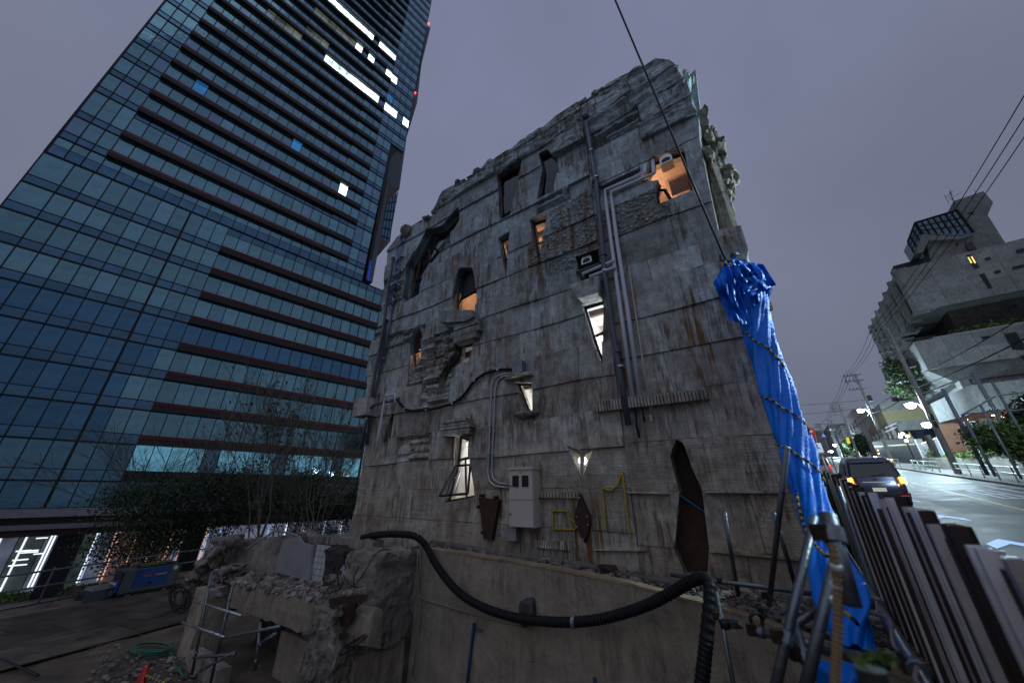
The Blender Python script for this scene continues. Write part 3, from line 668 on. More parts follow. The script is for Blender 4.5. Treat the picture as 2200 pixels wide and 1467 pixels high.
t = pipe('condensate_pipe', 'thin cream pipe right of the two grey ducts ending at the fluted ledge', 'pipe', [(1278, 592, -.03), (1283, 604), (1345, 585), (1350, 572), (1383, 788), (1402, 905)], .018, m_cream, -.12, [])
for q in [(1384, 797), (1399, 898)]: MB(FA).lathe(fP(*q, -.12), [(.026, -.06), (.026, .06)], 8).build('pipe_socket', m_cream, t)
pipe('cable_end', 'black cable hanging from the left grey duct', 'cable', [(1361, 862), (1366, 890), (1368, 915), (1374, 940)], .018, m_blk, -.14, [])
pipe('cable_end', 'black cable hanging from the right grey duct', 'cable', [(1377, 862), (1381, 885), (1385, 906)], .018, m_blk, -.14, [])
for i, (m_, lb, a, b) in enumerate([(m_pvc, 'dark', (1240, 585), (1292, 566)), (m_duct, 'upper pale', (1252, 588), (1320, 560)), (m_duct, 'lower pale', (1268, 594), (1322, 574))]):
    pipe('wall_pipe', lb+' grey pipe crossing from the vent opening to the drain pipe', 'pipe', [(a[0]+4, a[1]+14, .15), (a[0], a[1], -.16-.03*i), (b[0], b[1], -.16-.03*i)], .036, m_, -.16, [])
def hood(u, v, s, label, y=.0):
    x, y_, z = fP(u, v, y); t = fthing(FA, 'vent_hood', label, 'vent', (x, y_, z-s))
    mb = MB(FA); pr = []
    for i in range(9): a = pi*i/8; pr.append((x+cos(a)*s, z+sin(a)*s))
    pr += [(x-s, z-s*.9), (x+s, z-s*.9)]
    mb.prism(pr, 1, y-.16, y+.1).build('hood', m_steel, t)
    mb = MB(FA); mb.prism([(x+(a-x)*.7, z-s*.25+(b-z)*.45) for a, b in pr], 1, y-.165, y-.16).build('opening', m_dark, t)
hood(1433, 352, .13, 'round-topped steel vent hood above the orange-lit grille window', .05); hood(1265, 564, .13, 'round-topped steel vent hood inside the dark square opening', .2)
# grille unit behind the top right window
x0, z1 = fp(1430, 393, .95); x1, _ = fp(1484, 376, .95); z0 = fp(1440, 424, .95)[1]
au = fthing(FA, 'air_handler', 'pale louvred air handling unit behind the top right window', 'air conditioner', ((x0+x1)/2, .8, z0))
MB(FA).box((x0, .97, z0-.05), (x1, 1.25, z1+.08)).build('casing', M('warm_white_panel', (.7, .62, .55), .6), au)
mb = MB(FA)
for i in range(16): a = x0+.07+(x1-x0-.12)*i/16; mb.box((a, .96, z0+.02), (a+.014, .97, z1))
mb.build('louvre', m_dark, au)
MB(FA).lathe(fP(1438, 372, .95), [(.08, -.15), (.08, .25)], 12).build('duct', m_steel, au)
# rain water at the left edge
t = pipe('drain_pipe', 'slate-grey drain pipe with open top hopper at the left wall edge', 'drain pipe', [(844, 560), (835, 610), (826, 690), (806, 800), (797, 855), (786, 910), (775, 966)], .05, m_pvc, -.28, [(827, 655), (803, 812), (788, 900)])
MB(FA).lathe(fP(845, 556, -.28), [(.05, -.08), (.08, 0), (.085, .04), (.06, .04)], 12).build('hopper', m_pvc, t)
t = pipe('drain_pipe', 'second slate-grey drain pipe rising beside the left edge pipe', 'drain pipe', [(829, 692), (826, 720), (812, 820), (800, 870), (788, 955)], .05, m_pvc, -.16, [(815, 790), (799, 880)])
MB(FA).lathe(fP(829, 690, -.16), [(.05, -.04), (.08, 0), (.085, .05), (.06, .05)], 12).build('hopper', m_pvc, t)
m_trans = M('blue_clear_plastic', (.04, .10, .35), .15, 0, var=.35, scale=9, coat=.5)
m_trans2 = M('violet_clear_plastic', (.14, .15, .24), .2, 0, var=.2, scale=6, coat=.5)
zz = [(869, 503), (857, 512), (864, 523), (848, 537), (864, 551), (847, 567), (863, 583), (841, 600), (856, 613), (833, 629), (847, 645), (842, 660)]
mb = MB(FA); P = [fP(*q, -.14) for q in zz]; Q = []
for i, q in enumerate(P):
    q = Vector(q)
    if 0 < i < len(P)-1: a, b = Vector(P[i-1]), Vector(P[i+1]); Q += [q.lerp(a, .22), q.lerp(b, .22)]
    else: Q.append(q)
t = fthing(FA, 'zigzag_drain_pipe', 'translucent blue zigzag water pipe below the stacked stone gargoyle', 'drain pipe', P[-1])
mb.tube(Q, .042, 10).build('pipe', m_trans, t, smooth=True)
MB(FA).tube([fP(842, 658, -.14), fP(835, 705, -.14), fP(823, 775, -.14)], .04, 10).build('straight_pipe', m_trans2, t, smooth=True)
for q in [(864, 551), (864, 582), (857, 612), (847, 645), (841, 662), (824, 770)]: MB(FA).lathe(fP(*q, -.14), [(.055, -.015), (.055, .015)], 10).build('pipe_clamp', m_steel, t)
g = fthing(FA, 'stone_gargoyle', 'stacked hexagonal stone spout head on the left roof corner', 'gargoyle', fP(870, 500, -.1))
x, y, z = fP(872, 505, -.15)
for i, s_ in enumerate([.62, .8, .95, 1, 1, .95, .85]):
    MB(FA).lathe((x+rnd.uniform(-.02, .02), y, z+i*.062-.05), [(.23*s_, 0), (.24*s_, .04), (.23*s_, .052)], 6).build('stone_layer', m_c[2], g)
# horizontal pipe, elbowed grey pipe and hoses left
pipe('branch_pipe', 'dark steel branch pipe with valve near the grey elbow pipe', 'pipe', [(798, 876), (805, 869), (838, 861), (857, 856)], .045, m_pvc, -.28, [(838, 861)])
pipe('elbow_pipe', 'pale grey pipe bent like a hook on the lower left wall', 'pipe', [(848, 866), (849, 846), (828, 850), (824, 870), (815, 925), (807, 973)], .03, m_duct, -.33, [])
pipe('black_hose', 'black hose swinging from the left pipe branch up to the junction box', 'hose', [(855, 861), (862, 870), (872, 880), (892, 883), (916, 881), (945, 875), (971, 867), (988, 857), (1003, 841), (1013, 825), (1027, 812), (1040, 803), (1054, 798), (1075, 794), (1100, 793)], .035, m_blk, -.12, [(870, 878), (916, 881), (972, 867), (1020, 818), (1070, 795)])
for i, (dx, dv, lb) in enumerate([(0, 0, 'outer'), (8, 5, 'inner')]):
    pipe('steel_conduit', lb+' of two galvanised conduits bending from junction box down to the ivory cabinet', 'conduit', [(1100, 801+dv), (1078, 804+dv), (1062+dx, 812+dv), (1056+dx, 832+dv), (1053+dx, 900), (1051+dx, 960), (1048+dx, 1015-dv), (1052+dx, 1034-dv), (1064+dx, 1044-dv*1.3), (1095, 1048-dv*1.4)], .022, m_steel, -.1, [(1053+dx, 925), (1051+dx, 975), (1078, 805+dv)])
tag(MB(FA).box((*fP(1046, 990, -.1)[:1], -.13, fP(1046, 1000, -.1)[2]), (fP(1053, 990, -.1)[0], -.02, fP(1046, 975, -.1)[2])).build('conduit_plate', m_zinc), 'small grey plate fixed beside the two conduits', 'plate')
b_ = MB(FA); a = fp(765, 897, -.3); c = fp(787, 857, -.3); b_.box((a[0], -.45, a[1]), (c[0]+.3, .1, c[1])); b_.build('wall_bracket_block', m_c[0], B)
# yellow tape outlines on the wall
def tape(label, pts, wd=.024):
    mb = MB(FA)
    for a, b in zip(pts, pts[1:]):
        A, Bq = Vector(fp(*a, -.075)), Vector(fp(*b, -.075)); d = (Bq-A).normalized(); p = Vector((-d.y, d.x))*wd/2
        mb.add([(v.x, yy, v.y) for yy in (-.104, -.05) for v in (A-p, Bq-p, Bq+p, A+p)], [(0, 1, 2, 3), (7, 6, 5, 4), (0, 4, 5, 1), (1, 5, 6, 2), (2, 6, 7, 3), (3, 7, 4, 0)])
    tag(mb.build('yellow_tape', m_ygl), label, 'tape')
tape('yellow tape outline of a notched box right of the cabinet', [(1189, 1096), (1221, 1097), (1223, 1112), (1237, 1122), (1237, 1136), (1189, 1135), (1189, 1096)])
tape('tall yellow tape lines stuck on the wall left of the rusty doorway', [(1302, 1136), (1298, 1085), (1294, 1047), (1312, 1054), (1328, 1040), (1338, 1013), (1345, 1075), (1354, 1154)])
# yellow-grey ridge line at foot, stair-step boards
for (u, v, u2, v2) in [(1280, 1177, 1392, 1178), (1526, 1180, 1740, 1200), (1350, 1056, 1440, 1058), (1516, 1055, 1690, 1056)]:
    a, b = fP(u, v, 0), fP(u2, v2, 0); mb = MB(FA); n = 14
    for i in range(n):
        t0 = i/n; x = a[0]+(b[0]-a[0])*t0; z = a[2]+(b[2]-a[2])*t0; x2 = a[0]+(b[0]-a[0])*(i+1)/n
        mb.box((x, -.10-rnd.uniform(0, .02), z-.02), (x2, 0, z+rnd.uniform(.0, .02)))
    mb.build('casting_ridge', m_c[0], B)
# ================================================================== foreground: retaining wall, rubble, broken frame
ZG = -3.4
# retaining wall top line in the old building's frame (x, y, z)
RW = [(-6.15, -.82, -1.08), (-5.2, -.80, -1.09), (-4, -.78, -1.12), (-3, -.8, -1.15), (-2, -.85, -1.19), (-1.3, -.95, -1.23), (-.6, -1.15, -1.27), (0, -1.42, -1.32), (.5, -1.72, -1.36), (1.0, -2.1, -1.42)]
rw = fthing(FA, 'retaining_wall', 'beige rendered retaining wall with slanting top below the old concrete building', 'wall', (-3, -.9, -5))
mb = MB(FA); n = len(RW); TH = .13
fine = []
for i in range(n-1):
    for k in range(4): t = k/4; fine.append(tuple(RW[i][j]+(RW[i+1][j]-RW[i][j])*t for j in range(3)))
fine.append(RW[-1]); n = len(fine)
rows = [0, .25, .8, 1.6, 2.6, 4.2]
for i, (x, y, z) in enumerate(fine):
    for d in rows: mb.v.append(Vector((x, y-(.0 if d == 0 else 0)-nf(x, d, .8, 2)*.02, z-d)))
for i in range(n-1):
    for k in range(len(rows)-1): a = i*len(rows)+k; b = a+len(rows); mb.f.append((a, a+1, b+1, b))
mb.build('wall_face', m_plaster, rw, smooth=True)
mb = MB(FA)
for i, (x, y, z) in enumerate(fine): j = nf(x, 0, 3, 4)*.02; mb.v += [Vector((x, y, z)), Vector((x, y-.012, z+.0)), Vector((x, y-.01, z+.03+j)), Vector((x, y+TH+j*2, z+.04+j)), Vector((x, y+TH, z-.1))]
for i in range(n-1):
    for k in range(4): a = i*5+k; mb.f.append((a, a+1, a+6, a+5))
mb.build('wall_coping', M('sandy_coping', (.25, .19, .115), .9, var=.3, bump=.6), rw)
# rubble strip
mb = MB(FA); m = 40
for i in range(m):
    x = -6.6+8.6*i/(m-1)
    yw = -.8 if x < -2 else -.8-(x+2)**2*.15
    for k, t in enumerate((0, .3, .6, 1)):
        mb.v.append(Vector((x, (yw+.1)*(1-t)+.1*t, -1.12-max(0, x+6)*.028+nf(x, t, 2, 1)*.06+t*.03)))
for i in range(m-1):
    for k in range(3): a = i*4+k; mb.f.append((a, a+4, a+5, a+1))
struct(mb.build('rubble_ground', m_soil))
def rubble(name, fr, n_, fx, s0, s1, m, seed=0):
    r = random.Random(seed); mb = MB(fr)
    for i in range(n_):
        p = fx(r); s_ = s0+(s1-s0)*r.random()**4*1.5
        mb.rock(p, (s_*r.uniform(.7, 1.5), s_*r.uniform(.7, 1.3), s_*r.uniform(.4, .9)), r.random()*50, 1, .5)
    return stuff(mb.build(name, m))
m_rub = M('crushed_concrete', (.22, .195, .17), .9, var=.3, island=True, bump=.5)
def fx(r):
    x = r.uniform(-6.3, 1.2); yw = -.8 if x < -2 else -.8-(x+2)**2*.15
    return (x, r.uniform(yw+.08, .02), -1.11-max(0, x+6)*.028+r.uniform(0, .05))
rubble('rubble_gravel', FA, 2600, fx, .012, .055, m_rub, 3)
# pipes lying on the rubble
def rpipe(name, label, pts, r, m, rib=0, smooth=True, part=None, cat='pipe'):
    t = thing(name, label, cat, FA.at(*min(pts, key=lambda q: q[2])), FA.rz)
    MB(FA).tube(pts, r, 14 if rib else 12, rib=rib).build(part or 'pipe', m, t, smooth=smooth and not rib); return t
m_old = M('old_grey_drain', (.15, .13, .115), .75, var=.3, bump=.5, scale=6)
t = rpipe('ground_pipe', 'old dusty grey pipe lying in the rubble at the foot of the wall', [fP(926, 1165, -.3), fP(1010, 1179, -.3), fP(1115, 1196, -.3), fP(1200, 1205, -.28), fP(1260, 1216, -.3), fP(1295, 1223, -.32)], .055, m_old)
for q in [(1115, 1197), (1200, 1207)]: MB(FA).lathe(fP(*q, -.3), [(.068, -.09), (.068, .09)], 12, 0).build('pipe_socket', m_old, t)
t = rpipe('ground_pipe', 'grey pipe end half buried in rubble near the black hose bend', [fP(1330, 1233, -.35), fP(1400, 1244, -.4), fP(1500, 1262, -.55)], .05, m_old)
tag(MB(FA).rock(fP(1305, 1228, -.3), (.28, .15, .10), 5, 3, .4).build('rust_clod', m_rust), 'reddish brown clod covering the old pipe in the rubble', 'clod')
for q, s in [((1223, 1229), .02), ((1294, 1243), .016)]: tag(MB(FA).rock(fP(*q, -.65), (s, s, s), 3, 1, .4).build('yellow_scrap', m_ygl), 'tiny yellow scrap on the rubble, '+('larger left one' if s > .018 else 'smaller right one'), 'scrap')
mb = MB(FA); mb.tube([fP(1150, 1207, -.5), fP(1165, 1199, -.45), fP(1180, 1199, -.45), fP(1184, 1210, -.5), fP(1175, 1217, -.5), fP(1165, 1213, -.5), fP(1190, 1208, -.5), fP(1205, 1214, -.5), fP(1208, 1220, -.55)], .006, 5)
tag(mb.build('white_wire', m_cream, smooth=True), 'thin white looped wire lying on the rubble', 'wire')
# big black corrugated hose
def wy(x): return -.98 if x < -2 else -.98-(x+2)**2*.14
hp = [(778, 1155, -1.2), (815, 1148, -1.2), (860, 1147, -1.15), (893, 1152, -1.1), (915, 1172, -1.0), (930, 1200, -.98), (955, 1238, -.98), (992, 1277, -.98), (1040, 1305, -.98), (1095, 1323, -.98), (1150, 1332, -.98), (1215, 1336, -1.0), (1280, 1331, -1.05), (1345, 1315, -1.12), (1400, 1295, -1.2), (1450, 1268, -1.3), (1485, 1248, -1.42), (1508, 1241, -1.5), (1524, 1252, -1.6), (1525, 1290, -1.7), (1520, 1350, -1.8), (1513, 1420, -1.9), (1505, 1500, -2.0), (1500, 1600, -2.0)]
pts = [fP(*q) for q in hp]
def smooth_path(P, k=6):
    P = [Vector(p) for p in P]; o = []
    for i in range(len(P)-1):
        a, b, c, d = P[max(0, i-1)], P[i], P[i+1], P[min(len(P)-1, i+2)]
        for j in range(k):
            t = j/k; o.append(.5*((2*b)+(c-a)*t+(2*a-5*b+4*c-d)*t*t+(-a+3*b-3*c+d)*t**3))
    return o+[P[-1]]
t = rpipe('corrugated_hose', 'thick black corrugated hose sagging in front of the beige retaining wall', smooth_path(pts), .068, m_blk, rib=.022, part='hose', cat='hose')
MB(FA).lathe(fP(1233, 1335, -1.02), [(.079, -.025), (.079, .025)], 14, 0).build('tape_band', m_zinc, t)
mb = MB(FA); x, y, z = fP(1136, 1312, -.82); mb.rock((x, y-.02, z), (.17, .12, .22), 2, 3, .2); mb.smooth = True
tag(mb.build('wall_outlet_cap', M('black_grey_cap', (.05, .052, .055), .6, bump=.5)), 'dark rounded outlet cap on the beige wall behind the black hose', 'outlet')
rpipe('thin_wall_pipe', 'thin beige conduit running along the retaining wall to the dark outlet', [fP(903, 1180, -.85), fP(903, 1230, -.85), fP(898, 1275, -.85), fP(912, 1288, -.85), fP(1000, 1313, -.85), fP(1080, 1336, -.85), fP(1130, 1346, -.85)], .012, M('beige_conduit', (.25, .22, .18), .7))
rpipe('thin_wall_pipe', 'thin beige conduit dropping straight beside the broken concrete block', [fP(897, 1178, -.9), fP(896, 1225, -.9), fP(902, 1300, -.9), fP(897, 1380, -.9), fP(886, 1450, -.9)], .011, M('beige_conduit_b', (.25, .22, .18), .7))
# blue spray marks
mb = MB(FA); a, b = fP(1018, 1338, -.83), fP(1001, 1480, -.83)
mb.hexa([(a[0]-.015, -.845, a[2]), (a[0]+.02, -.845, a[2]), (a[0]+.02, -.80, a[2]), (a[0]-.015, -.80, a[2]), (b[0]-.012, -.845, b[2]), (b[0]+.012, -.845, b[2]), (b[0]+.012, -.8, b[2]), (b[0]-.012, -.8, b[2])])
mb.build('blue_spray_line', m_bpaint, rw)
tx = bpy.data.curves.new('blue_writing', 'FONT'); tx.body = '1/2000'; tx.size = .09; tx.extrude = .002; tx.shear = .2
to = bpy.data.objects.new('blue_writing', tx); COL.objects.link(to); to.parent = rw; to.data.materials.append(m_bpaint)
p_ = FA.at(*fP(1012, 1353, -.845)); to.matrix_basis = wm(rw).inverted() @ (Matrix.Translation(p_) @ Matrix.Rotation(FA.rz-.02, 4, 'Z') @ Matrix.Rotation(pi/2, 4, 'X'))
mb = MB(FA); mb.rock(fP(1278, 1462, -.84), (.035, .012, .05), 3, 2, .3); mb.build('blue_spray_blot', m_bpaint, rw)
# ---- broken frame: block, beam, parapet with tiles
bf = fthing(FA, 'broken_concrete_frame', 'half demolished concrete box with torn beam, tiles and bent rebar', 'ruin', (-8, -1.5, ZG))
def rough_box(name, a, b, amp=.05, res=.16, m=m_rough, seed=0, open_=()):
    """box with chipped, uneven faces"""
    mb = MB(FA); x0, y0, z0 = a; x1, y1, z1 = b
    nx, ny, nz2 = [max(2, int((q-p)/res)) for p, q in zip(a, b)]
    idx = {}
    def V(i, j, k):
        if (i, j, k) not in idx:
            p = Vector((x0+(x1-x0)*i/nx, y0+(y1-y0)*j/ny, z0+(z1-z0)*k/nz2)); c = Vector(((x0+x1)/2, (y0+y1)/2, (z0+z1)/2))
            ed = (i in (0, nx))+(j in (0, ny))+(k in (0, nz2))
            nv = Vector((noise.noise(p*2.2+Vector((seed, 0, 0))), noise.noise(p*2.2+Vector((0, seed, 9))), noise.noise(p*2.2+Vector((5, 0, seed)))))*amp*1.5
            nv += Vector((noise.noise(p*7), noise.noise(p*7+Vector((9, 9, 9))), noise.noise(p*7+Vector((3, 1, 7)))))*amp
            idx[(i, j, k)] = len(mb.v); mb.v.append(p+nv*(1 if ed < 2 else 1.4)-(p-c).normalized()*(amp*.6*(ed-1)))
        return idx[(i, j, k)]
    for i in range(nx):
        for j in range(ny): mb.f.append((V(i, j, 0), V(i, j+1, 0), V(i+1, j+1, 0), V(i+1, j, 0))); mb.f.append((V(i, j, nz2), V(i+1, j, nz2), V(i+1, j+1, nz2), V(i, j+1, nz2)))
    for i in range(nx):
        for k in range(nz2): mb.f.append((V(i, 0, k), V(i+1, 0, k), V(i+1, 0, k+1), V(i, 0, k+1))); mb.f.append((V(i, ny, k), V(i, ny, k+1), V(i+1, ny, k+1), V(i+1, ny, k)))
    for j in range(ny):
        for k in range(nz2): mb.f.append((V(0, j, k), V(0, j, k+1), V(0, j+1, k+1), V(0, j+1, k))); mb.f.append((V(nx, j, k), V(nx, j+1, k), V(nx, j+1, k+1), V(nx, j, k+1)))
    return mb.build(name, m, bf)
rough_box('end_block', (-7.15, -1.75, -2.55), (-6.15, -.82, -1.06), .045, .07, m_rough, 1)
rough_box('torn_block', (-7.22, -2.32, -3.0), (-6.3, -1.7, -1.85), .08, .065, m_rough, 14)
rough_box('end_pillar', (-7.25, -1.95, -5.2), (-6.2, -.9, -2.5), .012, .3, m_plaster, 2)
rough_box('inner_pier', (-9.2, -1.7, -5.2), (-7.3, -1.0, -2.7), .01, .3, m_plaster, 7)
# beam (front) : sagging box between points found on the plane y=-2.1
be = MB(FA); N_ = 26
A0, A1 = fp(497, 1256, -2.1), fp(498, 1306, -2.1); B0, B1 = fp(795, 1318, -2.1), fp(806, 1416, -2.1)
for i in range(N_+1):
    t = i/N_; x = A0[0]+(B0[0]-A0[0])*t; zt = A0[1]+(B0[1]-A0[1])*t; zb = A1[1]+(B1[1]-A1[1])*t
    j = nf(x, 0, 5, 3)*.08; j2 = nf(x, 3, 4, 3)*.04; br = .12*max(0, (t-.86)/.14)
    for y, z in ((-2.1, zb+j2+br), (-2.1-.01, (zt+zb)/2), (-2.1, zt+j-br*.6), (-2.0, zt+.05+j), (-1.85+nf(x, 5, 4, 1)*.05, zt+.02+nf(x, 9, 6, 1)*.06), (-1.8, zb)): be.v.append(Vector((x, y, z)))
for i in range(N_):
    for k in range(6): a = i*6+k; b = i*6+(k+1) % 6; be.f.append((a, b, b+6, a+6))
be.f += [tuple(range(6))[::-1], tuple(range(N_*6, N_*6+6))]
be.build('beam', m_plaster, bf)
# parapet wall behind the beam
def wallseg(name, a, b, y, th, m, zb=-2.1, jag=.06, k=0):
    mb = MB(FA); n = 14; (xa, za), (xb, zb_) = fp(*a, y), fp(*b, y)
    for i in range(n+1):
        t = i/n; x = xa+(xb-xa)*t; z = za+(zb_-za)*t+nf(x, k, 5, 1)*jag*1.5+nf(x, k, 14, 2)*jag*.6
        mb.v += [Vector((x, y, zb)), Vector((x, y+nf(x, 2, 5)*.02, z)), Vector((x, y+th, z+nf(x, 9, 7)*jag)), Vector((x, y+th, zb))]
    for i in range(n):
        for q in range(4): c = i*4+q; d = i*4+(q+1) % 4; mb.f.append((c, d, d+4, c+4))
    mb.f += [(0, 1, 2, 3), tuple(n*4+q for q in (3, 2, 1, 0))]
    return mb.build(name, m, bf)
wallseg('parapet_wall', (468, 1168), (640, 1146), -1.6, .22, m_rough, k=1)
wallseg('parapet_wall', (638, 1147), (800, 1160), -1.35, .3, m_rough, k=2)
for i_, (u_, v_, a_, b_) in enumerate([(425, 1238, .30, .22), (440, 1215, .30, .25), (462, 1188, .28, .25), (482, 1165, .30, .28), (505, 1155, .25, .2), (420, 1255, .25, .15)]):
    p_ = fP(u_, v_, -1.95); MB(FA).rock((p_[0], p_[1], p_[2]-.1), (a_, .3, b_), 70+i_, 3, .45).build('broken_lump', m_rough, bf)
# grey board and white tiles leaning on the parapet
mb = MB(FA); q = [fp(612, 1158, -1.66), fp(641, 1150, -1.66), fp(650, 1165, -1.66), fp(672, 1172, -1.66), fp(666, 1248, -1.66), fp(594, 1228, -1.66), fp(598, 1200, -1.66)]
mb.prism(q, 1, -1.68, -1.62); mb.build('smooth_board', M('grey_board', (.26, .27, .29), .6, var=.12, bump=.15), bf)
m_tile = M('white_tile', (.46, .48, .50), .35, var=.10, scale=4)
q0 = [fp(683, 1168, -1.6), fp(712, 1172, -1.6), fp(692, 1252, -1.6), fp(666, 1246, -1.6)]; q1 = [fp(728, 1185, -1.6), fp(776, 1192, -1.6), fp(766, 1262, -1.6), fp(712, 1262, -1.6)]
mb = MB(FA); mb.prism(q0, 1, -1.6, -1.5); mb.prism(q1, 1, -1.6, -1.5); mb.build('tile_backing', m_cdark, bf)
for Q in (q0, q1):
    P = [Vector(p) for p in Q]; nx, nz2 = (3, 6) if Q is q0 else (5, 6)
    for i in range(nx):
        for j in range(nz2):
            if Q is q1 and i == 0 and j < 2: continue
            def L_(s, t): return (P[0].lerp(P[1], s)).lerp(P[3].lerp(P[2], s), t)
            g = .04; c = [L_((i+g)/nx, (j+g)/nz2), L_((i+1-g)/nx, (j+g)/nz2), L_((i+1-g)/nx, (j+1-g)/nz2), L_((i+g)/nx, (j+1-g)/nz2)]
            MB(FA).prism([(p.x, p.y) for p in c], 1, -1.615-rnd.uniform(0, .003), -1.60).build('tile', m_tile, bf)
# debris slope between parapet and beam
mb = MB(FA); m = 34
for i in range(m):
    x = -11.6+5.0*i/(m-1)
    zt = A0[1]+(B0[1]-A0[1])*max(0, min(1, (x-A0[0])/(B0[0]-A0[0])))
    for k in range(6):
        t = k/5; mb.v.append(Vector((x, -2.08+.6*t, zt-.02+.16*t+nf(x, t*2, 3, 8)*.10+nf(x, t*2, 9, 1)*.05)))
for i in range(m-1):
    for k in range(5): a = i*6+k; mb.f.append((a, a+6, a+7, a+1))
mb.build('crumbled_slab', m_rough, bf)
def fx2(r):
    x = r.uniform(-11.5, -6.8); zt = A0[1]+(B0[1]-A0[1])*max(0, min(1, (x-A0[0])/(B0[0]-A0[0]))); t = r.random()
    return (x, -2.1+.6*t, zt+.16*t+r.uniform(0, .07))
o = rubble('debris', FA, 1100, fx2, .015, .085, m_rub, 9)
def fx3(r): return (r.uniform(-7.35, -6.9), r.uniform(-2.1, -1.75), r.uniform(-2.7, -1.5))
rubble('debris', FA, 260, fx3, .02, .08, m_rub, 12)
def fx4(r): return (r.uniform(-12.0, -11.2)+0, r.uniform(-2.3, -1.8), r.uniform(-2.3, -1.75))
rubble('debris', FA, 200, fx4, .03, .12, m_rub, 13)
# dark broken lump on the parapet
rough_box('charred_lump', (-8.15, -1.68, -1.75), (-7.35, -1.4, -1.1), .05, .09, m_cdark, 4)
# bent rebar
r_ = random.Random(5)
mb0 = [(780, 1290), (770, 1310), (745, 1345), (735, 1370)]
sets = [([(772, 1215), (762, 1235), (760, 1255), (768, 1262)], .010), ([(800, 1200), (785, 1225), (768, 1250), (748, 1262)], .009), ([(738, 1232), (745, 1250), (765, 1262), (780, 1258)], .008), ([(700, 1355), (730, 1335), (765, 1305), (785, 1288)], .014),
        ([(700, 1422), (720, 1400), (745, 1385), (785, 1362)], .014), ([(706, 1417), (735, 1405), (760, 1390), (790, 1365)], .012), ([(760, 1365), (762, 1420)], .008), ([(750, 1377), (752, 1395), (762, 1380)], .007), ([(745, 1194), (748, 1212), (752, 1220)], .006), ([(722, 1203), (728, 1260)], .016), ([(800, 1196), (820, 1180), (835, 1181)], .010)]
for P, r in sets: MB(FA).tube(smooth_path([fP(u, v, -2.15-.1*nf(u, v, .1)) for u, v in P], 4), r, 5).build('rebar', m_rust, bf)
for P in [[(708, 1285), (790, 1275), (785, 1292), (712, 1302)], [(738, 1300), (768, 1292), (752, 1340), (732, 1345)], [(705, 1365), (740, 1358), (748, 1365), (714, 1378)]]: MB(FA).prism([fp(*q, -2.2) for q in P], 1, -2.22, -2.17).build('torn_steel_plate', m_rust, bf)
rough_box('loose_chunk', (-6.5, -2.0, -2.2), (-6.25, -1.7, -1.85), .03, .08, m_rough, 6)
rough_box('column', (-12.05, -2.5, ZG-.1), (-11.35, -1.9, -2.15), .01, .25, m_plaster, 3)
rough_box('back_wall', (-11.3, -1.2, ZG-1.6), (-7.2, -1.0, -2.3), .01, .5, m_cdark, 5)
rough_box('low_wall', (-11.2, -2.6, ZG-1.6), (-9.5, -2.35, -3.15), .02, .25, m_rough, 8)
mb = MB(FA); mb.tube(smooth_path([fP(528, 1180, -2.0), fP(560, 1160, -1.9), fP(590, 1141, -1.7), fP(612, 1143, -1.65), fP(640, 1150, -1.6)]), .025, 6)
tag(mb.build('bent_pipe', m_zinc, smooth=True), 'bent grey pipe lying over the top of the broken parapet', 'pipe')
# coil of black cable hung on the column end
ck = fthing(FA, 'cable_coil', 'tangled coil of black cable hanging on the broken beam end', 'cable', fP(390, 1330, -2.5))
for i in range(7):
    cu, cv_ = 383+r_.uniform(-5, 8), 1285+r_.uniform(-6, 8); ru, rv = r_.uniform(12, 24), r_.uniform(18, 30); mb = MB(FA)
    mb.tube([fP(cu+cos(a*pi/8)*ru, cv_+sin(a*pi/8)*rv, -2.6-.02*i) for a in range(17)], .011, 5); mb.build('loop', m_blk, ck, smooth=True)
# scaffold tubes at the left
def tube_thing(label, a, b, r, m=m_steeld, y=-2.7, name='scaffold_tube', cat='tube', clamps=()):
    A = fP(*a, y if len(a) < 3 else a[2]) if len(a) < 3 else fP(*a); Bq = fP(*b, y) if len(b) < 3 else fP(*b)
    lo = A if A[2] < Bq[2] else Bq; t = fthing(FA, name, label, cat, lo)
    MB(FA).tube([A, Bq], r, 12).build('tube', m, t, smooth=True)
    for c in clamps:
        p = Vector(A).lerp(Vector(Bq), c); MB(FA).rock(p, (r*1.9, r*1.9, r*1.6), c*9, 1, .15).build('coupler', m_steeld, t)
    return t
for a, b, lb in [((418, 1290), (518, 1322), 'upper bright scaffold tube below the broken beam, left end'), ((392, 1336), (482, 1368), 'lower bright scaffold tube near the cable coil'), ((415, 1412), (505, 1405), 'nearly level scaffold tube low at the left ruin'),
                 ((455, 1228), (412, 1450), 'upright scaffold tube nearest the broken column'), ((500, 1258), (452, 1467), 'second upright scaffold tube under the beam'), ((560, 1335), (548, 1440), 'upright tube inside the dark opening'), ((480, 1370), (600, 1345), 'slanting scaffold tube crossing the dark opening'), ((430, 1440), (505, 1400), 'short diagonal scaffold tube at the low wall'), ((555, 1385), (592, 1360), 'short brace tube in the dark opening')]:
    t = tube_thing(lb, a, b, .024, m_steel if 'bright' in lb else m_steeld, -2.75, clamps=(.15, .8)); t['group'] = 'scaffold tubes under the broken beam'
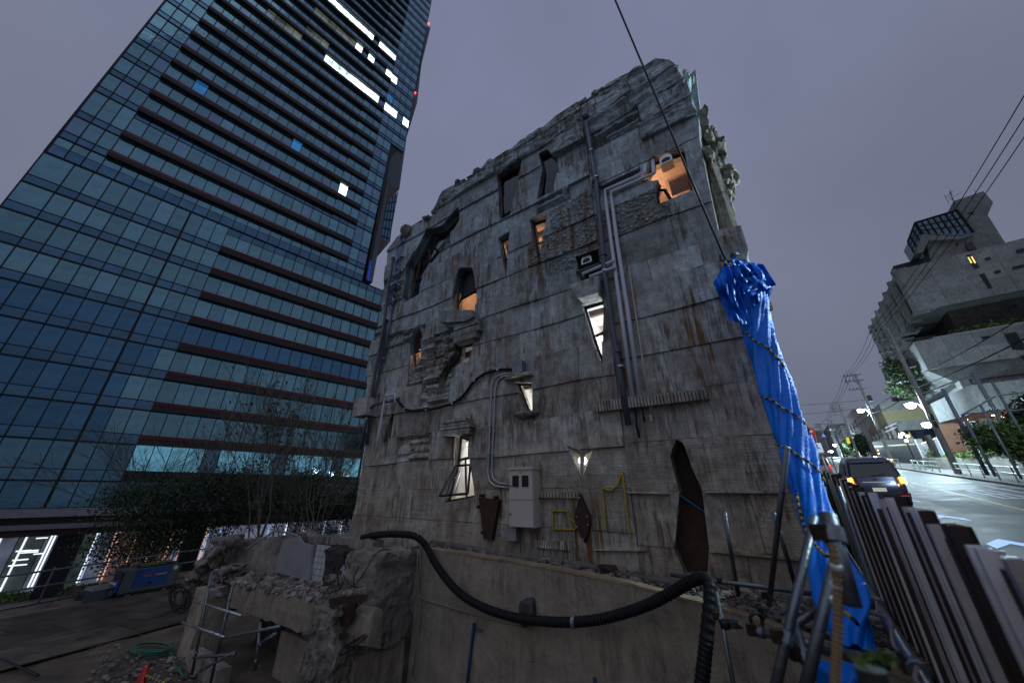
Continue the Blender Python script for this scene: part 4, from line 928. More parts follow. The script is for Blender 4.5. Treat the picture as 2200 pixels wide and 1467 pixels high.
# ================================================================== site ground at the left
E0 = WORLD.px(0, 1310, 2, ZG); E1 = WORLD.px(430, 1228, 2, ZG); dv = (E1-E0).normalized()
G0 = E0-dv*16; G1 = E1+dv*14
mb = MB(); 
R0, R1 = Vector((6, -6, ZG)), Vector((4, 30, ZG)); nx, ny = 40, 60
for i in range(nx+1):
    for j in range(ny+1):
        a = G0.lerp(G1, j/ny); b = Vector((1.5, -6+16*j/ny, ZG)) ; p = a.lerp(b, i/nx); mb.v.append(p+Vector((0, 0, nf(p.x, p.y, .6)*.05+nf(p.x, p.y, 2)*.03-.03-(.10 if i > 28 else 0))))
for i in range(nx):
    for j in range(ny): a = i*(ny+1)+j; mb.f.append((a, a+ny+1, a+ny+2, a+1))
struct(mb.build('site_ground', m_soil))
mb = MB(); mb.quad(G0, G1, G1+Vector((0, 0, -8)), G0+Vector((0, 0, -8))); struct(mb.build('terrace_wall', m_cdark))
# steel road plates
p1a, p1b = WORLD.px(0, 1367, 2, ZG), WORLD.px(370, 1287, 2, ZG)
p2a, p2b = WORLD.px(170, 1405, 2, ZG), WORLD.px(400, 1342, 2, ZG)
sp = thing('road_plate_mat', 'row of muddy steel road plates laid along the site edge', 'steel plates', (p1a.x, p1a.y, ZG))
d1 = (p1b-p1a).normalized(); nrm = Vector((d1.y, -d1.x, 0)); s0 = -6
for row in range(3):
    for i in range(6):
        L_ = 3.05; W_ = 1.52 if row != 0 else 1.9
        off = {0: -1.92, 1: 0.02, 2: 1.58}[row]
        a = p1a+d1*(s0+i*(L_+.02)+row*.7)+nrm*off; z = ZG+.012+rnd.uniform(0, .012)
        mb = MB(); q = [a, a+d1*L_, a+d1*L_+nrm*W_, a+nrm*W_]
        mb.hexa([(p.x, p.y, z) for p in (q[0], q[3], q[2], q[1])]+[(p.x, p.y, z+.022) for p in (q[0], q[3], q[2], q[1])]); mb.build('steel_plate', m_plate, sp)
def fx5(r):
    p = WORLD.px(r.uniform(190, 430), r.uniform(1385, 1500), 2, ZG); return (p.x, p.y, ZG+.02)
rubble('site_gravel', WORLD, 500, fx5, .01, .05, m_rub, 20)
# edge rail
ra = thing('edge_railing', 'steel tube railing along the site edge above the tower plaza', 'railing', (E0.x, E0.y, ZG))
for h in (.93, .48): MB().tube([G0+dv*9+Vector((0, 0, h)), G1-dv*4+Vector((0, 0, h))], .03, 8).build('rail', m_steeld, ra)
L_ = (G1-G0).length
for i in range(int(L_/1.8)): p = G0+dv*(1.8*i+.6); MB().tube([p+Vector((0, 0, -.1)), p+Vector((0, 0, 1.0))], .027, 8).build('post', m_steeld, ra)
def gp(u, v): return WORLD.px(u, v, 2, ZG)
# generator
c = gp(305, 1272); ang = atan2(d1.y, d1.x)-.08
ge = thing('generator', 'blue and grey wheeled generator draped with a rope on the steel plates', 'generator', (c.x, c.y, ZG), ang)
FG = Frame((c.x, c.y, ZG), ang); FG.M = FG.M @ Matrix.Scale(.84, 4); FG.I = FG.M.inverted(); Wd = .42
m_gb = M('generator_blue', (.010, .045, .20), .4, var=.1); m_gg = M('generator_grey', (.055, .065, .075), .5)
mb = MB(FG).box((-.95, -Wd, .16), (.95, Wd, .98)); o = mb.build('body', m_gg, ge)
MB(FG).box((-.55, -Wd-.02, .30), (.55, -Wd, .95)).build('blue_side_panel', m_gb, ge); MB(FG).box((-1.06, -Wd+.05, .22), (-.95, Wd-.05, .62)).build('blue_front_panel', m_gb, ge)
MB(FG).box((-1.0, -Wd+.03, .66), (-.95, Wd-.03, .92)).build('control_panel', m_dark, ge); MB(FG).box((-1.05, -.3, .45), (-1.07, .3, .55)).build('label_plate', m_whitep, ge)
MB(FG).box((-.98, -Wd-.03, .08), (.98, Wd+.03, .16)).build('skid', m_dark, ge)
for x in (-.6, .6):
    for y in (-Wd+.05, Wd-.05): MB(FG).lathe((x, y, .07), [(.075, -.03), (.075, .03)], 12, 1).build('wheel', m_whitep, ge)
for i, (x, w_) in enumerate([(-.3, .28), (.08, .4)]): MB(FG).box((x, -Wd-.025, .66), (x+w_, -Wd-.02, .71)).build('side_lettering', M('generator_letters_%d' % i, (.4, .33, .08) if i else (.35, .05, .05), .5), ge)
MB(FG).lathe((.0, -Wd-.03, .40), [(.05, -.01), (.05, .02)], 10, 1).build('latch', m_dark, ge)
MB(FG).lathe((.75, -Wd-.01, .85), [(.08, -.01), (.08, .01)], 12, 1).build('round_sticker', m_whitep, ge)
tp = thing('rope_heap', 'loose heap of faded yellow green and red rope on the generator', 'rope', FG.at(0, 0, .98), ang)
for i, cc in enumerate([(.12, .10, .04), (.10, .02, .03), (.06, .08, .03), (.12, .09, .05)]):
    P = [(r_.uniform(-.6, .7), r_.uniform(-.3, .3), 1.02+r_.uniform(0, .08)) for k in range(9)]
    MB(FG).tube(smooth_path(P, 4), .03, 6).build('rope', M('rope_%d' % i, cc, .9), tp, smooth=True)
# grey box, pole, red machine, cable on the ground
c = gp(215, 1287); FB = Frame((c.x, c.y, ZG), ang+.1)
t = thing('storage_box', 'dark grey lidded storage box left of the blue generator', 'box', (c.x, c.y, ZG), ang+.1)
MB(FB).box((-.36, -.24, 0), (.36, .24, .33), 0, -.08).build('body', m_gg, t); MB(FB).box((-.42, -.29, .33), (.42, .29, .42), 0, .1).build('lid', M('pale_lid', (.16, .155, .15), .6), t); MB(FB).box((.05, -.27, .1), (.3, -.262, .28)).build('label_sheet', m_zinc, t)
c = gp(385, 1240); FB = Frame((c.x, c.y, ZG), ang)
t = thing('timber_bundle', 'yellowish timber bundle with a red end cap beyond the generator', 'timber', (c.x, c.y, ZG), ang)
for i in range(4): MB(FB).box((-.7, -.2+i*.1, .02+.06*(i % 2)), (.8, -.12+i*.1, .1+.06*(i % 2))).build('plank', m_wood, t)
MB(FB).box((.8, -.2, .02), (.9, .2, .2)).build('end_cap', M('red_cap', (.3, .02, .01), .6), t)
t = thing('orange_reel', 'small orange hose reel between generator and timber bundle', 'reel', FB.at(-1.0, 0, 0), ang)
MB(FB).lathe((-1.0, 0, .26), [(.2, -.08), (.08, -.06), (.08, .06), (.2, .08)], 14, 1).build('drum', M('reel_orange', (.35, .07, .02), .6), t); MB(FB).box((-1.2, -.12, 0), (-.8, .12, .05)).build('foot', m_dark, t)
a, b = gp(150, 1293), gp(95, 1303)
tag(MB().tube([gp(170, 1275)+Vector((0, 0, .3)), gp(100, 1302)+Vector((0, 0, .03))], .02, 6).build('leaning_bar', m_steeld), 'thin steel bar leaning down to the plates left of the storage box', 'bar')
t = thing('sacks', 'small dark heap of work bags behind the storage box', 'bags', gp(170, 1287))
for i in range(3): q = gp(165+i*8, 1286); MB().rock(q+Vector((0, 0, .14)), (.16, .14, .16), i, 2, .3).build('bag', M('bag_%d' % i, [(.10, .05, .03), (.02, .03, .08), (.05, .05, .05)][i], .9), t)
tag(MB().tube([gp(-5, 1420)+Vector((0, 0, .04)), gp(40, 1438)+Vector((0, 0, .04)), gp(80, 1456)+Vector((0, 0, .04))], .022, 6).build('iron_bar', m_dark), 'dark iron bar lying across the ground at the lower left corner', 'bar')
# green hose coil
P = []
for i in range(44): a = i*.5; P.append(gp(325+cos(a)*(48-i*.25), 1398+sin(a)*(13-.05*i)+i*.10)+Vector((0, 0, .03+.002*i)))
P += [gp(360, 1405)+Vector((0, 0, .05)), gp(372, 1430)+Vector((0, 0, .04)), gp(395, 1458)+Vector((0, 0, .03)), gp(385, 1440)+Vector((0, 0, .03)), gp(402, 1420)+Vector((0, 0, .04)), gp(408, 1405)+Vector((0, 0, .04)), gp(380, 1398)+Vector((0, 0, .05))]
tag(MB().tube(smooth_path(P, 3), .014, 6).build('green_hose', M('green_hose_plastic', (.02, .16, .10), .4), smooth=True), 'coiled green garden hose on the dark ground by the scaffold', 'hose')
# cone with bar
c = WORLD.px(315, 1427, 2, ZG+.7)-Vector((0, 0, .7)); t = thing('traffic_cone', 'red traffic cone at the bottom edge left of the ruin', 'cone', c)
m_cone = M('cone_red', (.36, .015, .012), .5)
q = gp(312, 1478); k = 2.1
MB().lathe((c.x, c.y, c.z), [(.17, .03), (.13, .2), (.035, .66), (.03, .70)], 18).build('body', m_cone, t, smooth=True); MB().box((c.x-.19, c.y-.19, c.z), (c.x+.19, c.y+.19, c.z+.03)).build('foot', m_cone, t)
bar = thing('cone_bar', 'yellow and black striped bar hooked on the red cone', 'bar', (c.x+.1, c.y, c.z+.4))
a = c+Vector((.03, 0, .56)); b = WORLD.px(352, 1467, 2, ZG+.5); 
for i in range(12): MB().tube([a.lerp(b, i/12), a.lerp(b, (i+1)/12)], .02, 8).build('stripe', m_ygl if i % 2 else M('stripe_navy_%d' % i, (.01, .02, .06), .5), bar, smooth=True)
# ================================================================== glass tower
def project(P):
    x, y, z = P; d = y*cos(PITCH)+z*sin(PITCH)
    return (1100+FPX*x/d, 733.5-FPX*(-y*sin(PITCH)+z*cos(PITCH))/d) if d > .05 else (-9999, -9999)
T = fthing(TO, 'glass_tower', 'tall blue glass office tower with dark red louvre bands and a wider lower block', 'tower', (0, 0, -10))
m_gA = facade_glass('tower_glass', (.19, .36, .405)); m_gB = facade_glass('spandrel_glass', (.105, .205, .29)); m_gC = facade_glass('dim_blue_glass', (.095, .215, .32)); m_gP = facade_glass('grey_glass', (.20, .31, .41))
m_lit = facade_glass('lit_office_glass', (.4, .5, .55), 3.2, (.72, .95, 1.0)); m_lit2 = facade_glass('dim_office_glass', (.22, .33, .34), .10, (.7, .8, .6)); m_litb = facade_glass('blue_screen_glass', (.1, .25, .4), .22, (.05, .35, .9))
m_cy = facade_glass('cyan_lit_glass', (.12, .3, .38), .30, (.25, .68, .95)); m_cyd = facade_glass('dim_cyan_glass', (.12, .22, .28), .02, (.1, .4, .6))
m_mul = M('black_mullion', (.008, .009, .012), .5, .4, var=0); m_red = M('dark_red_louvre', (.13, .022, .024), .55, .2, var=.15); m_blkp = M('black_soffit', (.010, .009, .010), .6, var=0)
m_tgrey = M('tower_grey_cladding', (.075, .10, .115), .6, var=.1, scale=.3); m_tbrown = M('tower_brown_soffit', (.10, .065, .06), .7, var=.1, scale=.3)
FH = 4.27
LB = [6.58+FH*k for k in range(-1, 8)]; MBn = [44.71, 48.98]+[54.6+FH*k for k in range(0, 40)]
LIT = [((706, -5), (777, 54), m_lit), ((783, 63), (848, 123), m_lit), ((768, 103), (802, 133), m_lit), ((695, 128), (738, 162), m_lit), ((750, 172), (822, 228), m_lit), ((830, 235), (876, 270), m_lit), ((831, 157), (836, 162), m_lit), ((847, 171), (850, 176), m_lit),
       ((727, 410), (769, 436), m_lit), ((608, 298), (643, 323), m_litb), ((575, 28), (642, 80), m_lit2), ((655, 62), (700, 95), m_lit2), ((686, 25), (760, 88), m_lit2), ((545, 20), (580, 42), m_lit2), ((230, 165), (330, 195), m_lit2), ((640, 270), (700, 300), m_gB), ((840, 210), (855, 235), m_litb), ((420, 190), (440, 197), m_litb)]
panes = []
def seg_d(p, a, b):
    ap = Vector((p[0]-a[0], p[1]-a[1])); ab = Vector((b[0]-a[0], b[1]-a[1])); t = max(0, min(1, ap.dot(ab)/max(1e-6, ab.dot(ab)))); return (ap-ab*t).length
def add_pane(x0, x1, z0, z1, m):
    if x1-x0 < .2 or z1-z0 < .2: return
    c = TO.at((x0+x1)/2, 0, (z0+z1)/2); u, v = project(c)
    if m is m_gA:
        for a, b, mm in LIT:
            if seg_d((u, v), a, b) < (6 if mm is m_lit else 8): m = mm; break
    A, B_, C_ = project(TO.at(x0, 0, z0)), project(TO.at(x1, 0, z0)), project(TO.at(x0, 0, z1))
    area = abs((B_[0]-A[0])*(C_[1]-A[1])-(B_[1]-A[1])*(C_[0]-A[0])) if (-60 < u < 1000 and -60 < v < 1222) else 0
    panes.append((area, x0, x1, z0, z1, m))
g = .035
xL = [-20.4]+[-5.85-1.7*i for i in range(8)][::-1]+[-5.85+1.62*i for i in range(1, 3)]+[-1.0+1.7*i for i in range(17)]+[27.6]
for i, zf in enumerate(LB):
    top = (LB[i+1]-1.15) if i < 8 else 40.4
    for j in range(len(xL)-1):
        a, b = xL[j]+g, xL[j+1]-g; m = m_gA
        if i in (3, 4) and a < 30 and (a < -4 or i == 4): m = m_gC
        if i in (1, 2) and a < -4.5: m = m_gC
        if i == 4: m = m_gC if a < 25 else m_gA
        if i == 0: m = m_cy if (a > -3.5 and (j*7) % 5 != 0) else m_cyd
        if xL[j] < -1.1:
            add_pane(a, b, zf+.05, top-.0, m); add_pane(a, b, zf-1.12, zf-.04, m_gB if i else m_cyd)
        elif i == 8: add_pane(a, b, zf+.05, 39.0, m); add_pane(a, b, 39.1, 40.3, m_gB)
        else:
            add_pane(a, b, zf+.03, top, m if not (i == 0) else m)
for j in range(len(xL)-1): add_pane(xL[j]+g, xL[j+1]-g, -1.6, 1.05, m_cyd)
xM = [-20.3, -18.84, -17.38, -15.93]+[-15.93+1.692*i for i in range(1, 21)]+[19.7, 21.5, 23.3, 25.1]
for i, zf in enumerate(MBn):
    top = (MBn[i+1]-1.15) if i < len(MBn)-1 else zf+3
    tall = (i == 1) or (i % 8 == 7 and i > 3)
    for j in range(len(xM)-1):
        a, b = xM[j]+g, xM[j+1]-g
        if zf < 84 and a > 21.4: continue
        side = xM[j] < -16 or xM[j] > 17.5
        m = m_gP if (j*5+i*3) % 11 == 0 or xM[j] > 17.5 and (i+j) % 3 == 0 else m_gA
        if side: add_pane(a, b, zf+.05, top, m); add_pane(a, b, zf-1.12, zf-.04, m_gB)
        elif i == 1: add_pane(a, b, zf+.05, zf+3.1, m); add_pane(a, b, zf+3.2, top, m_gB)
        else: add_pane(a, b, zf+.03, top, m)
for j in range(len(xM)-1):
    if xM[j] < 21: add_pane(xM[j]+g, xM[j+1]-g, 40.6, 42.0, m_gB); add_pane(xM[j]+g, xM[j+1]-g, 42.1, 43.5, m_gA)
panes.sort(key=lambda q: -q[0])
MESH = {}
for ar, x0, x1, z0, z1, m in panes[:298]:
    k = (round(x1-x0, 2), round(z1-z0, 2), m.name)
    if k not in MESH:
        w_, h_ = k[0]/2, k[1]; me = bpy.data.meshes.new('glass_pane')
        me.from_pydata([(a, b, c) for a in (-w_, w_) for b in (-.02, .05) for c in (0, h_)], [], [(0, 1, 3, 2), (4, 6, 7, 5), (0, 4, 5, 1), (2, 3, 7, 6), (0, 2, 6, 4), (1, 5, 7, 3)]); me.validate(); me.materials.append(m); MESH[k] = me
        bm = bmesh.new(); bm.from_mesh(me); bmesh.ops.recalc_face_normals(bm, faces=bm.faces); bm.to_mesh(me); bm.free()
    o = bpy.data.objects.new('glass_pane', MESH[k]); COL.objects.link(o); o.parent = T; o.location = ((x0+x1)/2, 0, z0+10)
far = {}
for ar, x0, x1, z0, z1, m in panes[298:]:
    far.setdefault(m.name, (MB(TO), m))[0].quad((x0, 0, z0), (x1, 0, z0), (x1, 0, z1), (x0, 0, z1))
for nme, (mb, m) in far.items(): stuff(mb.build('distant_glass_panes', m, T))
MB(TO).box((-20.35, .06, -1.7), (28, 30, 40.4)).build('lower_block_core', m_mul, T)
MB(TO).box((-20.35, .06, 40.4), (21.6, 30, 86.9)).build('tower_core', m_mul, T)
MB(TO).box((-20.35, .06, 86.9), (25.2, 30, 222)).build('tower_core', m_mul, T)
def vbar(x, z0, z1, w_=.05, d=.10): MB(TO).box((x-w_, -d, z0), (x+w_, .06, z1)).build('mullion', m_mul, T)
for x in xL:
    if x > -21.5: vbar(x, -1.7, 40.4, .12 if abs(x+5.85) < .1 else .05)
for x in xM: vbar(x, 40.4 if x < 21.4 else 86.9, 222)
for i, zf in enumerate(LB+[40.4]):
    if zf > 40: MB(TO).box((-20.4, -.14, zf-.12), (28, .06, zf)).build('transom', m_mul, T); continue
    MB(TO).box((-20.4, -.14, zf-1.32), (-1.0, .06, zf-1.12)).build('transom', m_mul, T); MB(TO).box((-20.4, -.09, zf-.04), (-1.0, .06, zf+.05)).build('transom', m_mul, T)
    if i:
        b = MB(TO).box((-1.05, -.50, zf-.52), (26.3, .06, zf-.02)).build('red_louvre_band', m_red, T)
        mb = MB(TO)
        for q in range(3): mb.box((-1.05, -.56, zf-.50+q*.17), (26.3, -.50, zf-.46+q*.17))
        mb.build('louvre_rib', m_red, b); MB(TO).box((-1.03, -.72, zf-1.25), (26.28, .06, zf-.60)).build('soffit', m_blkp, b)
    else: MB(TO).box((-1.05, -.12, zf-1.2), (28, .06, zf-.02)).build('transom', m_mul, T)
for i, zf in enumerate(MBn):
    for a, b in ((-20.3, -15.93), (17.9, 25.1 if zf > 84 else 21.5)):
        MB(TO).box((a, -.14, zf-1.30), (b, .06, zf-1.12)).build('transom', m_mul, T); MB(TO).box((a, -.09, zf-.04), (b, .06, zf+.05)).build('transom', m_mul, T)
    b = MB(TO).box((-15.95, -.50, zf-.56), (13.2, .06, zf-.02)).build('red_louvre_band', m_red, T); MB(TO).box((-15.93, -.72, zf-1.22), (13.2, .06, zf-.60)).build('soffit', m_blkp, b)
    MB(TO).box((13.2, -.50, zf-1.1), (17.9, .06, zf-.02)).build('black_louvre_band', m_blkp, T)
for z in (52.1,): MB(TO).box((-15.9, -.1, z), (17.9, .06, z+.1)).build('transom', m_mul, T)
MB(TO).box((-20.5, -.02, 40.4), (-20.3, .8, 222)).build('edge_fin', m_mul, T)
# notch, slab and hanging boxes on the right edge
def tprism(pts, y0, y1, m, name):
    MB(TO).prism([(q.x, q.z) for q in (TO.px(u, v, 1, y0) for u, v in pts)], 1, y0, y1).build(name, m, T)
tprism([(915, 55), (925, 60), (890, 202), (872, 300), (866, 300), (896, 222)], .5, 9, m_tgrey, 'edge_slab')
tprism([(866, 296), (873, 299), (858, 407), (827, 392), (838, 340), (846, 290)], .3, 9, m_tgrey, 'corner_box')
tprism([(858, 407), (828, 441), (820, 430), (828, 390)], .28, 8, m_tbrown, 'corner_box_soffit')
tprism([(846, 290), (868, 307), (845, 332), (838, 345), (828, 395), (822, 395), (836, 330)], .15, .29, M('tower_dark_recess', (.03, .028, .03), .7, var=0), 'recess_panel')
tprism([(856, 412), (836, 522), (810, 508), (828, 436)], 1.2, 9, m_gB, 'corner_glass')
for k in range(4): tprism([(836+k*6-4, 428+k*-4), (837.5+k*6-4, 428+k*-4), (819+k*6.2, 512+k*3), (817.5+k*6.2, 512+k*3)], 1.1, 1.2, m_mul, 'mullion')
for k in range(5): tprism([(832-k*4, 436+k*17), (853-k*4, 432+k*20), (852.7-k*4, 434+k*20), (831.7-k*4, 438+k*17)], 1.08, 1.12, m_mul, 'transom')
tprism([(812, 508), (836, 522), (807, 556), (803, 560)], 1.0, 8, m_tbrown, 'corner_soffit')
tprism([(828, 392), (836, 396), (818, 510), (800, 607), (786, 600), (808, 490)], .1, 3, m_tgrey, 'dark_slot')
tprism([(838, 330), (830, 400), (790, 600), (785, 598), (815, 440), (834, 330)], -.05, .2, m_blkp, 'dark_slot_edge')
tprism([(795, 560), (798, 560), (793, 603), (788, 600)], -.1, .1, M('blue_slot_light', (.01, .04, .35), .5, em=(.02, .08, .7), es=.25, var=0), 'blue_light_strip')
for u, v, lb in ((921, 51, 'upper'), (892, 200, 'lower')):
    q = TO.px(u, v, 1, .2); tag(MB(TO).rock(q, (.28, .28, .28), 1, 1, 0).build('aviation_light', emit('aviation_red_'+lb, (1, .03, .03), 12)), lb+' small red aviation light on the tower edge', 'warning light')
# base: canopy, lobby
MB(TO).box((-20.4, -2.6, -2.45), (40, .0, -1.72)).build('canopy_edge', M('canopy_metal', (.20, .20, .21), .5), T); MB(TO).box((-20.4, -2.0, -3.1), (40, 0, -2.46)).build('canopy_gap', m_blkp, T)
MB(TO).box((-20.4, -3.2, -3.55), (40, 4, -3.12)).build('canopy_slab', M('canopy_metal_b', (.17, .165, .16), .5), T); MB(TO).box((-20.4, -1.2, -4.3), (40, 4, -3.56)).build('canopy_soffit', m_tbrown, T)
m_lob = facade_glass('lobby_glass_lit', (.16, .18, .22), .16, (.55, .62, .9)); m_lob2 = facade_glass('lobby_glass_pink', (.2, .14, .15), .14, (.8, .45, .45)); m_lob3 = facade_glass('lobby_glass_green', (.13, .16, .17), .06, (.6, .75, .8))
for i in range(38):
    x = -30+i*1.8; MB(TO).box((x+.03, 1.0, -9.6), (x+1.77, 1.05, -4.2)).build('lobby_pane', m_lob2 if 0 < x < 6 else (m_lob3 if x < -2 and i % 2 else m_lob), T)
    MB(TO).box((x-.03, .9, -10), (x+.03, 1.06, -4.2)).build('mullion', m_mul, T)
LF = [(62, 13, 'w'), (8, -50, 'w'), (115, 70, 'w'), (122, 80, 'w'), (210, 160, 'w'), (215, 166, 'b'), (250, 196, 'p'), (258, 202, 'p'), (296, 248, 'p'), (335, 290, 'p'), (372, 330, 'p'), (398, 358, 'p'), (444, 412, 'p'), (448, 418, 'b'), (472, 450, 'b'), (576, 560, 'b'), (612, 600, 'w'), (650, 640, 'p'), (694, 686, 'b'), (730, 724, 'w')]
FM = {'w': emit('lobby_fin_white', (.85, .95, 1), 1.3), 'b': emit('lobby_fin_blue', (.45, .6, 1), .7), 'p': emit('lobby_fin_pink', (1, .55, .45), .75)}
for u, u2, c in LF:
    x = TO.px(u, 1145, 1, .7).x; MB(TO).box((x-.06, .6, -9.2), (x+.06, .75, -4.35)).build('light_fin', FM[c], T)
for a, b in ((130, 186), (402, 441)):
    x0, x1 = TO.px(a, 1142, 1, -1).x, TO.px(b, 1142, 1, -1).x; MB(TO).box((x0, -1.1, -10.4), (x1, .5, -3.56)).build('dark_column', m_blkp, T)
r_ = random.Random(11)
for i in range(8):
    q = TO.px(r_.uniform(45, 105), r_.uniform(1150, 1215), 1, .9); MB(TO).box((q.x-r_.uniform(.3, .9), .8, q.z), (q.x+.3, .95, q.z+.10)).build('ceiling_light', FM['w'], T)
for a, b, lb in ((-9, -3.9, 'left'), (-2.2, 4.5, 'middle')):
    o = MB(TO); 
    for i in range(900): p = Vector((r_.uniform(a, b), r_.uniform(-1.6, -.2), -10+r_.uniform(0, .75))); d = Vector((r_.uniform(-.12, .12), r_.uniform(-.12, .12), r_.uniform(-.12, .12))); e2 = Vector((r_.uniform(-.12, .12), 0, r_.uniform(-.12, .12))); o.quad(p-d, p+e2, p+d, p-e2)
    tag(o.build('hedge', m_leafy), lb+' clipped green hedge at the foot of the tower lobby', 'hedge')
MBg = MB(TO); MBg.quad((-400, -75, -10.02), (500, -75, -10.02), (500, 500, -10.02), (-400, 500, -10.02)); struct(MBg.build('plaza_ground', m_pave))
for i, x in enumerate((-7.5, -5.5, -1.5, 1.0)): pass
# ================================================================== trees
def leaf_quad(mb, p, s, r):
    d = Vector((r.gauss(0, 1), r.gauss(0, 1), r.gauss(0, 1))).normalized(); e = d.cross(Vector((r.gauss(0, 1), r.gauss(0, 1), r.gauss(0, 1)))).normalized()
    mb.quad(p-d*s, p+e*s*.45, p+d*s, p-e*s*.45)
def tree(label, base, h, cr, nleaf, seed, leaf=m_leaf, ls=.11, bare=False, th=.14, spread=.9, group=None, forks=5, name='tree'):
    r = random.Random(seed); t = thing(name, label, 'tree', base, 0, group); tk = MB(); cw = MB(); tips = []; top = Vector(base)+Vector((0, 0, h))
    b0 = Vector(base)
    def branch(p, d, L, rad, lvl):
        n = 4; pts = [p.copy()]; rs = [rad]
        for i in range(n):
            d = (d+Vector((r.gauss(0, .13), r.gauss(0, .13), r.gauss(0, .06)))+Vector((0, 0, .10 if bare else .03))).normalized(); p = p+d*(L/n); pts.append(p.copy()); rs.append(rad*(1-.6*(i+1)/n))
            if lvl < 4 and i >= 1:
                for _ in range(2 if lvl > 0 else 2):
                    if r.random() < .8:
                        q = (d+Vector((r.gauss(0, .55), r.gauss(0, .55), r.gauss(0, .30)))*spread).normalized(); branch(p.copy(), q, L*r.uniform(.5, .75), rs[-1]*.6, lvl+1)
            if lvl >= 2: tips.append(p.copy())
        tk.tube(pts, [max(.008, q) for q in rs], 5 if lvl < 2 else 3, cap=False)
    branch(b0, Vector((0, 0, 1)), h*.55, th, 0)
    tk.build('trunk', m_bark, t)
    if not bare:
        c = b0+Vector((0, 0, h-cr[2])); tips = [q for q in tips if (q-c).length < cr[2]*1.1] or [c]; cl = [c+Vector((r.uniform(-1, 1)*cr[0]*.75, r.uniform(-1, 1)*cr[1]*.75, r.uniform(-1, 1)*cr[2]*.75)) for _ in range(22)]+r.sample(tips, min(40, len(tips)))
        for i in range(nleaf):
            q = r.choice(cl); s_ = cr[0]*.26; leaf_quad(cw, q+Vector((r.gauss(0, s_), r.gauss(0, s_), r.gauss(0, s_*.7))), ls*r.uniform(.6, 1.3), r)
        cw.build('crown', leaf, t)
    elif nleaf:
        for i in range(nleaf): leaf_quad(cw, r.choice(tips)+Vector((r.gauss(0, .08), r.gauss(0, .08), r.gauss(0, .08))), ls, r)
        stuff(cw.build('leaf_clump', leaf, t))
    return t
def tbase(u, v, t, z): p = ray(u, v)*t; return (p.x, p.y, z)
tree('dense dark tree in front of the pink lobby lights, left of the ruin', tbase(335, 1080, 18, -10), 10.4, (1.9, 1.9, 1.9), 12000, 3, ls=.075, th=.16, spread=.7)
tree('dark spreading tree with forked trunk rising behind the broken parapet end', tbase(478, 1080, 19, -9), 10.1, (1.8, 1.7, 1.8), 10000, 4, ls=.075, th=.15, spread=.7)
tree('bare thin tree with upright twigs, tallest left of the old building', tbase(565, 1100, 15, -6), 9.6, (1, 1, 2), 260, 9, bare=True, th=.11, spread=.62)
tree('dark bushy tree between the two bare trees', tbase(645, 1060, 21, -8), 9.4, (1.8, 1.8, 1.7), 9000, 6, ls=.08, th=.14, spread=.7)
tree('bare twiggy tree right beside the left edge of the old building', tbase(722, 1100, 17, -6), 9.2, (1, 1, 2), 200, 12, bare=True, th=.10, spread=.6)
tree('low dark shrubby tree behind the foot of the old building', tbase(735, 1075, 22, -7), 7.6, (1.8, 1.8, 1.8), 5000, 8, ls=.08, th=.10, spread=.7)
# ================================================================== street (road frame: x across, y uphill)
def rbox(x0, x1, y0, y1, h, m, name, parent=None, z=0, kerb=False):
    """flat strip that follows the slope"""
    mb = MB(RO); vs = [(x0, y0, rz_(y0)+z), (x1, y0, rz_(y0)+z), (x1, y1, rz_(y1)+z), (x0, y1, rz_(y1)+z)]
    if h: mb.hexa([Vector(v)-Vector((0, 0, h)) for v in vs]+vs)
    else: mb.quad(*vs)
    return mb.build(name, m, parent)
ROAD_END = 170
mb = MB(RO); mb.quad((.9, -12, rz_(-12)-.03), (140, -12, rz_(-12)-.03), (140, 400, rz_(400)-.03), (.9, 400, rz_(400)-.03)); 
mb.quad((-60, 16, rz_(16)-.03), (.9, 16, rz_(16)-.03), (.9, 400, rz_(400)-.03), (-60, 400, rz_(400)-.03)); struct(mb.build('hill_ground', m_soil))
struct(rbox(2.3, 9.05, -12, 260, 0, m_asph, 'road', z=0)); struct(rbox(.75, 2.3, -12, 260, .02, m_pave, 'near_pavement', z=.02)); struct(rbox(9.2, 12.2, -12, 260, .12, m_pave, 'far_pavement', z=.12))
for i in range(34):
    o = rbox(9.05, 9.2, 6+i*2.0+.01, 8+i*2.0-.01, .25, m_kerb, 'kerb_stone', z=.12); struct(o)
mk = fthing(RO, 'road_markings', 'white and orange painted lines, arrows and letters on the sloping road', 'road marking', (5, 12, rz_(12)))
mk['kind'] = 'structure'
def mark(poly, m, name, z=.006):
    MB(RO).add([(x, y, rz_(y)+z) for x, y in poly], [tuple(range(len(poly)))]).build(name, m, mk)
def strip(x0, x1, y0, y1, m, name, z=.006): mark([(x0, y0), (x1, y0), (x1, y1), (x0, y1)], m, name, z)
strip(2.45, 3.05, 12.9, 60, M('pale_gutter', (.36, .36, .34), .7, var=.15, scale=2), 'gutter_strip'); strip(5.9, 6.02, 6, 120, m_yell, 'centre_line', .010)
for i in range(5): strip(2.32, 2.42, 13+i*5.2, 16.3+i*5.2, m_yell, 'edge_dash', .012)
mark([(2.55, 11.2), (3.2, 11.6), (3.25, 12.75), (2.62, 12.6)], m_white, 'crossing_patch', .012); mark([(2.4, 9.6), (3.2, 9.6), (3.2, 11.0), (2.45, 10.9)], m_white, 'crossing_patch', .012)
for y in (14.0, 18.2, 23.2, 29, 35): mark([(3.22, y-.55), (3.62, y+.15), (4.02, y-.55), (4.02, y-.0), (3.62, y+.75), (3.22, y-.0)], m_bmark, 'bike_arrow', .010)
for x in (6.7, 7.05, 7.4): strip(x, x+.12, 24.5, 28.5, m_white, 'road_letter', .010)
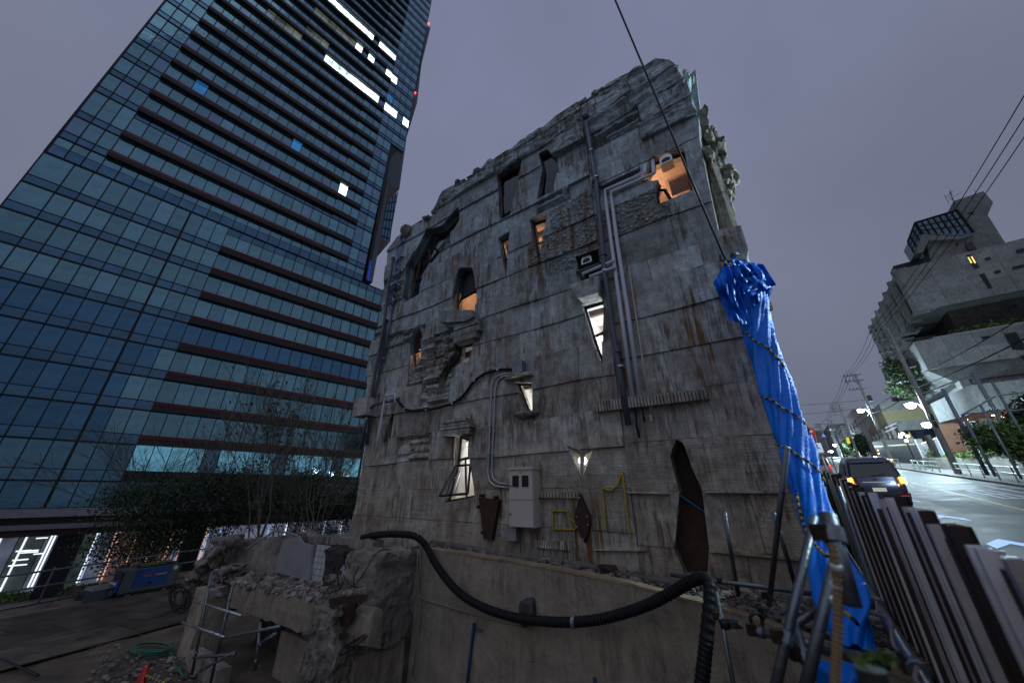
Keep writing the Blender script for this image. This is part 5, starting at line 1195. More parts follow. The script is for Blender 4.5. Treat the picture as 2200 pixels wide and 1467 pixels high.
for y in (24.5, 26.4, 28.3): strip(6.7, 7.52, y, y+.22, m_white, 'road_letter', .013)
for y in (23.2, 29.3, 31.2): strip(7.7, 8.5, y, y+.25, m_white, 'road_letter', .010)
strip(8.0, 8.14, 23.2, 31.4, m_white, 'road_letter', .015); strip(6.6, 8.4, 33.6, 34.1, m_white, 'road_letter', .010)
for a, b in (((4.6, 28.2), (5.4, 28.5)), ((4.6, 26.4), (5.4, 26.7))): strip(a[0], b[0], a[1], b[1], m_white, 'road_letter', .010)
# ---- steel sheet fence in front, seen from the inside
fe = fthing(RO, 'sheet_fence', 'row of weathered corrugated steel sheets forming the site fence along the pavement', 'fence', (.55, 3, -2.3))
m_fs = M('fence_sheet_paint', (.46, .46, .46), .42, .35, var=.25, scale=3); m_fs2 = M('fence_sheet_brown', (.045, .030, .026), .6, .3, var=.35, scale=3); m_fsw = M('fence_sheet_pale', (.68, .71, .73), .4, .2, var=.15)
y = .42; k = 0; rF = random.Random(4)
while y < 13.5:
    w_ = .5 if y < 1.3 else rF.choice([.10, .16, .12, .2, .07]); top = (-.36 if y < 4 else -.41)+.0803*y+rF.choice([-.06, 0, .03, .05, -.02]); bot = rz_(y)-.1; mb = MB(RO); nr = max(1, int(w_/(.16 if w_ > .4 else .08))); x = .55+rF.uniform(-.012, .012)
    if .42 <= y < .8: top = -.42+.0803*y
    pr = []
    for i in range(nr):
        a = y+w_*i/nr; d = w_/nr; pr += [(x, a), (x, a+d*.35), (x-.05, a+d*.5), (x-.05, a+d*.85)]
    pr.append((x, y+w_)); n = len(pr)
    mb.v = [Vector((p[0], p[1], z)) for z in (bot, top) for p in pr]+[Vector((p[0]+.004, p[1]+.002, z)) for z in (bot, top) for p in pr]
    mb.f = [(i, i+1, n+i+1, n+i) for i in range(n-1)]+[(2*n+i, 3*n+i, 3*n+i+1, 2*n+i+1) for i in range(n-1)]+[(n+i, n+i+1, 3*n+i+1, 3*n+i) for i in range(n-1)]
    mb.build('steel_sheet', (m_fsw if k < 2 else [m_fs2, m_fs, m_fs2, m_fsw, m_fs2][k % 5]), fe); y += w_+rF.choice([.0, .012, .02]); k += 1
MB(RO).tube([(.22, .7, -.88+.056), (.22, 3.9, -.88+.313)], .024, 12).build('rail', m_steeld, fe, smooth=True); MB(RO).tube([(.47, 1.6, -1.6), (.47, 13.5, -.66)], .024, 10).build('rail', m_steeld, fe, smooth=True)
mb = MB(RO); mb.tube(smooth_path([(.20+.02*sin(i*2.1), .8+i*.13, -.845+.0803*(.8+i*.13)+.02*sin(i*1.3)) for i in range(20)], 3), .008, 6)
tag(mb.build('grey_cable', M('grey_cable_skin', (.2, .18, .17), .6), smooth=True), 'grey electric cable winding round the fence rail', 'cable')
def coup(parent, p, r): 
    MB(RO).lathe(p, [(r, -.035), (r*1.15, -.03), (r*1.15, .03), (r, .035)], 12, 1).build('coupler', m_steeld, parent); MB(RO).box((p[0]-r*1.4, p[1]-.02, p[2]-.02), (p[0]-r*.8, p[1]+.02, p[2]+.05)).build('coupler_bolt', m_rust, parent)
for yy in (1.7, 2.5, 3.3): coup(fe, (.22, yy, -.88+.0803*yy), .034)
for yy, top in ((5.2, .05), (8.0, .25)): MB(RO).tube([(.36, yy, rz_(yy)-.2), (.36, yy, top)], .024, 12).build('post', m_steeld, fe, smooth=True)
# ---- leaning scaffold tubes on the site side (sight-line points at a chosen depth along the view)
def D(u, v, t): p = ray(u, v)*t; return Vector(p)
def wt(label, A, Bq, r, m=m_steeld, cl=(), name='scaffold_tube', grp='steel tubes bracing the fence'):
    lo = A if A.z < Bq.z else Bq; t = thing(name, label, 'tube', lo, 0, grp); MB().tube([A, Bq], r, 14).build('tube', m, t, smooth=True)
    d = (Bq-A).normalized()
    for c in cl:
        p = A.lerp(Bq, c); MB().tube([p-d*.03, p+d*.03], r*1.35, 12).build('coupler', m_steeld, t); MB().box((p.x-.05-r, p.y-.015, p.z-.02), (p.x-r*.8, p.y+.015, p.z+.04)).build('coupler_bolt', m_rust, t)
    return t
wt('tall steel tube leaning right from the rubble, behind the tarp', D(1652, 1300, 3.45), D(1691, 960, 3.1), .0243, cl=(.06,))
wt('thin steel tube standing alone right of the rusty doorway', D(1586, 1278, 4.0), D(1556, 1100, 4.1), .024)
wt('thin steel tube leaning left behind the tall one', D(1708, 1255, 3.9), D(1662, 1100, 4.1), .024)
wt('thick near steel tube running down to the bottom edge', D(1665, 1480, 1.75), D(1750, 1110, 2.2), .0243, cl=(.25,))
wt('nearest shiny steel tube at the bottom beside the beige rope', D(1728, 1490, 1.5), D(1800, 1180, 1.75), .0243)
wt('level steel tube end with clip above the beige wall', D(1612, 1352, 2.3), D(1840, 1405, 1.9), .0243, cl=(.1, .4))
wt('long level steel tube lying along the foot of the old building', D(1440, 1234, 4.3), D(1768, 1278, 3.5), .024, cl=(.4,))
wt('dark slanting tube in front of the beige wall beside the hose', D(1538, 1270, 3.5), D(1578, 1480, 2.9), .02, cl=(.3,))
wt('short dark tube crossing behind the beige rope', D(1700, 1345, 2.2), D(1790, 1290, 2.3), .024); wt('short stub tube with coupler below the level tube', D(1705, 1340, 1.95), D(1740, 1440, 1.8), .026, cl=(.7,))
wt('low dark tube running under the green leaf', D(1770, 1395, 1.7), D(1900, 1425, 1.4), .024)
wt('upright fence post tube topped by the rope knot', D(1778, 1105, 1.45), D(1830, 1300, 1.25), .03, cl=(.25,))
bp_ = thing('wall_clamp', 'dark clamp plate bolted on the beige wall right of the hose', 'clamp', D(1585, 1360, 3.0))
MB().rock(D(1575, 1340, 3.0), (.09, .06, .05), 3, 1, .3).build('plate', m_dark, bp_); MB().rock(D(1556, 1342, 3.0), (.05, .05, .05), 5, 1, .3).build('coupler', m_dark, bp_)
hk = thing('rope_hook', 'dark ring clamp on top of the beige wall', 'clamp', D(1625, 1330, 2.6)); c = D(1625, 1332, 2.6); MB().tube([c+Vector((cos(a*pi/6)*.045, 0, sin(a*pi/6)*.045)) for a in range(13)], .012, 6).build('ring', m_dark, hk); MB().tube([D(1634, 1345, 2.6), D(1645, 1318, 2.6)], .01, 6).build('bolt', m_rust, hk)
# rope wrapped beige
m_rope = M('beige_rope', (.24, .17, .085), .9, var=.3)
t = thing('beige_rope', 'thick beige ribbed rope hanging down from the post knot', 'rope', D(1790, 1490, 1.2)); MB().tube(smooth_path([D(1787, 1168, 1.32), D(1793, 1200, 1.3), D(1799, 1260, 1.28), D(1800, 1330, 1.25), D(1797, 1400, 1.22), D(1793, 1490, 1.18)], 6), .0155, 12, rib=.006).build('rope', m_rope, t)
for v in (1217, 1258, 1290): MB().tube([D(1796, v-4, 1.285), D(1797, v+4, 1.285)], .019, 12).build('white_tape', m_whitep, t)
# ---- blue tarp bundle
def tarp():
    R = random.Random(2)
    cen = [(1563, 560, 8, 5.35), (1580, 580, 20, 5.3), (1596, 600, 28, 5.25), (1604, 625, 30, 5.2), (1614, 655, 28, 5.05), (1624, 690, 24, 4.9), (1633, 730, 23, 4.7), (1646, 780, 24, 4.5), (1662, 830, 24, 4.25), (1681, 880, 24, 4.0), (1699, 930, 27, 3.75), (1716, 980, 27, 3.5), (1733, 1030, 25, 3.2), (1750, 1080, 24, 2.9), (1765, 1140, 30, 2.6), (1778, 1190, 26, 2.4), (1795, 1240, 30, 2.2), (1812, 1300, 34, 2.05), (1826, 1350, 30, 1.95), (1842, 1400, 22, 1.85)]
    P = smooth_path([D(u, v, t) for u, v, w_, t in cen], 5); n = len(P); W = []
    for i in range(n):
        f = i/5; a = int(min(f, len(cen)-2)); q = f-a; W.append((cen[a][2]*(1-q)+cen[a+1][2]*q)*(cen[a][3]*(1-q)+cen[a+1][3]*q)/FPX)
    mb = MB(); K = 96; side = Vector((1, 0, 0))
    for i, p in enumerate(P):
        tn = (P[min(n-1, i+1)]-P[max(0, i-1)]).normalized(); a = tn.cross(Vector((p.x, p.y, p.z))).normalized(); b = a.cross(tn).normalized()
        if a.x < 0: a = -a
        tw = i*.085
        for k in range(K):
            th = 2*pi*k/K; th2 = th+tw
            fold = .20*abs(sin(3*th2+1.3*noise.noise(Vector((i*.06, 0, 3)))))+.12*sin(9*th2+2*noise.noise(Vector((i*.12, 3, k*.02))))+.22*noise.noise(Vector((cos(th)*1.3, sin(th)*1.3, i*.09)))+.07*noise.noise(Vector((cos(th)*4, sin(th)*4, i*.3)))
            if i < 24: fold += .38*noise.noise(Vector((cos(th)*1.6, sin(th)*1.6, i*.22+7)))
            cr1 = abs(noise.noise(Vector((cos(th2)*2.1, sin(th2)*2.1, i*.028)))); cr2 = abs(noise.noise(Vector((cos(th2+i*.03)*4.2, sin(th2+i*.03)*4.2, i*.07+5)))); cr3 = abs(noise.noise(Vector((cos(th)*9, sin(th)*9, i*.5))))
            rr = W[i]*(.80+fold*.35+cr1*.80+cr2*.22+cr3*.05)
            mb.v.append(p+a*cos(th)*rr+b*sin(th)*rr*.62)
    for i in range(n-1):
        for k in range(K): mb.f.append((i*K+k, i*K+(k+1) % K, (i+1)*K+(k+1) % K, (i+1)*K+k))
    mb.f.append(tuple(range(K))[::-1]); return mb, P, W
m_tarp = M('blue_tarp', (.001, .17, .74), .46, 0, var=.2, scale=3, bump=.3, bscale=16, spec=.3)
tpb, TP, TW = tarp(); ta = thing('blue_tarp_bundle', 'bright blue tarpaulin wrapped and roped round the corner cable, hanging to the fence', 'tarpaulin', D(1842, 1400, 1.85))
tpb.build('sheet', m_tarp, ta, smooth=True)
# loose flap at the head
def flap(pts, t0, seed, name='flap'):
    mb = MB(); n = 30; P = [D(u, v, t) for u, v, t in pts]
    for i in range(n+1):
        for j in range(n+1):
            s, t = i/n, j/n; p = (P[0].lerp(P[1], s)).lerp(P[3].lerp(P[2], s), t); w_ = abs(noise.noise(Vector((s*2.4, t*2.4, seed))))*.24+abs(noise.noise(Vector((s*4.5, t*1.6, seed+4))))*.12+abs(noise.noise(Vector((s*9, t*4, seed))))*.015
            mb.v.append(p-p.normalized()*w_)
    for i in range(n):
        for j in range(n): a = i*(n+1)+j; mb.f.append((a, a+1, a+n+2, a+n+1))
    mb.build(name, m_tarp, ta, smooth=True)
flap([(1562, 558, 5.2), (1532, 608, 5.0), (1566, 688, 4.9), (1618, 700, 4.8)], 0, 2); flap([(1562, 556, 5.25), (1640, 568, 5.2), (1668, 612, 5.1), (1604, 640, 4.9)], 0, 5)
flap([(1575, 570, 5.1), (1612, 566, 5.0), (1634, 600, 4.85), (1598, 632, 4.8)], 0, 9); flap([(1664, 608, 5.15), (1640, 680, 5.0), (1625, 668, 4.9), (1605, 620, 4.9)], 0, 13)

# lower loose piece of the same blue sheet
t = thing('blue_tarp_scrap', 'crumpled blue tarpaulin scrap lying at the bottom edge beside the rope', 'tarpaulin', D(1810, 1490, 1.6)); mb = MB(); mb.rock(D(1812, 1475, 1.75), (.14, .12, .12), 8, 3, .6); mb.build('sheet', m_tarp, t, smooth=True)
# striped rope round the tarp
m_ry = M('rope_yellow', (.45, .30, .03), .8); m_rb = M('rope_black', (.012, .012, .012), .8)
def striped(label, pts, r=.011, name='striped_rope'):
    P = smooth_path(pts, 8); L_ = [0]
    for a, b in zip(P, P[1:]): L_.append(L_[-1]+(b-a).length)
    t = thing(name, label, 'rope', P[-1], 0, 'yellow and black ropes on the tarp'); Y = MB(); K_ = MB(); st = .045
    n = int(L_[-1]/st); 
    def atl(s):
        for i in range(len(L_)-1):
            if L_[i+1] >= s: return P[i].lerp(P[i+1], (s-L_[i])/max(1e-6, L_[i+1]-L_[i]))
        return P[-1]
    for i in range(n): (Y if i % 2 else K_).tube([atl(i*st), atl((i+.5)*st), atl((i+1)*st)], r, 6)
    stuff(Y.build('yellow_strands', m_ry, t, smooth=True)); stuff(K_.build('black_strands', m_rb, t, smooth=True))
def tw_rope(i0, i1, s=-1, off=1.12):
    o = []
    for k in range(9):
        q = k/8; i = int(i0+(i1-i0)*q); p = TP[i]; tn = (TP[min(len(TP)-1, i+1)]-TP[max(0, i-1)]).normalized(); a = tn.cross(p).normalized(); a = a if a.x > 0 else -a; b = a.cross(tn).normalized(); b = b if b.dot(p) < 0 else -b
        th = pi*(1-q); o.append(p+a*cos(th)*TW[i]*off*1.05+b*sin(th)*TW[i]*off*.80)
    return o
striped('topmost striped rope turn round the blue tarp', tw_rope(27, 38)); striped('second striped rope turn round the blue tarp', tw_rope(41, 51)); striped('third striped rope turn, just above the fence top', tw_rope(52, 62))
striped('striped rope hanging down the left edge of the tarp to the knot', [D(1712, 1060, 3.0), D(1722, 1110, 2.75), D(1738, 1150, 2.5), D(1765, 1185, 2.2), D(1780, 1195, 2.0)])
striped('striped rope knotted at the tarp head', [D(1556, 552, 5.2), D(1566, 560, 5.15), D(1570, 572, 5.1), D(1560, 570, 5.1), D(1558, 556, 5.15)], .014)
striped('striped rope scrap by the low end of the tarp', [D(1802, 1300, 1.9), D(1815, 1315, 1.85), D(1835, 1330, 1.8), D(1845, 1345, 1.8)])
a = D(1556, 553, 5.25); b = D(1318, -8, 5.6); t = thing('guy_wire', 'taut dark wire rope crossing the sky down to the tarp head', 'wire', a); MB().tube([a, a.lerp(b, .5)+Vector((0, 0, -.03)), b, b+(b-a)*.6], .0145, 8).build('wire', M('wire_dark', (.035, .045, .045), .6), t, smooth=True)
t = thing('anchor_bracket', 'rusty steel anchor on the wall corner holding wire and tarp', 'anchor', D(1570, 555, 5.4)); MB().box(D(1548, 562, 5.5)-Vector((0, .05, 0)), D(1600, 548, 5.5)+Vector((0, .05, .02))).build('arm', m_steeld, t); MB().rock(D(1578, 548, 5.4), (.08, .08, .06), 2, 1, .3).build('clamp', m_steeld, t)
# blurred plant near the lens
t = thing('potted_leaf', 'out of focus bucket of green leaves close at the bottom right', 'plant', D(1880, 1480, .8)); MB().lathe(D(1885, 1485, .85), [(.028, -.1), (.032, .045)], 16).build('pot', M('plastic_pot', (.03, .04, .035), .6), t)
mb = MB(); r5 = random.Random(3)
for i in range(30): p = D(r5.uniform(1845, 1915), r5.uniform(1408, 1424), .85); leaf_quad(mb, p, .022, r5)
stuff(mb.build('leaf_clump', m_leafy, t))
# AC box on the street side of the building
for (u, v, lb) in ((1660, 655, 'brown box sticking out beyond the tarp'),):
    q = D(1648, 664, 6.4); t = thing('wall_box', lb, 'box', q); MB().box((q.x-.12, q.y-.1, q.z-.06), (q.x+.03, q.y+.1, q.z+.13)).build('casing', m_rust, t)
q = D(1703, 865, 6.6); t = thing('outdoor_unit', 'pale ribbed outdoor unit on the street side beyond the tarp', 'air conditioner', q)
MB(RO).box(Vector(RO.I @ q)-Vector((.12, .2, .22)), Vector(RO.I @ q)+Vector((.02, .2, .14))).build('casing', m_cream, t)
for i in range(6): c = RO.I @ q; MB(RO).box((c.x-.125, c.y-.2+i*.06, c.z-.2), (c.x+.03, c.y-.17+i*.06, c.z+.12)).build('fin', m_cream, t)
# ================================================================== utility poles, lamps, wires
m_pole = M('concrete_pole', (.27, .26, .24), .7, var=.2, bump=.2); m_ins = M('insulator_dark', (.05, .05, .055), .5); m_lampm = M('lamp_housing', (.5, .52, .54), .4)
def pole(p, r, h, label, arms=True, trans=False, lamp=None, cabin=True, rad=.17, group='utility poles along the far pavement'):
    z0 = rz_(r)+.1; t = fthing(RO, 'utility_pole', label, 'utility pole', (p, r, z0), group)
    MB(RO).tube([(p, r, z0), (p, r, z0+h)], [rad, rad*.62], 14).build('shaft', m_pole, t, smooth=True)
    if arms:
        for dz in (.15, .9, 2.0):
            MB(RO).box((p-1.15, r-.05, z0+h-dz-.05), (p+.55, r+.05, z0+h-dz+.05)).build('cross_arm', m_steeld, t)
            for dx in (-1.05, -.7, -.35):
                MB(RO).lathe((p+dx, r, z0+h-dz+.05), [(.05, 0), (.07, .06), (.035, .1), (.06, .15), (.03, .2)], 8).build('insulator', m_ins, t)
        mb = MB(RO)
        for i in range(7): a = rnd.uniform(-1.2, .1); mb.tube(smooth_path([(p+a, r-.1, z0+h-.2), (p+a-.1, r+.15, z0+h-.8), (p+a+.2, r, z0+h-1.5)], 3), .014, 4)
        mb.build('jumper_wires', m_blk, t)
        MB(RO).box((p-.9, r-.05, z0+h*.60), (p+.5, r+.05, z0+h*.60+.08)).build('cross_arm', m_steeld, t)
    if trans: MB(RO).lathe((p+.38, r, z0+h-3.6), [(.2, 0), (.22, .05), (.22, .6), (.15, .7)], 12).build('transformer', m_ins, t)
    if cabin:
        for q in (.28, .33): MB(RO).box((p-.1, r-rad-.03, z0+h*q), (p+.1, r-rad+.03, z0+h*q+.45)).build('black_yellow_band' if 0 else 'pole_plate', m_dark, t)
    return t
def lamp(p, r, z, p1, label, power=300, r1=None, num=0):
    """street lamp head at (p,r,z) on an arm from its pole at p1"""
    r1 = r if r1 is None else r1
    t = fthing(RO, 'street_lamp', label, 'street lamp', (p1, r1, z-.4), 'street lamps along the sloping road')
    MB(RO).tube(smooth_path([(p1, r1, z-.45), (p1+(p-p1)*.3, r1+(r-r1)*.3, z-.02), (p+(p1-p)*.1, r, z+.06)], 5), .035, 8).build('arm', m_steel, t, smooth=True)
    MB(RO).box((p-.34, r-.17, z+.02), (p+.34, r+.17, z+.13), 0, .3).build('housing', m_lampm, t)
    g = MB(RO); g.ball((p, r, z-.12), (.30, .30, .24)); g.build('diffuser', m_lamp, t, smooth=True)
    ld = bpy.data.lights.new('street_lamp_light', 'POINT'); ld.energy = power; ld.color = (.64, .88, 1.0); ld.shadow_soft_size = .15
    lo = bpy.data.objects.new('street_lamp_light', ld); COL.objects.link(lo); lo.parent = t; lo.matrix_basis = wm(t).inverted() @ Matrix.Translation(RO.at(p, r, z-.50))
P9 = 9.75
pole(P9, 41.0, 11.8, 'tall utility pole in front of the concrete embassy, nearest in view', trans=True, rad=.2); pole(P9, 60.3, 11.2, 'second utility pole, against the sky left of the embassy', trans=True); pole(P9, 82.8, 9.7, 'third utility pole down the road with crossarms'); pole(P9, 102, 8.2, 'fourth, more distant utility pole'); pole(P9, 128, 9, 'fifth utility pole far down the road', cabin=False); pole(P9, 155, 9, 'sixth and farthest utility pole', cabin=False)
pole(10.0, 9.5, 12.6, 'utility pole beside the near pavement rail, outside the right edge')
lamps = [(1955, 868, 42.2, 'white street lamp glowing on the nearest utility pole'), (1848, 880, 62, 'white street lamp on the second utility pole'), (1793, 955, 112, 'small glowing street lamp far down the road, upper one'), (1786, 969, 135, 'small glowing street lamp far down the road, lower one'), (1781, 982, 160, 'farthest tiny glowing street lamp')]
for u, v, r, lb in lamps:
    q = RO.px(u, v, 1, r-.5); lamp(q.x, r-.5, q.z, P9, lb, {42.2: 3000, 62: 7500}.get(r, 3500))
q = RO.px(1990, 910, 1, 47); lamp(q.x, 47, q.z, q.x+.5, 'white street lamp on a slender pole behind the nearest utility pole', 1500); 
t = fthing(RO, 'lamp_post', 'slender tapering lamp post behind the nearest utility pole', 'lamp post', (q.x+.5, 47, rz_(47))); MB(RO).tube([(q.x+.5, 47, rz_(47)), (q.x+.5, 47, q.z-.4)], [.08, .05], 10).build('shaft', m_steel, t, smooth=True)
lamp(7.4, 9.5, 6.6, 10.0, 'street lamp over the near road, on the pole outside the right edge', 3600)
lamp(8.2, 24.5, 7.0, 10.2, 'street lamp arm reaching from the fence side pole behind the car', 1000) if 0 else None
q = RO.px(1760, 902, 1, 103)
m_wire = M('wire_black', (.006, .006, .007), .95, var=0, spec=.05)
def wire(a, b, sag, r=.012, label='overhead wire', n=14, name='overhead_wire'):
    A, Bq = Vector(a), Vector(b); pts = []
    for i in range(n+1): t = i/n; pts.append(A.lerp(Bq, t)-Vector((0, 0, sag*4*t*(1-t))))
    mb = MB(RO).tube(pts, r, 5); o = mb.build(name, m_wire); return tag(o, label, 'wire', 'overhead wires along the road')
def top(r, h): return rz_(r)+.1+h
PL = [(9.5, 12.6), (41, 11.8), (60.3, 11.2), (82.8, 9.7), (102, 8.2), (128, 9), (155, 9)]
nm = ['from outside the frame to the nearest pole', 'between the nearest and second poles', 'between second and third poles', 'between third and fourth poles', 'between fourth and fifth poles', 'between the two farthest poles']
for i in range(6):
    for k, dx in enumerate((-1.05, -.7, -.35)): wire((P9+dx, PL[i][0], top(*PL[i])+.1), (P9+dx, PL[i+1][0], top(*PL[i+1])+.1), .5, .016 if i < 2 else .02, ['outer', 'middle', 'inner'][k]+' top wire '+nm[i])
    wire((P9-.2, PL[i][0], top(*PL[i])*.55+rz_(PL[i][0])*.45), (P9-.2, PL[i+1][0], top(*PL[i+1])*.55+rz_(PL[i+1][0])*.45), .4, .03, 'thick low telephone cable '+nm[i])
    wire((P9-.25, PL[i][0], top(*PL[i])*.62+rz_(PL[i][0])*.38), (P9-.25, PL[i+1][0], top(*PL[i+1])*.62+rz_(PL[i+1][0])*.38), .5, .022, 'upper telephone cable '+nm[i])
wire((-3, 60, 11.5), (P9, 60.3, 10.5), .3, .02, 'wire crossing the road, upper of the two'); wire((-3, 60, 9.9), (P9, 60.3, 9.6), .3, .02, 'wire crossing the road, lower of the two')
# steel frames and tall fence posts right of the nearest pole
m_post = M('steel_post_blue_grey', (.17, .20, .23), .5, .5)
for i, (u0, v0, u1, v1, w_) in enumerate([(2090, 800, 2150, 905, .1), (2025, 835, 2078, 950, .09), (2068, 890, 2098, 948, .07), (2130, 818, 2160, 880, .06), (2105, 868, 2125, 900, .05)]):
    r = 33-i*1.2; a, b = RO.px(u0, v0, 1, r), RO.px(u1, v1, 1, r); b = Vector((a.x, r, min(b.z, rz_(r)+.5)))
    t = fthing(RO, 'steel_post', ['tallest', 'second', 'third', 'fourth', 'smallest'][i]+' blue-grey steel post standing behind the far pavement wall', 'post', b); MB(RO).tube([b, a], w_, 8).build('shaft', m_post, t, smooth=True)
for a, b, r, lb in (((1965, 852), (2092, 803), 34, 'long pale steel arm reaching from the tall post'), ((1990, 862), (2034, 846), 33, 'short pale steel arm under the long one'), ((2068, 890), (2140, 850), 30, 'grey net rail between the smaller posts'), ((2072, 889), (2200, 880), 30, 'level grey rail of the net fence'), ((2140, 850), (2200, 842), 29, 'upper level rail at the right edge')):
    o = MB(RO).tube([RO.px(*a, 1, r), RO.px(*b, 1, r)], .045, 6).build('net_fence_bar', m_zinc); tag(o, lb, 'rail')
mh = MB(RO).add([(4.9+.3*cos(a*pi/10), 15.2+.3*sin(a*pi/10), rz_(15.2+.3*sin(a*pi/10))+.008) for a in range(20)], [tuple(range(20))]); mh.build('manhole_cover', m_dark, mk)
for x0_, x1_, y0_, y1_ in ((4.3, 5.6, 19.5, 23.5), (7.0, 8.6, 14, 19), (3.3, 4.2, 25.5, 31)): strip(x0_, x1_, y0_, y1_, M('asphalt_patch_%d' % int(y0_*10), (.035, .037, .04), .7, var=.2, bump=.5, bscale=90), 'asphalt_patch', .004)
# ================================================================== guard rails
m_gr = M('guard_rail_green_white', (.42, .52, .45), .4, .1, var=.1)
def grail(r0, r1, p, label, lit=True):
    t = fthing(RO, 'guard_rail', label, 'guard rail', (p, r0, rz_(r0)), 'pedestrian guard rails'); n = max(2, round((r1-r0)/2))
    for h in (.78, .45): MB(RO).tube([(p, r0-.2, rz_(r0)+.1+h), (p, r1+.2, rz_(r1)+.1+h)], .038, 8).build('rail', m_gr, t, smooth=True)
    for i in range(n+1): r = r0+(r1-r0)*i/n; MB(RO).tube([(p, r, rz_(r)+.1), (p, r, rz_(r)+.1+.82)], .035, 8).build('post', m_gr, t, smooth=True)
grail(22, 40, 9.55, 'green-white pipe guard rail along the far kerb, near the right edge'); grail(44, 51, 9.55, 'guard rail beyond the nearest utility pole'); grail(56, 66, 9.5, 'farther guard rail left of the lit gate')
# ================================================================== walls, hedge, fence on the far side
m_stone = concrete('old_stone_wall', (.21, .19, .15), 0, .1, bstr=1.0); m_gate = M('gate_black', (.02, .022, .025), .5, .3)
wl = fthing(RO, 'stone_retaining_wall', 'ivy-hung old stone block wall behind the far pavement', 'wall', (12.3, 30, rz_(30)))
for row in range(4):
    y = 14+.4*(row % 2)
    while y < 39:
        L_ = rnd.uniform(.7, 1.1); z = rz_(y)+.05+row*.42; MB(RO).box((12.3+row*.05+rnd.uniform(-.02, .02), y+.012, z), (12.9, y+L_-.012, z+.41)).build('stone', m_stone, wl); y += L_
lw = fthing(RO, 'low_planter_wall', 'low rounded concrete planter wall beyond the nearest utility pole', 'wall', (11.6, 46, rz_(46)))
mb = MB(RO); pts = [(10.7, 53), (10.6, 51.5), (10.8, 50), (11.3, 47.5), (11.8, 44), (12.2, 40), (12.2, 38)]
for x, y in pts: mb.v += [Vector((x, y, rz_(y))), Vector((x, y, rz_(y)+1.05)), Vector((x+.3, y, rz_(y)+1.05)), Vector((x+.3, y, rz_(y)))]
for i in range(len(pts)-1):
    for k in range(4): a = i*4+k; b = i*4+(k+1) % 4; mb.f.append((a, b, b+4, a+4))
mb.build('wall', m_kerb, lw)
def bush(label, cx, cy, cz, sx, sy, sz, n, leaf, ls, seed, name='bush', cat='bush'):
    r = random.Random(seed); mb = MB(RO); cl = [(cx+r.uniform(-sx, sx)*.7, cy+r.uniform(-sy, sy)*.7, cz+r.uniform(-sz, sz)*.7) for _ in range(18)]
    for i in range(n): q = Vector(r.choice(cl)); leaf_quad(mb, q+Vector((r.gauss(0, sx*.22), r.gauss(0, sy*.22), r.gauss(0, sz*.25))), ls*r.uniform(.6, 1.4), r)
    t = fthing(RO, name, label, cat, (cx, cy, cz-sz)); mb.build('foliage', leaf, t)
    mb = MB(RO)
    for i in range(6): q = r.choice(cl); mb.tube([(cx+r.uniform(-.2, .2), cy, cz-sz), q], [.04, .012], 4, cap=False)
    mb.build('stem', m_bark, t); return t
bush('clipped hedge on the low rounded planter wall', 11.9, 46.5, rz_(46)+1.25, .5, 5.5, .35, 2600, m_leafy, .09, 1, 'hedge', 'hedge')
def pb(u, v, r): return RO.px(u, v, 1, r)
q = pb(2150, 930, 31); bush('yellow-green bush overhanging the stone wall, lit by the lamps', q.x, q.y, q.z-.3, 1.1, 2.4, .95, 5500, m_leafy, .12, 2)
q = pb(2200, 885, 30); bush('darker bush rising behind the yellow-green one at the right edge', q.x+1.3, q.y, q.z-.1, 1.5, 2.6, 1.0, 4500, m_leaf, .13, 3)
q = pb(2165, 975, 29); bush('ivy hanging down over the stone wall', 12.35, 28, rz_(28)+1.2, .25, 2.6, .9, 2600, m_leaf, .09, 4, 'ivy', 'ivy')
q = pb(1950, 800, 62); bush('dark pine-like tree crown between pole and embassy', q.x, q.y, q.z+.5, 1.6, 1.6, 1.4, 3500, m_leaf, .2, 5, 'pine_tree', 'tree')
q = pb(1925, 838, 64); bush('dark bush below the pine against the embassy', q.x+1, q.y, q.z, 1.8, 2.0, 1.0, 3500, m_leaf, .2, 6)
q = pb(2190, 810, 27); bush('dark leafy branch reaching in at the right edge', q.x+1.5, q.y, q.z, 1.0, 1.0, .6, 900, m_leaf, .12, 7, 'tree', 'tree')
q = pb(2035, 985, 56); bush('lamp-lit planting behind the gate, like falling water', 12.6, 56, rz_(56)+.9, .9, 1.4, .9, 3000, M('bright_leaf', (.16, .22, .10), .5, var=.3, island=True), .08, 8)
# dark plank fence and gate
pf = fthing(RO, 'plank_fence', 'dark vertical plank fence on top of the far wall', 'fence', (13, 36, rz_(36)+1.8)); y = 26.5
while y < 49: MB(RO).box((13.0, y, rz_(y)+1.2), (13.06, y+.27, rz_(y)+3.0+(.0 if y < 45 else -.2))).build('plank', M('fence_plank_dark', (.045, .04, .036), .8) if not bpy.data.materials.get('fence_plank_dark') else bpy.data.materials['fence_plank_dark'], pf); y += .3
gt = fthing(RO, 'iron_gate', 'black embassy gate with gold band and tips along the pavement', 'gate', (12.2, 66, rz_(66)))
for i in range(40):
    y = 54+i*.75
    if 55.5 < y < 60: continue
    MB(RO).box((12.2, y, rz_(y)), (12.26, y+.68, rz_(y)+3.2)).build('gate_leaf', m_gate, gt)
m_gold = M('gold_paint', (.55, .38, .10), .35, .8, var=.1)
mb = MB(RO)
mb.hexa([(12.1, 60.2, rz_(60)+2.3), (12.28, 60.2, rz_(60)+2.3), (12.28, 83, rz_(83)+2.3), (12.1, 83, rz_(83)+2.3), (12.1, 60.2, rz_(60)+2.45), (12.28, 60.2, rz_(60)+2.45), (12.28, 83, rz_(83)+2.45), (12.1, 83, rz_(83)+2.45)]); mb.build('gold_band', m_gold, gt)
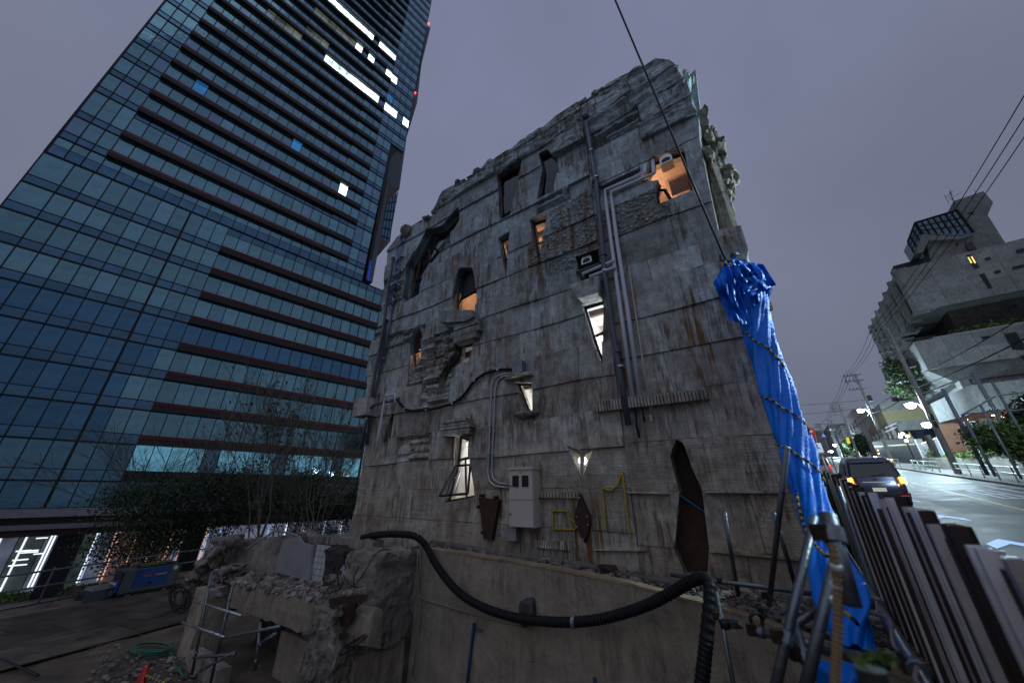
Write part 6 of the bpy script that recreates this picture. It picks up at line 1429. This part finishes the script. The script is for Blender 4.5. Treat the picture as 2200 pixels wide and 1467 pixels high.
for y in (60.4, 65, 70, 75): MB(RO).lathe((12.15, y, rz_(y)+3.2), [(.12, 0), (.05, .1), (.10, .2), (.01, .6)], 8).build('finial', m_gold, gt)
wf = fthing(RO, 'white_picket_gate', 'white lamp-lit fence and gate piers beside the pavement', 'fence', (12.4, 56, rz_(56)))
for i in range(17): MB(RO).box((12.3, 52+i*.38, rz_(54)+.2), (12.36, 52+i*.38+.12, rz_(54)+2.6)).build('picket', m_whitep, wf)
for y in (51.8, 58.6): MB(RO).box((12.0, y, rz_(y)), (12.5, y+.45, rz_(y)+2.9)).build('pier', m_whitep, wf)
for i in range(12):
    q = RO.at(12.3, 52.2+i*.55, rz_(54)+2.72); MB().rock(q, (.07, .07, .07), 1, 1, 0).build('string_light', bpy.data.materials.get('string_bulb') or emit('string_bulb', (1, .82, .55), 5), wf)
fl = fthing(RO, 'globe_lamp_cluster', 'cluster of white globe lamps on a post at the gate', 'lamp', (12, 62, rz_(62)))
MB(RO).tube([(11.9, 62, rz_(62)), (11.9, 62, rz_(62)+3.2)], .06, 8).build('post', m_dark, fl)
for dx, dz in ((-.3, 0), (.3, 0), (0, .3), (.05, -.5)): MB(RO).ball((11.9+dx, 62, rz_(62)+3.3+dz), (.19, .19, .19)).build('globe', bpy.data.materials.get('gate_globe') or emit('gate_globe', (1, .95, .8), 4), fl)
# warm lamps and a person in white at the gate
for u, v, r, s_ in ((1886, 967, 62, .08), (1888, 974, 62, .10), (1893, 989, 60, .12), (1901, 989, 60, .10), (1915, 988, 58, .10), (1830, 983, 75, .10)):
    q = pb(u, v, r); tag(MB(RO).rock(q, (s_, s_, s_), 1, 1, 0).build('warm_lamp', bpy.data.materials.get('warm_bulb') or emit('warm_bulb', (1, .42, .10), 8)), ('topmost', 'second', 'left lower', 'right lower', 'rightmost', 'leftmost, separate')[[1886, 1888, 1893, 1901, 1915, 1830].index(u)]+' small orange lamp by the dark gate beyond the car', 'lamp', 'orange lamps by the gate')
# ================================================================== concrete embassy on the hill side
EB = fthing(RO, 'embassy_building', 'stacked brutalist concrete building with overhanging boxes and a glass lookout', 'building', (25, 65, 3))
R1 = 58.6
def S(u, v, r=R1): return RO.px(u, v, 1, r)
def ebox(x0, x1, y0, y1, z0, z1, name, m=m_emb, par=None): return MB(RO).box((x0, y0, z0), (x1, y1, z1)).build(name, m, par or EB)
# upper box: wall plane facing down the road, window side towards the road
ux, uz0, uz1 = 17.1, 19.95, 25.85
MB(RO).hexa([(ux+.6, R1+.6, uz0+.3), (60, R1+.6, uz0+.3), (60, 79, uz0-.2), (ux+.6, 79, uz0-.2), (ux+.6, R1+.6, uz1-.3), (60, R1+.6, uz1-.3), (60, 79, uz1-.3), (ux+.6, 79, uz1-.3)]).build('upper_core', m_emb, EB)
ww = [S(2077, 555), S(2085, 548), S(2104, 572), S(2096, 577)]
for i in range(11):   # formwork panels of the upper wall
    for j in range(3):
        xa = ux+i*2.5; za = uz0+j*(uz1-uz0)/3; MB(RO).box((xa+.012, R1, za+.01), (xa+2.488, R1+.6, za+(uz1-uz0)/3-.01)).build('wall_panel', m_emb, EB)
def ewin(pts, r, m=m_dglass, name='window', dep=.06):
    q = [S(u, v, r) for u, v in pts]; w = MB(RO).prism([(p.x, p.z) for p in q], 1, r-dep, r+.02); o = w.build(name, m_frame, EB)
    c = sum((Vector((p.x, p.z)) for p in q), Vector((0, 0)))/len(q)
    MB(RO).add([(c.x+(p.x-c.x)*.82, r-dep-.012, c.y+(p.z-c.y)*.82) for p in q], [tuple(range(len(q)))]).build('pane', m, o); return o
m_wdk = M('embassy_dark_glass', (.015, .02, .028), .1, .3, var=0); m_wlit = emit('embassy_lit_window', (1, .55, .18), 1.6); m_wlg = emit('embassy_green_window', (.65, .8, .25), 1.2)
ewin([(2076, 549), (2088, 547), (2104, 575), (2094, 578)], R1, m_wdk); ewin([(2077, 552), (2081, 551), (2090, 566), (2086, 568)], R1-.08, m_wlg, dep=.02); ewin([(2084, 550), (2088, 549), (2098, 566), (2094, 568)], R1-.08, m_wlit, dep=.02)
ewin([(2103, 590), (2114, 587), (2132, 619), (2124, 621)], R1, m_wdk); ewin([(2115, 555), (2126, 552), (2130, 558), (2118, 561)], R1, m_wdk); ewin([(2135, 583), (2149, 580), (2150, 586), (2138, 589)], R1, m_wdk); ewin([(2174, 574), (2200, 568), (2200, 574), (2176, 580)], R1, m_wdk); ewin([(2181, 538), (2200, 533), (2200, 542), (2186, 546)], R1, m_wdk)
# road-side face of the upper box: deep frame with two storeys of windows
ebox(ux-.05, ux+.9, R1+.01, 79, uz1-.55, uz1, 'top_beam'); ebox(ux-.05, ux+.9, R1+.01, 79, uz0, uz0+.45, 'bottom_beam'); ebox(ux-.05, ux+.9, R1+.01, 79, 22.6, 23.1, 'middle_beam')
for i in range(7):
    y = R1+.01+i*3.35; ebox(ux-.35, ux+.9, y, y+.55, uz0-.3, uz1+.15, 'fin')
    if i < 6:
        for z0, z1 in ((uz0+.45, 22.6), (23.1, uz1-.55)):
            o = ebox(ux+.35, ux+.45, y+.55, y+1.9, z0, z1, 'yellow_panel', m_embw); ebox(ux+.3, ux+.42, y+1.95, y+3.35, z0, z1, 'window', m_wdk); ebox(ux+.27, ux+.3, y+2.6, y+2.68, z0, z1, 'mullion', m_frame)
# lower rows of windows hanging farther along the road side
for lev, (z0, z1, xx, ya, yb) in enumerate([(15.4, 19.4, ux+.3, 68, 84), (11.5, 15.0, ux+.7, 72, 88)]):
    ebox(xx+.6, xx+8, ya, yb, z0, z1, 'lower_core'); ebox(xx-.1, xx+.8, ya, yb, z1-.4, z1, 'beam'); ebox(xx-.1, xx+.8, ya, yb, z0, z0+.4, 'beam')
    for i in range(5): y = ya+i*(yb-ya-.5)/4; ebox(xx-.4, xx+.8, y, y+.5, z0-.3, z1+.2, 'fin'); 
    for i in range(4): y = ya+.6+i*(yb-ya-.5)/4; ebox(xx+.5, xx+.58, y, y+2.8, z0+.4, z1-.4, 'window', m_wdk)
# recess and terrace with planting
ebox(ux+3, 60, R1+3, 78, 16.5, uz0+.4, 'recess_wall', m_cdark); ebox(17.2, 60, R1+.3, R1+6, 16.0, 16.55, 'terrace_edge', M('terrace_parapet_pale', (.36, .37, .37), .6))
ewin([(2165, 660), (2182, 655), (2188, 668), (2170, 673)], R1+2.9, m_wdk)
q = S(2120, 700, R1+1); o = MB(RO); r6 = random.Random(8)
for i in range(2500): leaf_quad(o, Vector((r6.uniform(19, 32), R1+r6.uniform(.6, 2.2), 16.6+r6.uniform(0, .8)*r6.random())), .16, r6)
tag(o.build('terrace_hedge', m_leafy), 'strip of green planting along the embassy terrace', 'hedge')
# middle box with sloping soffit
p = [S(1962, 735), S(2200, 690), S(2200, 800), S(2045, 800), S(1994, 793)]
top_z, bot_z = 16.3, 12.8
for i in range(9):
    for j in range(2):
        xa = 15.45+i*2.2; za = bot_z+j*1.75; MB(RO).box((xa+.012, R1, za+.01), (xa+2.188, R1+.5, za+1.74)).build('wall_panel', m_emb, EB)
MB(RO).hexa([(17.0, R1+.4, 11.2), (36, R1+.4, 11.2), (36, 72, 11.2), (17.0, 72, 11.2), (15.5, R1+.45, 12.8), (36, R1+.45, 12.8), (36, 72, 12.8), (15.5, 72, 12.8)]).build('sloping_soffit', m_emb, EB)
MB(RO).hexa([(15.45, R1+.5, 12.8), (36, R1+.5, 12.8), (36, 70, 12.8), (15.45, 70, 12.8), (15.45, R1+.5, 16.25), (36, R1+.5, 16.25), (36, 70, 16.25), (15.45, 70, 16.25)]).build('middle_core', m_emb, EB)
ewin([(2156, 718), (2182, 713), (2200, 740), (2200, 752), (2175, 751)], R1, m_wdk); ewin([(2108, 724), (2125, 721), (2127, 725), (2110, 729)], R1, m_wdk); ewin([(2190, 765), (2200, 763), (2200, 775)], R1, m_wdk)
# shaft below and ground floor
ebox(18.0, 22.5, R1+.8, 66, 2.0, 11.3, 'shaft'); ebox(22.6, 40, R1+1.6, 68, 2.0, 11.3, 'lower_wall')
for x in (17.3, 22.7): ebox(x, x+.7, R1+.2, R1+1.6, 2.0, 11.25, 'pilaster')
ewin([(2118, 828), (2128, 826), (2145, 852), (2138, 856)], R1+1.5, m_wdk)
# long lower wing towards the gate: sloping grey wall, orange lit soffit with downlights
MB(RO).hexa([(15.2, 62, 7.3), (15.2, 50, 6.6), (30, 50, 6.6), (30, 62, 7.3), (15.2, 62, 9.5), (15.2, 50, 9.0), (30, 50, 9.0), (30, 62, 9.5)][::1]).build('wing_box', m_emb, EB)
so_ = MB(RO); so_.quad((15.25, 50.1, 6.52), (30, 50.1, 6.52), (30, 62, 7.22), (15.25, 62, 7.22)); so_.build('warm_soffit', M('soffit_terracotta', (.45, .22, .12), .7, var=.1, scale=1), EB)
for i in range(3):
    for j in range(5):
        x, y = 16.2+j*2.4+(i % 2)*.9, 51.5+i*3.4; MB(RO).lathe((x, y, 6.50+(y-50)*.058), [(.14, -.05), (.14, .0)], 10).build('downlight', bpy.data.materials.get('downlight_glow') or emit('downlight_glow', (1, .75, .5), 14), EB)
for x, y, e in ((18, 53, 60), (24, 56, 80)):
    ld = bpy.data.lights.new('soffit_light', 'POINT'); ld.energy = e; ld.color = (1, .5, .25); ld.shadow_soft_size = .4; lo = bpy.data.objects.new('soffit_light', ld); COL.objects.link(lo); lo.location = RO.at(x, y, 5.3)
ebox(15.3, 30, 64, 64.4, 3, 7.3, 'lobby_back_wall', M('terracotta_wall', (.30, .15, .10), .7), EB)
# yellow-lit wing behind with columns
ebox(13.5, 20, 76, 92, 7.2, 12.5, 'rear_wing', m_emb); MB(RO).hexa([(13.6, 76.1, 8.0), (20, 76.1, 7.6), (20, 91, 7.6), (13.6, 91, 8.0), (13.4, 75.9, 11.2), (20, 75.9, 11.2), (20, 91, 11.2), (13.4, 91, 11.2)]).build('yellow_wall', m_embw, EB)
for i in range(6): ebox(13.2, 13.6, 74+i*3, 74.35+i*3, 4, 9, 'column', m_emb)
ebox(14.4, 20, 74, 92, 3, 8, 'dark_glazing', m_wdk)
for z, e in ((6.5, 60),): ld = bpy.data.lights.new('wing_light', 'POINT'); ld.energy = 130; ld.color = (1, .85, .45); ld.shadow_soft_size = .4; lo = bpy.data.objects.new('wing_light', ld); COL.objects.link(lo); lo.location = RO.at(12.9, 82, 6.3)
for dv in (0, 9): tag(MB(RO).tube([S(1902, 928-dv, 66), S(1926, 917-dv, 66)], .05, 5).build('tube_light', emit('tube_glow_%d' % dv, (.8, .9, 1), .8)), ('upper' if dv else 'lower')+' pale slanting tube light before the yellow wall', 'lamp')
# rooftop: lookout, stair tower
def sprism(pts, y0, y1, name, m=m_emb, par=None): return MB(RO).prism([(q.x, q.z) for q in (S(u, v, y0) for u, v in pts)], 1, y0, y1).build(name, m, par or EB)
sprism([(2000, 562), (1990, 520), (2082, 500), (2110, 545)], R1+1.2, R1+5, 'lookout_stem'); sprism([(2049, 432), (2113, 411), (2134, 435), (2122, 462), (2160, 522), (2085, 548), (2060, 460)], R1+1.0, R1+6, 'stair_tower')
sprism([(1965, 545), (1981, 503), (2064, 508), (2091, 500), (2091, 504), (2064, 513), (1995, 516), (1984, 541)], R1+.4, R1+3.2, 'lookout_floor')
lk = sprism([(1967, 479), (2055, 452), (2091, 499), (2064, 507), (1982, 502)], R1+.6, R1+3.1, 'lookout_glass', M('lookout_glass', (.08, .12, .15), .06, .6, var=.3, scale=.8)); sprism([(1951, 519), (1966, 479), (1982, 502), (1966, 543)], R1+.62, R1+3.1, 'lookout_glass', M('lookout_glass_b', (.05, .08, .10), .06, .6, var=.2, scale=.8))
def ebar(a, b, r=.07, y=R1+.5, par=lk): MB(RO).tube([S(*a, y), S(*b, y)], r, 4).build('frame_bar', m_dark, par)
ebar((1966, 478), (2056, 451), .1); ebar((1966, 478), (1950, 520), .1); ebar((1950, 520), (1965, 545), .08); ebar((1966, 478), (1983, 503), .1); ebar((1983, 503), (1965, 545), .06); ebar((2056, 451), (2092, 499), .1)
for k in range(1, 7): t = k/7; ebar((1966+90*t, 478-27*t), (1983+108*t, 503-3*t), .05)
for k in range(1, 3): t = k/3; ebar((1966+17*t, 478+25*t), (2056+36*t, 451+48*t), .045); ebar((1966-16*t, 478+42*t), (1983-18*t, 503+42*t), .04); ebar((1966+17*t, 478+25*t), (1950+15*t, 520+25*t), .04)
ebox(17.6, 20.3, R1+2, R1+4, uz1, uz1+1.6, 'roof_plant', m_dark); ewin([(2072, 527), (2086, 519), (2098, 535), (2082, 540)], R1+.9, m_wdk); ewin([(2053, 524), (2058, 523), (2060, 527), (2055, 529)], R1+1.1, m_wdk)
ewin([(2077, 458), (2094, 454), (2090, 460)], R1+.9, m_wdk)
an = fthing(RO, 'television_antenna', 'thin branching television antennas on the stair tower', 'antenna', S(2050, 440))
mb = MB(RO); mb.tube([S(2052, 440), S(2040, 412)], .04, 4)
for (a, b) in (((2030, 425), (2052, 407)), ((2036, 433), (2066, 412)), ((2028, 418), (2040, 440)), ((2046, 420), (2040, 405)), ((2033, 420), (2050, 432)), ((2097, 418), (2093, 407))): mb.tube([S(*a), S(*b)], .022, 3)
stuff(mb.build('mast', m_dark, an))
# ================================================================== far end of the street
m_pinkw = M('pinkish_rendered_wall', (.30, .25, .25), .8, var=.15, scale=.5); m_gw = M('grey_house_wall', (.16, .16, .17), .8, var=.15, scale=.5)
def house(label, p0, p1, r0, r1, h, m, wins=(), name='house'):
    t = fthing(RO, name, label, 'house', ((p0+p1)/2, (r0+r1)/2, rz_(r0))); MB(RO).box((p0, r0, rz_(r0)-2), (p1, r1, rz_(r0)+h)).build('wall', m, t)
    MB(RO).box((p0-.15, r0-.15, rz_(r0)+h), (p1+.15, r1, rz_(r0)+h+.25)).build('roof', m_gw, t)
    for x, z, w_, hh in wins:
        f = MB(RO).box((x, r0-.06, rz_(r0)+z), (x+w_, r0+.02, rz_(r0)+z+hh)).build('window', m_frame, t); MB(RO).box((x+.08, r0-.08, rz_(r0)+z+.08), (x+w_-.08, r0-.06, rz_(r0)+z+hh-.08)).build('pane', m_wdk, f)
    for k in range(3):   # openings facing the road
        y = r0+1.5+k*4; MB(RO).box((p0-.05, y, rz_(r0)+3.2), (p0+.02, y+1.6, rz_(r0)+4.6)).build('window', m_wdk, t); MB(RO).box((p0-.05, y, rz_(r0)+6.4), (p0+.02, y+1.6, rz_(r0)+7.8)).build('window', m_wdk, t)
    return t
house('pinkish three-storey house with square windows behind the poles', 13.2, 26, 97, 112, 9.4, m_pinkw, [(14.8, 6.3, 2.2, 1.6), (14.8, 2.8, 2.2, 1.4), (18.6, 6.3, 1.6, 1.8), (18.6, 2.6, 2.0, 1.4), (22, 6.2, 2, 1.6)])
house('low grey house beyond the pinkish one', 12.6, 24, 118, 135, 7, m_gw, [(14, 3.5, 2, 1.5), (18, 3.5, 2, 1.5)]); house('dark narrow house farther down the road', 12.4, 22, 140, 160, 9, m_gw, [(14, 5, 1.5, 1.5)]); house('dark house at the far end left of the road', -14, -3, 120, 150, 6, m_gw, [(-6, 3, 1.5, 1.4)]); house('pale house closing the far end of the road', 2, 16, 200, 215, 10, m_pinkw, [(4, 4, 2, 2), (8, 4, 2, 2), (4, 7, 2, 1.5)])
house('grey house left of the far road', -16, -3.4, 165, 190, 8, m_gw)
q = S(1811, 965, 100); bush('dark tree beside the pinkish house', 12.4, 96, rz_(96)+2.6, .9, 2.0, 2.0, 2500, m_leaf, .22, 21, 'tree', 'tree')
bush('dark trees low at the far end of the road', 12.5, 116, rz_(116)+2.5, 1.2, 5, 2.2, 2500, m_leaf, .25, 22, 'tree', 'tree')
# ---- signs
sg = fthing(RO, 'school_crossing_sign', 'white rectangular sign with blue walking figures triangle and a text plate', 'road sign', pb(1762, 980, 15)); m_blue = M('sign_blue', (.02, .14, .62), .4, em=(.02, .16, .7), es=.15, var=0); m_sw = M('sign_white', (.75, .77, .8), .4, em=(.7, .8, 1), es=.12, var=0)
def sp_(pts, r, m, name, par, dy=0): return MB(RO).prism([(q.x, q.z) for q in (RO.px(u, v, 1, r) for u, v in pts)], 1, r-.02-dy, r-.0-dy).build(name, m, par)
sp_([(1748, 952), (1763, 951), (1770, 970), (1755, 971)], 15, m_sw, 'panel', sg); sp_([(1755, 954), (1763, 963), (1753, 962)], 15, m_blue, 'triangle', sg, .02); sp_([(1755, 971), (1769, 970), (1771, 974), (1757, 975)], 15, m_sw, 'text_plate', sg, .005)
for k in range(5): sp_([(1757.5+k*2.4, 971.9), (1759+k*2.4, 971.8), (1759.8+k*2.4, 973.8), (1758.3+k*2.4, 973.9)], 15, m_dark, 'character', sg, .03)
for a, b in (((1756.5, 957), (1757.5, 961)), ((1758.5, 958), (1759.8, 961.5))): MB(RO).tube([RO.px(*a, 1, 14.95), RO.px(*b, 1, 14.95)], .012, 4).build('walking_figure', m_sw, sg)
a = RO.px(1763, 972, 1, 15.05); MB(RO).tube([a, (a.x, a.y, rz_(15))], .03, 8).build('post', m_steel, sg)
sg = fthing(RO, 'pedestrian_sign', 'small blue triangular sign with white figures above the street', 'road sign', pb(1770, 940, 26)); sp_([(1767, 929), (1776, 939), (1764, 940)], 26, m_blue, 'panel', sg)
for k in (0, 2.4): MB(RO).tube([RO.px(1767.8+k, 933+k*.6, 1, 25.94), RO.px(1769+k, 938, 1, 25.94)], .025, 4).build('walking_figure', m_sw, sg)
a = RO.px(1771, 939, 1, 26.1); MB(RO).tube([a, (a.x, a.y, rz_(26))], .03, 6).build('post', m_steel, sg)
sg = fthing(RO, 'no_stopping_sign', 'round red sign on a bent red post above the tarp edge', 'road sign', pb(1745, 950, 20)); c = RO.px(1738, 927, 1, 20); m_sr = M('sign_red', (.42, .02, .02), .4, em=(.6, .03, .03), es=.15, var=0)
MB(RO).lathe(c, [(.20, -.015), (.20, .015)], 20, 1).build('panel', m_sr, sg); MB(RO).box((c.x-.11, c.y-.025, c.z-.035), (c.x+.11, c.y-.016, c.z+.035)).build('text_bar', m_sw, sg)
MB(RO).tube(smooth_path([c+Vector((0, .03, .16)), RO.px(1745, 924, 1, 20), RO.px(1749, 935, 1, 20), RO.px(1753, 948, 1, 20), RO.px(1760, 968, 1, 20)], 4), .03, 6).build('post', m_sr, sg, smooth=True)
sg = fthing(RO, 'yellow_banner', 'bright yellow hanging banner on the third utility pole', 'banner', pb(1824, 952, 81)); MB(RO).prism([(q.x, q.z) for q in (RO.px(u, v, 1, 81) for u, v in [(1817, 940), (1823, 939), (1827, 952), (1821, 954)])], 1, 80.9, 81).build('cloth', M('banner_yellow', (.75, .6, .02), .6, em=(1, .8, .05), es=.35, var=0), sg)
MB(RO).tube([RO.px(1813, 931, 1, 81), RO.px(1830, 940, 1, 81)], .05, 5).build('arm', m_steel, sg)
# ================================================================== cars
m_navy = M('navy_car_paint', (.010, .014, .045), .22, .4, var=0, coat=1.0); m_cgl = M('car_glass', (.012, .015, .018), .06, .1, var=0, spec=.8); m_tyre = M('tyre_rubber', (.02, .02, .02), .8); m_chr = M('chrome', (.6, .62, .65), .12, 1, var=0)
m_am = emit('amber_flasher', (1, .38, .03), 14); m_tail = emit('red_tail', (1, .04, .03), 1.4); m_lplate = M('licence_plate', (.6, .58, .42), .5)
def car(label, p, r, paint, scale=1.0, flash=True, h=1.82, w=1.70, L=4.3, name='parked_car'):
    z = rz_(r+2)-.0; c = (p, r, rz_(r)); sl = math.atan(.0803); t = thing(name, label, 'car', RO.at(*c), RO.rz)
    F = Frame((0, 0, 0), 0); F.M = Matrix.Translation(RO.at(*c)) @ Matrix.Rotation(RO.rz, 4, 'Z') @ Matrix.Rotation(sl, 4, 'X'); F.I = F.M.inverted(); F.rz = RO.rz
    hw = w/2
    # stacked rounded sections: (z, half width, y rear, y front)
    sec = [(.20, hw*.93, .10, L-.15), (.32, hw*.985, .0, L-.02), (.55, hw, -.02, L), (.80, hw, .04, L-.02), (.98, hw*.985, .10, L-.18), (1.08, hw*.95, .14, L-1.0), (1.35, hw*.90, .22, L-1.45), (1.62, hw*.84, .32, L-1.85), (h-.08, hw*.78, .42, L-2.0), (h-.01, hw*.66, .62, L-2.25), (h, hw*.4, .9, L-2.5)]
    mb = MB(F); K = 40
    for z_, a, y0, y1 in sec:
        cy, b = (y0+y1)/2, (y1-y0)/2
        for k in range(K):
            th = 2*pi*k/K; e = 2/7.5; x = a*math.copysign(abs(cos(th))**e, cos(th)); y = b*math.copysign(abs(sin(th))**e, sin(th)); mb.v.append(Vector((x, cy+y, z_)))
    n = len(sec)
    for i in range(n-1):
        for k in range(K): mb.f.append((i*K+k, i*K+(k+1) % K, (i+1)*K+(k+1) % K, (i+1)*K+k))
    mb.f += [tuple(range(K))[::-1], tuple((n-1)*K+k for k in range(K))]; mb.build('body', paint, t, smooth=True)
    def yr(z_):
        for (z0, a0, y0, _), (z1, a1, y1, _) in zip(sec, sec[1:]):
            if z0 <= z_ <= z1: q = (z_-z0)/(z1-z0); return y0+(y1-y0)*q, a0+(a1-a0)*q
        return 0, hw
    def rear(poly, m, nm, d=.018, par=t):
        v = [(x, yr(z_)[0]-d, z_) for x, z_ in poly]+[(x, yr(z_)[0]+.05, z_) for x, z_ in poly]; k = len(poly)
        return MB(F).add(v, [tuple(range(k)), tuple(range(k, 2*k))[::-1]]+[(i, k+i, k+(i+1) % k, (i+1) % k) for i in range(k)]).build(nm, m, par)
    g = rear([(-hw*.78, 1.10), (hw*.78, 1.10), (hw*.74, 1.35), (hw*.68, 1.60), (-hw*.68, 1.60), (-hw*.74, 1.35)], m_cgl, 'rear_window'); 
    MB(F).tube([(-.1, yr(1.15)[0]-.05, 1.14), (.35, yr(1.2)[0]-.06, 1.2)], .012, 4).build('wiper', m_dark, t)
    rear([(-hw*.7, 1.66), (hw*.7, 1.66), (hw*.66, 1.73), (-hw*.66, 1.73)], paint, 'roof_spoiler', .10)
    for s_ in (-1, 1):
        rear([(s_*hw*.80, .86), (s_*hw*.97, .84), (s_*hw*.955, 1.04), (s_*hw*.80, 1.08)][::s_], m_am if flash else m_tail, 'tail_light', .02); rear([(s_*hw*.60, .40), (s_*hw*.86, .40), (s_*hw*.86, .45), (s_*hw*.60, .45)][::s_], m_tail, 'reflector', .03)
        MB(F).add([(s_*(a_+.006), y_, z_) for y_, z_, a_ in ((.50, 1.12, hw*.955), (2.75, 1.12, hw*.955), (2.2, 1.6, hw*.85), (.62, 1.6, hw*.85))], [(0, 1, 2, 3)]).build('side_window', m_cgl, t)
        MB(F).box((s_*hw*1.02-.09, L-1.35, .98), (s_*hw*1.02+.09, L-1.22, 1.12)).build('wing_mirror', paint, t)
        for y_ in (.78, L-.85):
            w_ = MB(F).lathe((s_*(hw-.10), y_, .30), [(.20, -.1), (.31, -.09), (.315, 0), (.31, .09), (.20, .1)], 20, 0).build('wheel', m_tyre, t); MB(F).lathe((s_*(hw-.015), y_, .30), [(.05, -.02), (.19, -.02), (.2, .02), (.05, .025)], 14, 0).build('rim', m_chr, w_)
    rear([(-.20, .56), (.20, .56), (.20, .70), (-.20, .70)], m_lplate, 'licence_plate', .02); rear([(-hw*.9, .24), (hw*.9, .24), (hw*.93, .50), (-hw*.93, .50)], M(name+'_bumper', (.02, .022, .03), .4), 'bumper', .05)
    rear([(-.42, .89), (.42, .89), (.42, .92), (-.42, .92)], m_chr, 'trim', .025)
    c_ = (0, yr(1.0)[0]-.03, 1.0); mb = MB(F); mb.tube([(cos(a*pi/8)*.075, c_[1], 1.0+sin(a*pi/8)*.05) for a in range(17)], .009, 5); mb.tube([(cos(a*pi/8)*.03, c_[1], 1.0+sin(a*pi/8)*.048) for a in range(17)], .007, 5); mb.tube([(cos(a*pi/8)*.055, c_[1], 1.02+sin(a*pi/8)*.018) for a in range(17)], .007, 5); mb.build('emblem', m_chr, t)
    if flash:
        for s_ in (-1, 1):
            ld = bpy.data.lights.new('flasher_light', 'POINT'); ld.energy = 9; ld.color = (1, .4, .05); ld.shadow_soft_size = .05; lo = bpy.data.objects.new('flasher_light', ld); COL.objects.link(lo); lo.parent = t; lo.matrix_basis = wm(t).inverted() @ Matrix.Translation(F.at(s_*hw*.93, -.22, .95))
    return t
car('dark navy minivan parked with its amber hazard lights on', 2.70, 21.0, m_navy, h=1.86, w=1.76)
car('black car parked farther up the road by the yellow banner', 2.0, 52, M('black_car_paint', (.012, .012, .014), .25, .3, var=0, coat=1), flash=False, h=1.55)
car('pale van parked between the two dark cars', 1.9, 38, M('pale_car_paint', (.45, .2, .2), .3, .2, var=0, coat=1), flash=False, h=1.3)
